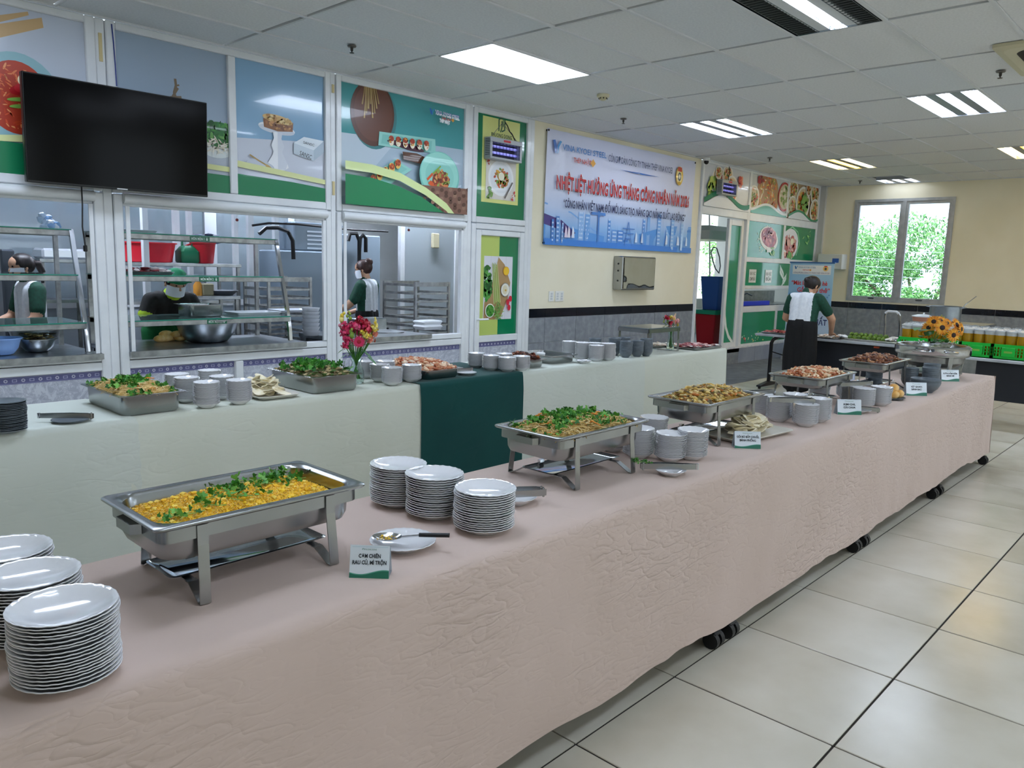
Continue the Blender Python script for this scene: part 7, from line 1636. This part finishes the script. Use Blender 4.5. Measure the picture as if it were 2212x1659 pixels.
c = Vector(hc); f = Vector(fw).normalized(); up = Vector((.38, 0, .92)); sd = Vector((0, 1, 0)); CAP = noisy('green_cap_cloth', ['#0f7a50', '#178a5c'], 30, 3, .8); rings = []
for i in range(9):
    th = pi*.5*i/8; rings.append([tuple(c+up*(.03+.105*cos(th))+(f*cos(2*pi*j/28)+sd*sin(2*pi*j/28))*.104*sin(th)*(1+.03*sin(j*1.7))) for j in range(28)])
MB().loft(rings, CAP).build('cap_crown', None, PC, 60)
f2 = Vector((.99, 0, -.12))
vis = [[tuple(c+up*(.045-.006*k-.006*abs(a_)**2)+f2*(.098*cos(a_)+.022*k*cos(a_*.6))+sd*.1*sin(a_)*(1+.05*k)) for a_ in [lerp(-1.25, 1.25, j/12) for j in range(13)]] for k in range(4)]
MB().loft(vis, CAP, closed=False).build('cap_visor', None, PC, 60)

# ================================================================ FAR TABLES
DT = noisy('grey_laminate', ['#a9adb2', '#b9bdc1'], 6, 3, .25); MOD = M('#1c1f26', .6, name='modesty_black')
def office_table(x0, x1, y0, y1, z, lab, mods=True):
    t = thing('folding_table', lab, 'table', ((x0+x1)/2, (y0+y1)/2, 0)); hx, hy = (x1-x0)/2, (y1-y0)/2
    MB().box(-hx, hx, -hy, hy, z-.03, z, bev=.004).build('tabletop', DT, t)
    for sy in (-1, 1):
        y = sy*(hy-.1)
        MB().tube([(0, y, .06), (0, y, z-.14), (0, y-sy*.02, z-.09), (0, y-sy*.09, z-.05), (0, y-sy*.2, z-.035)], .024, 10, DARKMET).build('leg', None, t)
        MB().loft([[(-.29, y-.03, .03), (-.29, y+.03, .03), (-.29, y+.03, .05), (-.29, y-.03, .05)], [(0, y-.035, .03), (0, y+.035, .03), (0, y+.03, .085), (0, y-.03, .085)], [(.29, y-.03, .03), (.29, y+.03, .03), (.29, y+.03, .05), (.29, y-.03, .05)]], DARKMET, cap0=True, cap1=True).build('foot', None, t, 0)
        for x in (-.26, .26): MB().tube([(x, y-.012, .02), (x, y+.012, .02)], .02, 10, BLACK).build('caster', None, t)
        MB().tube([(0, y, z-.25), (0, y-sy*.25, z-.3)], .008, 6, DARKMET).build('brace', None, t)
    if mods: MB().box(-hx+.06, -hx+.08, -hy+.12, hy-.7, z-.42, z-.035).build('modesty_panel', MOD, t, 0)
    MB().cbox((-hx+.05, -hy+.35, z-.05), (.03, .06, .02), M('#c8502a', .5)).build('release_tab', None, t, 0)
    return t
TZ = .735
office_table(9.62, 10.22, 2.75, 4.62, TZ, 'grey folding table with trays where the server works')
office_table(8.92, 9.52, .55, 2.6, TZ, 'grey folding table carrying the green crates of drinks')
# trays, limes, cloth on the first table
meat_tray(9.93, 4.42, TZ, .25, .16, 'long tray of red meat at the table corner beside the server', 'red meat slices on the tray at the table corner', 90, ['#a8323a', '#c2525a', '#8c2a34', '#d98a8c'], pi/2*0)
meat_tray(9.85, 4.05, TZ, .2, .14, 'second tray of red meat beside the server', 'red meat slices on the second tray beside the server', 60, ['#a8323a', '#c2525a', '#8c2a34'])
meat_tray(9.83, 3.72, TZ, .2, .15, 'tray of pale filling under the hand of the server', 'pale chopped filling on the tray under the hand', 60, ['#e9ddcf', '#d9b8a4', '#f2ece4'])
t = thing('lime_tray', 'shallow ivory tray of whole green limes', 'tray', (9.9, 3.28, TZ)); MB().loft([rrect(.13, .23, .03, 0), rrect(.15, .25, .04, .02), rrect(.146, .246, .04, .021), rrect(.125, .225, .03, .005)], M('#d9d6cc', .4), cap0=True, cap1=True).build('tray_plate', None, t, 40)
LM = noisy('lime_skin', ['#3f5a1c', '#5f7f2a', '#789a38'], 18, 3, .35, bump=.1, bscale=120, dist=.002)
lo = MB().ico((0, 0, 0), .03, LM, 3, (1.05, 1, .95)).build('lime', None, None, 60); lme = lo.data; bpy.data.objects.remove(lo)
for i in range(8):
    for j in range(3):
        o = meshobj(lme, 'lime', None, (9.82+.07*j+RG.uniform(-.008, .008), 3.08+.057*i+RG.uniform(-.006, .006), TZ+.034+(.03 if j == 1 else 0)), (RG.uniform(0, 3), RG.uniform(0, 3), 0)); tag(o, ('whole green lime in the table-edge row of the ivory tray', 'whole green lime raised in the middle row of the ivory tray', 'whole green lime in the wall-side row of the ivory tray')[j], 'lime', 'limes in the tray, row %d' % (j+1))
mb = MB()
for k in range(40): mb.ico((RG.uniform(-.14, .14), RG.uniform(-.12, .12), .02+RG.uniform(0, .04)), .04, RG.choice([C('#e6e4e2'), C('#d9b8b4'), C('#c9d0cc'), C('#f0efec')]), 1, (1.4, 1, .4), .3)
tag(mb.build('crumpled_cloth', None, None, 45, (9.9, 2.92, TZ)), 'crumpled pale cloth lying on a tray beside the limes', 'cloth')
tag(MB().loft([rrect(.14, .13, .02, 0), rrect(.16, .15, .02, .015), rrect(.1, .1, .02, .016)], M('#c9d2c4', .4), cap0=True, cap1=True).build('cutting_board', None, None, 30, (9.88, 2.92, TZ)), 'pale green tray under the crumpled cloth', 'tray')
mb = MB()
for k in range(12): mb.ico((RG.uniform(-.05, .05), RG.uniform(-.05, .05), .02+RG.uniform(0, .03)), .025, C('#eef0f2', .3), 1, (1.3, 1, .5), .35)
tag(mb.build('plastic_wrap', None, None, 45, (9.8, 3.55, TZ)), 'crumpled clear plastic wrap beside the tray under the hand', 'wrap')
# trolley handle behind the table
t = thing('hand_trolley', 'silver hand trolley with a tall bent handle behind the tables', 'trolley', (10.75, 3.28, 0))
for y in (-.09, .09): MB().tube([(0, y, .1), (0, y, .85), (-.05, y+.0, 1.02), (-.06, y*.9, 1.05)], .014, 8, CHROME).build('upright', None, t)
MB().tube([(-.06, -.082, 1.05), (-.07, -.05, 1.075), (-.07, .05, 1.075), (-.06, .082, 1.05)], .016, 8, M('#dfe3e6', .3)).build('grip', None, t); MB().box(-.25, .25, -.2, .2, .08, .11).build('deck', STEELD, t, 0)
for x in (-.2, .2):
    for y in (-.16, .16): MB().tube([(x, y-.015, .04), (x, y+.015, .04)], .04, 12, BLACK).build('wheel', None, t)
# crates of drink jugs
CRG = M('#12b83c', .4, name='crate_green')
def crate(cx, cy, hx, hy, h, lab):
    t = thing('plastic_crate', lab, 'crate', (cx, cy, TZ)); mb = MB(); mb.box(-hx, hx, -hy, hy, 0, .008)
    for z0, z1 in ((0, .03), (h-.03, h)):
        mb.box(-hx, -hx+.01, -hy, hy, z0, z1); mb.box(hx-.01, hx, -hy, hy, z0, z1); mb.box(-hx, hx, -hy, -hy+.01, z0, z1); mb.box(-hx, hx, hy-.01, hy, z0, z1)
    mb.build('crate_rim', CRG, t, 0)
    lat = MB()
    for side in (-1, 1):
        n = 11
        for k in range(n+1): y = -hy+2*hy*k/n; lat.box(side*hx-.006, side*hx+.006, y-.005, y+.005, .03, h-.03)
        for z in (.06, .09, .12): lat.box(side*hx-.006, side*hx+.006, -hy, hy, z, z+.006)
        for k in range(8): x = -hx+2*hx*k/7; lat.box(x-.005, x+.005, side*hy-.006, side*hy+.006, .03, h-.03)
        for z in (.06, .09, .12): lat.box(-hx, hx, side*hy-.006, side*hy+.006, z, z+.006)
    lat.build('crate_lattice', CRG, t, 0)
    MB().box(-hx-.008, -hx+.002, -.06, .06, .03, h-.03, bev=.003).build('grip_panel', CRG, t)
    MB().box(-hx-.0085, -hx-.008, -.035, .035, .065, .085).build('embossed_mark', M('#7fb84a', .5), t, 0)
    return t
JW = M('#dfe8ea', .1, 0, .8, name='jug_plastic'); TEA = M('#e0b024', .1, 0, .55, name='amber_drink'); LID = M('#d9dfe2', .25, 0, .3, name='jug_lid')
jm = MB().lathe([(.04, 0), (.043, .006), (.05, .232), (.001, .233)], 18, TEA, cap0=True).build('drink', None, None, 50); jme = jm.data; bpy.data.objects.remove(jm)
lm = MB().lathe([(.051, .225), (.053, .255), (.058, .257), (.058, .27), (.046, .273), (.03, .282), (.001, .282)], 18, LID).build('lid', None, None, 40); ldm = lm.data; bpy.data.objects.remove(lm)
def jug(x, y, z, lab, grp):
    t = thing('drink_jug', lab, 'jug', (x, y, z), 0, grp); meshobj(jme, 'drink', t); meshobj(ldm, 'lid', t)
    MB().tube([(-.03, -.03, .276), (-.03, -.03, .292), (.03, .03, .292), (.03, .03, .276)], .003, 5, LID).build('strap', None, t)
for k, (cy, lab) in enumerate(((PX(1975, 745, 9.0).y, 'green crate of drink jugs below the white-lidded pot'), (PX(2042, 745, 9.0).y, 'green crate of drink jugs behind the sunflowers'), (PX(2110, 750, 9.0).y, 'green crate of drink jugs beside the sunflower vase'), (PX(2180, 755, 9.0).y, 'green crate of drink jugs out past the table middle'))):
    crate(9.19, cy, .22, .158, .15, lab)
    for i in range(3):
        for j in range(3): jug(9.19-.14+.14*i, cy-.1+.1*j, TZ+.01, 'amber drink jug, '+('table-edge row', 'middle row', 'cabinet-side row')[i]+' of '+lab.replace(' of drink jugs', ''), 'jugs of drink in crate '+str(k+1))
# steel stove box with pot behind the crates
t = thing('steel_cabinet', 'low steel burner cabinet behind the green crates', 'cabinet', (9.95, PX(2038, 690, 9.9).y-.1, 0)); MB().box(-.3, .3, -.35, .35, .12, 1.0, bev=.006).build('casing', KST, t); MB().box(-.31, .31, -.36, .36, 1.0, 1.02).build('top_plate', KST, t, 0)
for sx in (-.26, .26):
    for sy in (-.32, .32): MB().box(sx-.02, sx+.02, sy-.02, sy+.02, 0, .12).build('leg', STEELD, t, 0)
t = thing('stock_pot', 'large aluminium stock pot with side handles on the burner cabinet', 'pot', (9.93, PX(2042, 675, 9.93).y, 1.035)); t.scale = (.84, .84, .84); ALP = noisy('pot_aluminium', ['#8c949c', '#9fa7ae'], 8, 3, .3, 1)
MB().lathe([(.185, 0), (.195, .01), (.195, .2), (.202, .204), (.19, .206), (.185, .02), (.001, .02)], 40, ALP, cap0=True).build('pot_wall', None, t, 40); MB().lathe([(.2, -.012), (.19, 0), (.001, 0)], 30, M('#1c1310', .6)).build('burner_ring', None, t)
for s_ in (-1, 1): MB().tube([(0+.03, s_*.19, .185), (.03, s_*.24, .195), (-.03, s_*.24, .195), (-.03, s_*.19, .185)], .008, 8, ALP).build('handle', None, t)
t.location.z = 1.032
t = thing('pot_ladle', 'thin steel ladle handle sticking out of the stock pot', 'ladle', (9.93, PX(2042, 675, 9.93).y-.09, 1.06)); MB().tube([(0, 0, 0), (.02, -.1, .17), (.03, -.2, .27)], .005, 6, CHROME).build('handle', None, t); MB().ico((0, .01, 0), .03, CHROME, 2, (1, 1, .6)).build('bowl', None, t)
t = thing('casserole_dish', 'small dish with a white lid and copper base on the burner cabinet', 'dish', (9.85, PX(1995, 685, 9.85).y, 1.02)); MB().lathe([(.11, 0), (.12, .05), (.001, .05)], 28, M('#b07a62', .4), cap0=True).build('dish_base', None, t); MB().lathe([(.125, .05), (.125, .06), (.06, .075), (.001, .078)], 28, M('#e2e8ea', .25)).build('lid', None, t); MB().ico((0, 0, .088), .012, M('#f0f2f2', .3), 1).build('knob', None, t)

# ---------------------------------------------------------------- roll-up stand banner
RX = 13.3; a, b = PX(1708, 566, RX), PX(1803, 569, RX)
t = thing('standing_banner', 'light blue roll-up stand banner with red script in the far corner', 'banner', (RX, (a.y+b.y)/2, 0)); w = (a.y-b.y)/2; H = (a.z+b.z)/2
RM = noisy('rollup_print', ['#8fc0ec', '#b4d6f4'], 1.2, 2, .4); MB().box(0, .004, -w, w, .1, H).build('sheet', RM, t, 0); MB().box(-.01, .02, -w-.01, w+.01, H-.01, H+.012).build('top_bar', M('#3f6aa8', .4), t, 0); MB().box(-.06, .08, -w-.02, w+.02, 0, .1, bev=.01).build('base_case', M('#b9bdc2', .4, .5), t); MB().tube([(.03, 0, .1), (.03, 0, H)], .01, 8, STEELD).build('support_pole', None, t)
p = Print((-.001, w, 0), (0, -1, 0), (0, 0, 1)); p.box = (0, .1, 2*w, H); W_ = 2*w
p.rect(.05, H-.2, W_-.05, H-.045, '#dfe6f4'); company(p, .08, H-.115, .06, '#6f9fc8'); p.ell(W_-.14, H-.095, .045, .045, '#e3c070'); p.ell(W_-.14, H-.1, .02, .022, '#4a4a4a'); p.rect(W_-.165, H-.07, W_-.115, H-.05, '#c8403a'); p.text('CÔNG ĐOÀN CÔNG TY TNHH THÉP VINA KYOEI', W_/2, H-.185, .025, '#5a6aa0', W_-.14, 'c')
p.text('“Mát lành ngày hè', .05, H-.38, .075, '#d23a44', W_*.82, bold=.02); p.text('Gắn trao thẻ”', .16, H-.5, .075, '#d23a44', W_*.74, bold=.02)
RG2 = random.Random(5)
for k in range(26): u, v_ = RG2.uniform(.03, W_-.03), RG2.uniform(H-.68, H-.52); p.poly([(u+.018*(1 if i % 2 else .45)*cos(i*pi/5), v_+.018*(1 if i % 2 else .45)*sin(i*pi/5)) for i in range(10)], '#5a94d8'); p.k -= 1
p.k += 2; p.clip_poly([(0, .1), (W_, .1), (W_, .9), (W_*.5, 1.0), (0, .8)], 0, .1, W_, H, '#b9d0f0'); p.text('LỄ', W_*.68, H-.66, .06, '#2a3f80', bold=.02); p.text('ẤN NHẤT', W_*.95, .66, .1, '#1f2f70', W_*.66, 'r', bold=.02); p.text('NGƯỜI', W_*.72, .47, .1, '#1f2f70', W_*.5, 'r', bold=.02)
p.build('print', t)
q = PX(1775, 560, 14.2); t = thing('white_cabinet_top', 'grey-white boxed dispenser fixed at the corner behind the stand banner', 'dispenser', (14.9, 5.75, 1.62)); MB().box(-.15, .1, -.26, .2, 0, .28, bev=.01).build('casing', M('#d3d6d4', .4), t); MB().box(-.152, -.15, -.2, -.08, .12, .2).build('blue_mark', M('#2f5fb8', .4), t, 0)
# white printed board standing on the floor behind the pink table
t = thing('printed_board', 'white floor board with a blue arc print behind the prawn dish', 'board', (9.05, 3.33, 0)); MB().box(0, .02, -.22, .22, .02, .44).build('board', M('#d3d9f0', .4), t, 0); p = Print((-.001, .22, .02), (0, -1, 0), (0, 0, 1)); p.box = (0, 0, .44, .42); p.cell(.16, .32, .12, .07, '#3f4fa0', p.box); p.cell(.16, .3, .11, .06, '#c89a7c', p.box); p.rect(.02, .02, .42, .2, '#c3cdea'); p.build('print', t)
MB().box(.02, .05, -.2, -.17, 0, .42).build('prop', DARKMET, t, 0); MB().box(.02, .05, .17, .2, 0, .42).build('prop', DARKMET, t, 0)

# ================================================================ OUTSIDE THE WINDOW
gm_ = noisy('outdoor_ground', ['#8a9a6a', '#a8b088'], .5, 4, .9)
tag(MB().box(15.4, 70, -30, 40, -3.4, -3.2).build('ground_outside', gm_, None, 0), 'grassy ground outside the window', 'ground', kind='structure')
LF = [M('#5f9a52', .6), M('#74ab60', .6), M('#528a4a', .6), M('#8abb6e', .6), M('#679f5e', .6)]
def tree(x, y, h, r, seed, lab, n=2600):
    rg = random.Random(seed); t = thing('tree', lab, 'tree', (x, y, -3.2)); mb = MB(); br = M('#6e6455', .9)
    mb.tube([(0, 0, 0), (.1, .1, h*.25), (.0, .2, h*.5)], [.22, .17, .12], 10, br)
    for k in range(9): a = rg.uniform(0, 6.28); z0 = h*rg.uniform(.25, .5); mb.tube([(0, .1, z0), (cos(a)*r*.4, sin(a)*r*.4, z0+h*.15), (cos(a)*r*.85, sin(a)*r*.85, z0+h*rg.uniform(.2, .4))], [.09, .06, .02], 6, br)
    mb.build('trunk', None, t); lf = MB()
    cl = [(rg.uniform(-1, 1)*r*.85, rg.uniform(-1, 1)*r*.85, h*rg.uniform(.25, .95), r*rg.uniform(.22, .42)) for k in range(34)]
    for k in range(n):
        cx, cy, cz, cr = rg.choice(cl); d = Vector((rg.gauss(0, 1), rg.gauss(0, 1), rg.gauss(0, 1))).normalized()*cr*rg.random()**.4; c = Vector((cx, cy, cz))+Vector((d.x, d.y, d.z*.6)); a = Vector((rg.gauss(0, 1), rg.gauss(0, 1), rg.gauss(0, 1))).normalized(); b = a.orthogonal().normalized(); s = rg.uniform(.035, .085)
        lf.add([tuple(c-a*s), tuple(c+b*s*.45), tuple(c+a*s), tuple(c-b*s*.45)], [(0, 1, 2, 3)], rg.choice(LF))
    tag(lf.build('foliage', None, t, 0), kind='stuff')
tree(26, 10.6, 6.5, 3.0, 1, 'leafy tree filling the left pane outside the window', 24000); tree(25.5, 7.0, 6.3, 2.6, 2, 'leafy tree filling the right pane outside the window', 21000); tree(23, 9.2, 4.9, 1.8, 3, 'lower bright green bush tree in front of the others outside', 9000); tree(31, 13.0, 7.0, 3.4, 4, 'taller tree behind the others outside', 9000); tree(23.5, 6.0, 4.5, 1.6, 5, 'small light green tree near the window edge outside', 7000)
for k in range(5): tag(MB().tube([(20, 2, 1.2+.22*k), (20, 6, 1.3+.2*k), (20, 14, 1.75+.18*k)], .006, 5, M('#c9d3dc', .5)).build('overhead_wire', None, None), 'thin pale cable strung across outside the window', 'cable', 'cables outside the window')
